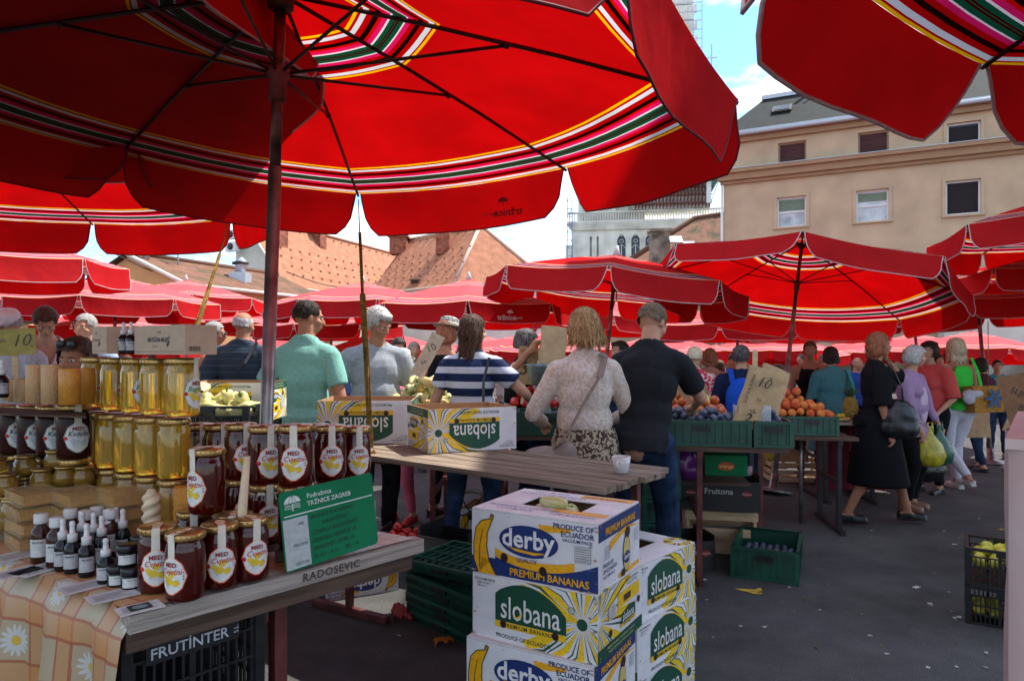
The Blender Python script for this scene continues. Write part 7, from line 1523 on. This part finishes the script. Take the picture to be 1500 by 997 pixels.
def jar_proto(kind, word, wcol, border, scale=1.0, label=True):
    key = (kind, word)
    if key in JP: return JP[key]
    r = .0435; h = .150; E_ = []
    b = MB(); b.lathe([(.030, .002), (.038, .0), (.0425, .006), (r, .018), (r, .112), (.041, .124), (.0385, .131), (.0385, .137)], 24); E_.append(('glass_body', b.mesh('glass_body'), HON[kind], None))
    b = MB(); b.lathe([(.0385, .1372), (.0425, .1374), (.0435, .140), (.0435, .149), (.041, .153), (.004, .1535)], 24)
    for k in range(24): a = 2 * PI * k / 24; b.box((0, -.0437, .1445), (.003, .0012, .008), Matrix.Rotation(a, 4, 'Z'))
    E_.append(('lid', b.mesh('lid'), M_LID, None))
    if label:
        p = CP(r, .062); p.fan(ogee(.074, .080), border, 0); p.fan(ogee(.074, .080, .0022), 'D8D0C0', 1); p.fan(ogee(.074, .080, .0045), 'D4D4D0', 2)
        p.fan([(-.009, .035), (.009, .035), (.009, .088), (-.009, .088)], 'D4CCBC', 0, 3)
        if kind != 'dark_': 
            for x, y, rr in ((-.005, -.012, .012), (.012, -.016, .010), (.002, .004, .010), (-.016, -.004, .008)): p.fan([(x + rr * math.cos(q * PI / 5), y + rr * .8 * math.sin(q * PI / 5)) for q in range(10)], 'D8B828' if kind != 'dark' else 'B8C0C4', 3, 3)
        p.text('MED', 0, .0245, .014, '8A1C10', 5, .03); p.text(word, 0, .010, .019, wcol, 5, .01, shear=.3, sx=.9)
        for q in range(4): p.rect(-.018 + .002 * q, -.010 - q * .0045, .018 - .002 * q, -.0085 - q * .0045, '8A8478', 4)
        p.fan([(-.030 + .006 * math.cos(q * PI / 5), -.002 + .006 * math.sin(q * PI / 5)) for q in range(10)], 'B02018', 4, 3)
        for q in range(3): p.ell(.0285, .008 - q * .007, .002, .002, '6A6A60', 4, 8)
        m_ = p.mb.mesh('paper_label'); E_.append(('paper_label', m_, [ink(c) for c in p.cols], None))
        s_ = MB(); s_.box((0, -.0445, .1455), (.017, .0006, .017)); s_.box((0, -.014, .1543), (.017, .062, .0006)); E_.append(('seal_strip', s_.mesh('seal_strip'), ink('D8CCB8'), None))
        s_ = Print((0, -.006, .1548), (1, 0, 0), (0, 1, 0), eps=.0004); s_.ell(0, 0, .014, .024, 'B83018', 0); s_.ell(0, 0, .0115, .021, 'D8C898', 1); s_.text('MED', 0, 0, .010, '8A1C10', 2, .02); E_.append(('seal_print', s_.mb.mesh('seal_print'), [ink(c) for c in s_.cols], 'seal_strip'))
    for nm, me, m, par in E_:
        for x in (m if isinstance(m, list) else [m]): me.materials.append(x)
    JP[key] = E_; return E_
def jar(kind, word, wcol, border, label, loc, turn=0, sc=1.0, group=None, hs=1.0, has=True, cat='honey jar'):
    t = thing('honey_jar', label, cat, loc, turn, group); t.scale = (sc, sc, sc * hs); par = {}
    for nm, me, m, pr_ in jar_proto(kind, word if has else word + '_', wcol, border, label=has):
        o = put(nm, me, None, par.get(pr_, t)); par[nm] = o
    return t
def face(p, extra=0): return math.atan2(-p.x, p.y) * -1 * -1 + extra   # turn the label towards the aisle in front
def placejar(px, py, d, **k): p = at(px, py, d); return jar(loc=p, turn=-math.atan2(p.x, p.y) + k.pop('tw', 0), **k)
# low plank steps the jars stand on
def step(label, s0, s1, t0, t1, z0, z1, rot=0):
    t = thing('display_step', label, 'shelf', (O.x, O.y, 0), a1)
    pts = [hp(s0, t0), hp(s1, t0), hp(s1, t1), hp(s0, t1)]; Mi = t.matrix_basis.inverted(); M0 = TR(O.x, O.y, 0, a1).inverted(); P = [M0 @ p for p in pts]
    b = MB(); b.add([(p.x, p.y, z) for z in (z0, z1) for p in P], [(3, 2, 1, 0), (4, 5, 6, 7), (0, 1, 5, 4), (1, 2, 6, 5), (2, 3, 7, 6), (3, 0, 4, 7)]); b.build('block', M_DPLANK, t)
light_lo = [(a_, b_, c_ + .10) for a_, b_, c_ in [(136, 678, 2.20), (163, 683, 2.12), (191, 688, 2.05), (221, 693, 1.98), (255, 698, 1.91)]]
light_up = [(a_, b_, c_ + .10) for a_, b_, c_ in [(141, 596, 2.20), (170, 600, 2.12), (200, 603, 2.05), (229, 606, 1.98), (268, 609, 1.89)]]
def stem_z(px, py, d): return EYE + (515 - py) / 1000 * d
for i, (px, py, d) in enumerate(light_up): placejar(px, py, d, kind='light', word='Bagrem', wcol='3A8A50', border='7A9A80', label='%s pale acacia honey jar from the left in the upper row' % ORD[i], tw=(.9, .9, .55, 0, .85)[i] if i not in (3,) else 2.6, sc=1.05, hs=1.055 if 0 else 1.05, group='pale honey jars in two rows', has=i != 3)
for i, (px, py, d) in enumerate(light_lo): placejar(px, py, d, kind='light', word='Bagrem', wcol='3A8A50', border='7A9A80', label='%s pale acacia honey jar from the left in the lower row' % ORD[i], tw=2.8, sc=1.05, hs=1.08, group='pale honey jars in two rows', has=False)
for i, (px, py, d) in enumerate(light_lo):
    p = at(px, py, d); jar('comb', 'x', '3A8A50', '7A9A80', '%s golden jar from the left under the pale rows' % ORD[i], (p.x, p.y, p.z - .172), 0, 1.05, 'golden jars under the pale rows', 1.04, False)
def riser(label, pts, r, z0):
    t = thing('display_step', label, 'shelf', (0, 0, 0)); b = MB(); A = Vector(pts[0]); B = Vector(pts[-1]); u = (B - A); u.z = 0; u.normalize(); v = Vector((-u.y, u.x, 0)); z1 = min(p[2] for p in pts)
    P = [A - u * r - v * r, B + u * r - v * r, B + u * r + v * r, A - u * r + v * r]
    b.add([(p.x, p.y, z) for z in (z0, z1 - .001) for p in P], [(3, 2, 1, 0), (4, 5, 6, 7), (0, 1, 5, 4), (1, 2, 6, 5), (2, 3, 7, 6), (3, 0, 4, 7)]); b.build('block', M_DPLANK, t)
for i in (0,):
    pass
riser('dark wooden step carrying the pale honey jars', [at(px, py, d) - Vector((0, 0, .173)) for px, py, d in light_lo], .043, TZ + .004)
dark_row = [(a_, b_, c_ + .15) for a_, b_, c_ in [(-3, 662, 2.30), (22, 664, 2.24), (50, 667, 2.17), (78, 669, 2.11), (108, 670, 2.04)]]
for i, (px, py, d) in enumerate(dark_row):
    placejar(px, py, d, kind='dark', word='Kadulja', wcol='2A3A48', border='8A8E90', label='%s dark sage honey jar from the left, under the candles' % ORD[i], tw=.25, sc=1.12, hs=1.0, group='dark honey jars with grey labels')
    p = at(px, py, d); jar('dark', 'y', '2A3A48', '8A8E90', '%s dark jar from the left in the hidden bottom row' % ORD[i], (p.x, p.y, p.z - .172), 0, 1.12, 'dark jars at the bottom row', 1.0, False)
red_back = [(289, 696, 2.22), (320, 699, 2.14), (353, 701, 2.07), (484, 704, 2.06), (521, 702, 2.16), (463, 694, 2.3)]
red_front = [(388, 708, 1.98), (433, 711, 1.88)]
for i, (px, py, d) in enumerate(red_back + red_front):
    lab = ('%s red honey jar from the left in the rear part of the top row' % ORD[i]) if i < 5 else ('red honey jar half hidden behind the others at the back right' if i == 5 else ('red honey jar in front of the row, %s' % ('left one' if i == 6 else 'nearest above the green sign')))
    placejar(px, py, d, kind='red', word='Cvjetni', wcol='B83A30', border='D84A18', label=lab, tw=(.35, .35, .35, .1, .25, .2, .35, -.12)[i], sc=1.08, hs=1.02, group='red honey jars above the green sign')
    p = at(px, py, d)
    if stem_z(px, py, d) - .164 > TZ + .005: jar('red', 'Cvjetni', 'B83A30', 'D84A18', 'lower tier jar under the ' + lab.replace(' in the rear part of the top row', '').replace(' in front of the row', ''), (p.x, p.y, p.z - .1665), -math.atan2(p.x, p.y) + .3, 1.08, 'red honey jars of the lower tier', 1.02)
    b = MB(); zz = p.z - .1665 - TZ - .004
    if zz > .01: q = thing('jar_riser', 'small dark block under the %s red jar column' % ORD[i], 'shelf', (p.x, p.y, TZ + .004)); b.box((0, 0, zz / 2 - .001), (.085, .085, zz - .002)); b.build('block', M_DPLANK, q)
for i, (px, py, d) in enumerate(light_lo): pass
# red jars on the table
tabj = [(231, 862, 1.62 + .02, -.1), (272, 874, 1.58, -.75), (322, 857, 1.66, .1), (367, 846, 1.71, .35), (284, 832, 1.80, 0)]
for i, (px, py, d, tw) in enumerate(tabj):
    p = at_z(px, py, TZ + .004); jar('red', 'Cvjetni', 'B83A30', 'D84A18', ('dark red honey jar at the front left of the table group', 'dark red honey jar nearest to the board edge, label turned left', 'dark red honey jar in the middle of the table group', 'dark red honey jar at the right of the table group by the sign', 'dark red honey jar behind, carrying the tall one')[i], p, -math.atan2(p.x, p.y) + tw, 1.0, 'red honey jars on the tablecloth')
p = at_z(303, 838, TZ + .004); jar('red', 'Cvjetni', 'B83A30', 'D84A18', 'dark red honey jar stacked on top of the table group', (p.x + .0, p.y, TZ + .16), -math.atan2(p.x, p.y) - .85, 1.02, 'red honey jars on the tablecloth', 1.05)
p = at_z(345, 838, TZ + .004); jar('red', 'Cvjetni', 'B83A30', 'D84A18', 'red honey jar behind the table group, below the candle', p, 0.2, 1.0, 'red honey jars on the tablecloth')
p = at_z(388, 800, TZ + .004); jar('dark', 'Kadulja', '2A3A48', '8A8E90', 'dark honey jar half behind the green sign', p, -math.atan2(p.x, p.y) - .2, 1.08, None)
# small round pots at the left
POTS = []
for i, (px, py, d, lb) in enumerate(((37, 696, 1.98, 'first round pot from the left on the upper pile'), (82, 688, 2.0, 'round pot right of it on the upper pile'), (62, 716, 1.93, 'round pot in the lower layer, left'), (95, 712, 1.95, 'round pot in the lower layer, middle'), (122, 712, 1.97, 'round pot in the lower layer, right'), (8, 724, 1.86, 'upper round pot at the frame edge'), (20, 762, 1.84, 'lower round pot near the frame edge'), (16, 742, 1.90, 'middle round pot at the frame edge'), (-6, 700, 1.9, 'topmost round pot cut by the frame edge'))):
    t = thing('honey_pot', 'small ' + lb + ', filled with golden honey', 'honey pot', at(px, py, d + .2), group='small round honey pots'); POTS.append(t); b = MB(); b.lathe([(.020, 0), (.029, .006), (.034, .024), (.031, .043), (.026, .050), (.026, .056)], 18); b.build('glass_body', HON['comb'], t); b = MB(); b.lathe([(.0265, .0563), (.0295, .0566), (.0295, .065), (.003, .067)], 18); b.build('lid', M_LID, t)
for t in POTS:
    z = t.location.z - .068; k = 1
    while z > TZ + .005 and k < 5:
        c = dup(t); c.location.z = z; c['label'] = 'pot %s below the ' % ORD[k - 1] + t['label'].replace('small ', '').replace(', filled with golden honey', ''); z -= .068; k += 1
# candles
WAXM = mat('pale_beeswax', (.60, .36, .17), .5, noise_amt=.06, sss=.25, bump=.5, bscale=160); WAXY = mat('amber_beeswax', (.60, .26, .03), .4, sss=.3, bump=.3, bscale=120); WAXC = mat('cream_wax', (.60, .48, .31), .4, sss=.3)
def candle(px, py, d, r, h, m, lab, n=18):
    t = thing('candle', lab, 'candle', at(px, py, d)); b = MB()
    V = []
    b.lathe([(r, 0), (r, h * .98), (r * .93, h), (r * .3, h - .003)], n); b.build('wax', m, t); b = MB(); b.tube([(0, 0, h - .004), (.003, 0, h + .010), (.010, 0, h + .014)], .0014, 5); b.build('wick', M_CARD, t)
candle(18, 587, 2.22, .027, .070, WAXM, 'short pale honeycomb candle, leftmost of the row'); candle(35, 588, 2.16, .027, .072, WAXM, 'short pale honeycomb candle, second of the row'); candle(53, 590, 2.1, .028, .118, WAXM, 'tall pale honeycomb candle, left of two'); candle(76, 591, 2.05, .028, .118, WAXM, 'tall pale honeycomb candle, right of two'); candle(102, 592, 2.0, .028, .105, WAXY, 'amber honeycomb candle beside the pale ones'); candle(124, 591, 2.1, .028, .11, WAXY, 'amber candle half behind the pale honey jars')
t = thing('spiral_candle', 'cream spiral candle standing in front of the comb trays', 'candle', at_z(222, 820, TZ + .004)); b = MB(); n = 18; V = []; rings = 44; h = .195
for j in range(rings + 1):
    q = j / rings; R0 = .022 * (1 if q < .82 else math.sqrt(max(.02, 1 - ((q - .82) / .18) ** 2))) * (1 if q > .06 else .8)
    for k in range(n): a = 2 * PI * k / n; V.append((R0 * (1 + .16 * math.cos(2 * a - q * 44)) * math.cos(a), R0 * (1 + .16 * math.cos(2 * a - q * 44)) * math.sin(a), h * q))
b.add(V, [(j * n + k, j * n + (k + 1) % n, (j + 1) * n + (k + 1) % n, (j + 1) * n + k) for j in range(rings) for k in range(n)] + [tuple(reversed(range(n)))], 0, True); b.build('wax', WAXC, t); b = MB(); b.tube([(0, 0, h - .003), (.003, 0, h + .012)], .0015, 5); b.build('wick', M_CARD, t)
t = thing('star_candle', 'amber square candle with star reliefs beside the spiral one', 'candle', at_z(268, 812, TZ + .004), R(20)); b = MB(); b.box((0, 0, .095), (.044, .044, .19)); o = b.build('wax', WAXY, t)
for z in (.04, .085, .13): pr = Print((0, -.0222, z), (1, 0, 0), (0, 0, 1)); pr.poly([((.014 if q % 2 == 0 else .006) * math.sin(q * PI / 5), (.014 if q % 2 == 0 else .006) * math.cos(q * PI / 5)) for q in range(9, -1, -1)], 'D08A20'); pr.build('star_relief', o)
for lab, a, c in (('cream taper candle leaning between the red jars', at(284, 712, 1.84), at(297, 655, 1.84)), ('cream taper candle standing behind the tall red jar', at(355, 745, 1.72), at(362, 668, 1.72))):
    t = thing('taper_candle', lab, 'candle', a); b = MB(); b.tube([(0, 0, -.12), (0, 0, 0), c - a], [.012, .012, .008], 10); b.build('wax', WAXC, t)
# honeycomb trays
M_CLEAR = mat('clear_comb_box', (.80, .58, .30), .15, alpha=.16, noise_amt=.04); COMB = blotch('honeycomb', (.42, .13, .008), (.85, .44, .04), 120, .04, .3, 'v')
MATS['honeycomb'].node_tree.nodes['Principled BSDF'].inputs['Roughness'].default_value = .2; MATS['honeycomb'].node_tree.nodes['Principled BSDF'].inputs['Transmission Weight'].default_value = .45
cnt = 0
for col, (cx_, cy_) in enumerate(((46, 798), (112, 800), (174, 800))):
    for lev in range(4 if col < 2 else 4):
        p = at_z(cx_ + 3 * (lev % 2), cy_, TZ + .005); p.z += lev * .042; t = thing('comb_box', 'clear box of honeycomb, %s from the bottom in the %s stack' % (ORD[lev], ('left', 'middle', 'right')[col]), 'honeycomb box', p, a1 + R(90) + R(4 * (lev % 2)))
        b = MB(); b.box((0, 0, .0165), (.118, .080, .028), taper=-.06); b.build('comb', COMB, t)
        b = MB(); b.box((0, 0, .0372), (.150, .108, .003)); b.box((0, 0, .0395), (.128, .088, .002)); b.build('lid', M_CLEAR, t); b = MB(); 
        for y in (-.051, .051): b.box((0, y, .018), (.138, .0015, .034))
        for x in (-.069, .069): b.box((x, 0, .018), (.0015, .10, .034))
        b.build('box_wall', M_CLEAR, t)
# bottles
M_AMB = mat('amber_glass', (.040, .010, .004), .12, spec=.3); M_BLKG = mat('black_glass', (.006, .006, .008), .12, spec=.3); M_CAPW = mat('white_cap_plastic', (.62, .62, .60), .4)
def lab_print(r, z0, w, h, ttl, par, col='C8C8C4'):
    p = CP(r, z0); n = 6
    for i in range(n): p.poly([(-w / 2 + w * i / n, 0), (-w / 2 + w * (i + 1) / n, 0), (-w / 2 + w * (i + 1) / n, h), (-w / 2 + w * i / n, h)], col, 0)
    p.text(ttl, 0, h * .82, h * .16, '30302C', 2, .02, sx=.8)
    for q in range(5): p.rect(-w * .42, h * (.12 + .11 * q), w * (.42 - .08 * (q % 2)), h * (.15 + .11 * q), '6A6A66', 1)
    p.build('paper_label', par)
def bottle(label, px, py, kind, h=.125, r=.0235, tw=-.3, loc=None, group=None):
    p = loc or at_z(px, py, TZ + .004); t = thing('bottle', label, 'bottle', p, -math.atan2(p.x, p.y) + tw, group)
    b = MB(); b.lathe([(r * .9, 0), (r, .004), (r, h * .58), (r * .86, h * .68), (r * .5, h * .76), (r * .5, h * .82)], 18); b.build('glass_body', M_AMB if kind == 'screw' else M_BLKG, t); b = MB()
    if kind == 'screw':
        b.lathe([(r * .62, h * .80), (r * .68, h * .81), (r * .66, h * .995), (r * .6, h), (.001, h)], 20)
        for k in range(20): b.box((0, -r * .67, h * .9), (.0016, .0012, h * .16), Matrix.Rotation(k * PI / 10, 4, 'Z'))
        b.build('cap', M_CAPW, t)
    else: b.lathe([(r * .60, h * .78), (r * .60, h * .95), (r * .5, h * .97), (r * .34, h * .98), (r * .30, h * 1.16), (r * .36, h * 1.19), (r * .30, h * 1.27), (r * .12, h * 1.29)], 16); b.build('dropper_cap', M_CAPW, t)
    lab_print(r, h * .14, r * 1.9, h * .36, 'PROPOLIS', t, 'C0C0BC' if kind == 'screw' else 'A8A8A8')
for i, (px, py) in enumerate(((60, 822), (83, 829), (103, 813), (125, 816), (142, 809), (161, 814))): bottle('brown bottle with white screw cap, %s from the left' % ORD[i], px, py, 'screw', .130, .0245, group='brown bottles with white screw caps')
for i, (px, py) in enumerate(((92, 834), (106, 838), (127, 843), (120, 820), (137, 822), (149, 828), (158, 815), (170, 812), (180, 815), (155, 853))): bottle('black dropper bottle with white pipette, %s in the cluster' % ORD[i], px, py, 'drop', .103 if i != 9 else .085, .0195, -.35 if i != 2 else .0, group='black dropper bottles')
for i, (px, py, dz) in enumerate(((172, 856, 0), (192, 860, 0), (210, 846, 0), (186, 858, .052), (206, 842, .052))):
    p = at_z(px, py, TZ + .004); p.z += dz; t = thing('cream_jar', 'small black jar of propolis cream, ' + ('front left', 'front right', 'rear right at the bottom', 'stacked on the front pair', 'stacked at the rear right')[i], 'cream jar', p, -math.atan2(p.x, p.y)); b = MB(); b.lathe([(.0205, 0), (.0225, .003), (.0225, .030), (.019, .034)], 20); b.build('jar_body', M_BLKG, t); b = MB(); b.lathe([(.0225, .0342), (.0235, .036), (.0235, .048), (.022, .050), (.001, .050)], 20); b.build('lid', M_BLACK, t); lab_print(.0226, .006, .040, .022, 'Propolis mast', t)
# boxes and bottles on top of the pale jars
def carton(label, px0, px1, pyb, d0, d1, h, dep, big):
    a = at(px0, pyb, d0); c = at(px1, pyb, d1); c.z = a.z; w = (c - a).length; t = thing('carton', label, 'carton', a, math.atan2((c - a).y, (c - a).x)); b = MB(); b.box((w / 2, dep / 2, h / 2), (w, dep, h)); o = b.build('carton_body', mat('natural_board', (.50, .375, .265), .7, noise_amt=.05, nscale=30), t)
    pr = Print((0, 0, 0), (1, 0, 0), (0, 0, 1)); q = w / 2 if big else w * .3
    pr.text('MATIČNA MLIJEČ', q, h * .50, .017 if big else .0085, '2A2622', 1, .02, sx=.8); pr.ell(q, h * .76, .010 if big else .006, .0035, '5A5048', 1); pr.ell(q, h * .76, .008 if big else .0045, .002, 'B09A7C', 2)
    for k in range(2): pr.rect(q - .03 * (1 if big else .4), h * (.30 - .05 * k), q - .004, h * (.315 - .05 * k), '6A5E50', 1)
    pr.ell(q + (.045 if big else .022), h * .38, .004, .006, '2A2622', 1, 8); pr.ell(q + (.040 if big else .019), h * .33, .004, .005, '2A2622', 1, 8)
    pr.line([(.004, h * .10), (w - .004, h * .10)], .0012, '6A5E50', 1); pr.build('print', o)
    pr = Print((w, 0, 0), (0, 1, 0), (0, 0, 1))
    if big:
        for k in range(13): pr.rect(.012 + k * .0028, h * .12, .012 + k * .0028 + (.0016 if k % 3 else .0008), h * .28, '2A2622', 1)
    pr.build('side_print', o)
carton('small brown royal jelly carton above the pale jars', 135, 156, 518, 2.12, 2.06, .083, .09, False)
carton('large brown royal jelly carton with barcode above the pale jars', 197, 271, 519, 2.0, 1.88, .083, .10, True)
for i, px in enumerate((181, 192)): p = at(px, 518, 2.04 - .03 * i); bottle('dropper bottle between the two cartons, %s' % ('left' if i == 0 else 'right'), 0, 0, 'drop', .073, .0145, 0, p)
bottle('dropper bottle at the left frame edge beside the candles', 0, 0, 'drop', .09, .018, .1, at(3, 582, 2.1))
for lab, s0, t0, t1, z in (('thin board under the candles at the back of the stall', .02, .66, 1.2, 1.325),):
    t = thing('display_board', lab, 'shelf', (0, 0, 0)); b = MB(); P = [at(-60, 590, 2.45), at(126, 594, 2.12), at(126, 588, 1.98), at(-60, 588, 2.12)]; z0 = min(p.z for p in P) - .004; b.add([(p.x, p.y, z) for z in (z0 - .005, z0) for p in P], [(0, 1, 2, 3), (7, 6, 5, 4), (0, 4, 5, 1), (1, 5, 6, 2), (2, 6, 7, 3), (3, 7, 4, 0)]); b.build('board', M_DPLANK, t)
# green name board
p0 = at_z(416, 836, TZ + .003); p1 = at_z(550, 800, TZ + .003); wv = (p1 - p0); w = wv.length; rz = math.atan2(wv.y, wv.x)
t = thing('name_board', 'green printed market trader board leaning on the jars behind the front board', 'sign', (p0.x + .012, p0.y - .022, TZ + .004), rz); Mx = TR(0, 0, 0, 0, R(-5), R(-3)); h = .205
b = MB(); r_ = .012; pts = []
for cx, cy, a0 in ((w - r_, r_, -90), (w - r_, h - r_, 0), (r_, h - r_, 90), (r_, r_, 180)):
    for k in range(5): a = R(a0 + k * 22.5); pts.append((cx + r_ * math.cos(a), cy + r_ * math.sin(a)))
n = len(pts); b.add([(x, -.002, y) for x, y in pts] + [(x, .002, y) for x, y in pts], [tuple(range(n)), tuple(reversed(range(n, 2 * n)))] + [(i, n + i, n + (i + 1) % n, (i + 1) % n) for i in range(n)], M=Mx); o = b.build('panel', mat('green_sign_plastic', (.008, .17, .07), .62, noise_amt=.1, nscale=7), t)
pr = Print(Mx @ Vector((0, -.0022, 0)), Mx.to_3x3() @ Vector((1, 0, 0)), Mx.to_3x3() @ Vector((0, 0, 1)), eps=.0004); Wt = 'D0D8D0'
pr.rect(.008, h - .066, w - .008, h - .063, Wt); pr.rect(.003, .004, .075, h - .072, 'AEB6B4')
pr.poly([(.035 + .024 * math.cos(PI * i / 12), h - .032 + .018 * math.sin(PI * i / 12)) for i in range(13)], Wt)
for k in (-.012, 0, .012): pr.line([(.035 + k, h - .032), (.035 + k * .6, h - .020), (.035, h - .014)], .0012, '10553A', 1)
for k in range(3): pr.line([(.012 + .0065 * i, h - .037 - .0045 * k + .0015 * math.sin(i * 1.6)) for i in range(8)], .0017, Wt, 1)
pr.rect(.0335, h - .054, .0365, h - .034, Wt, 1)
pr.text('Podružnica', .078, h - .024, .017, Wt, 1, .01, 'LEFT'); pr.text('TRŽNICE ZAGREB', .078, h - .044, .017, Wt, 1, .01, 'LEFT')
pr.text('IME', .055, .115, .011, '304840', 2, 0); pr.text('PREZIME', .048, .062, .011, '304840', 2, 0); pr.text('SEKTOR:', .050, .014, .011, '304840', 2, 0)
for k, s_ in enumerate(('BILJEŠKE KATARINA', '        RADOŠEVIĆ', 'ZENKLO RADOŠEVIĆ', 'GORNJA SREDICE 55', 'VRHOVEC 55 BR.14', 'M: 4,5 - 4 m     SEL. 14')): pr.text(s_, .082, .124 - .021 * k, .0155, '06281A', 1, .0, 'LEFT', rot=.01, shear=.2)
pr.build('printed_text', o)
# green price card at the far left
curved_card('price_card', 'yellow green price card with number ten at the left frame edge', 'price card', at(20, 520, 2.55), R(14), .15, .098, lambda p: (p.text('10', .10, .052, .065, '3A3A20', 1, -.01, shear=.3), p.text('BRG', .035, .055, .020, '3A3A20', 1), p.text('e', .138, .03, .02, '3A3A20', 1)), R(-4), R(-4), mat('olive_card', (.38, .32, .10), .8), True)
t = thing('side_crates', 'stacked stall goods support behind the candles', 'stall', (-2.1, 2.75, 0)); b = MB(); b.box((0, .3, .55), (1.0, .6, 1.1)); b.build('block', M_DPLANK, t)
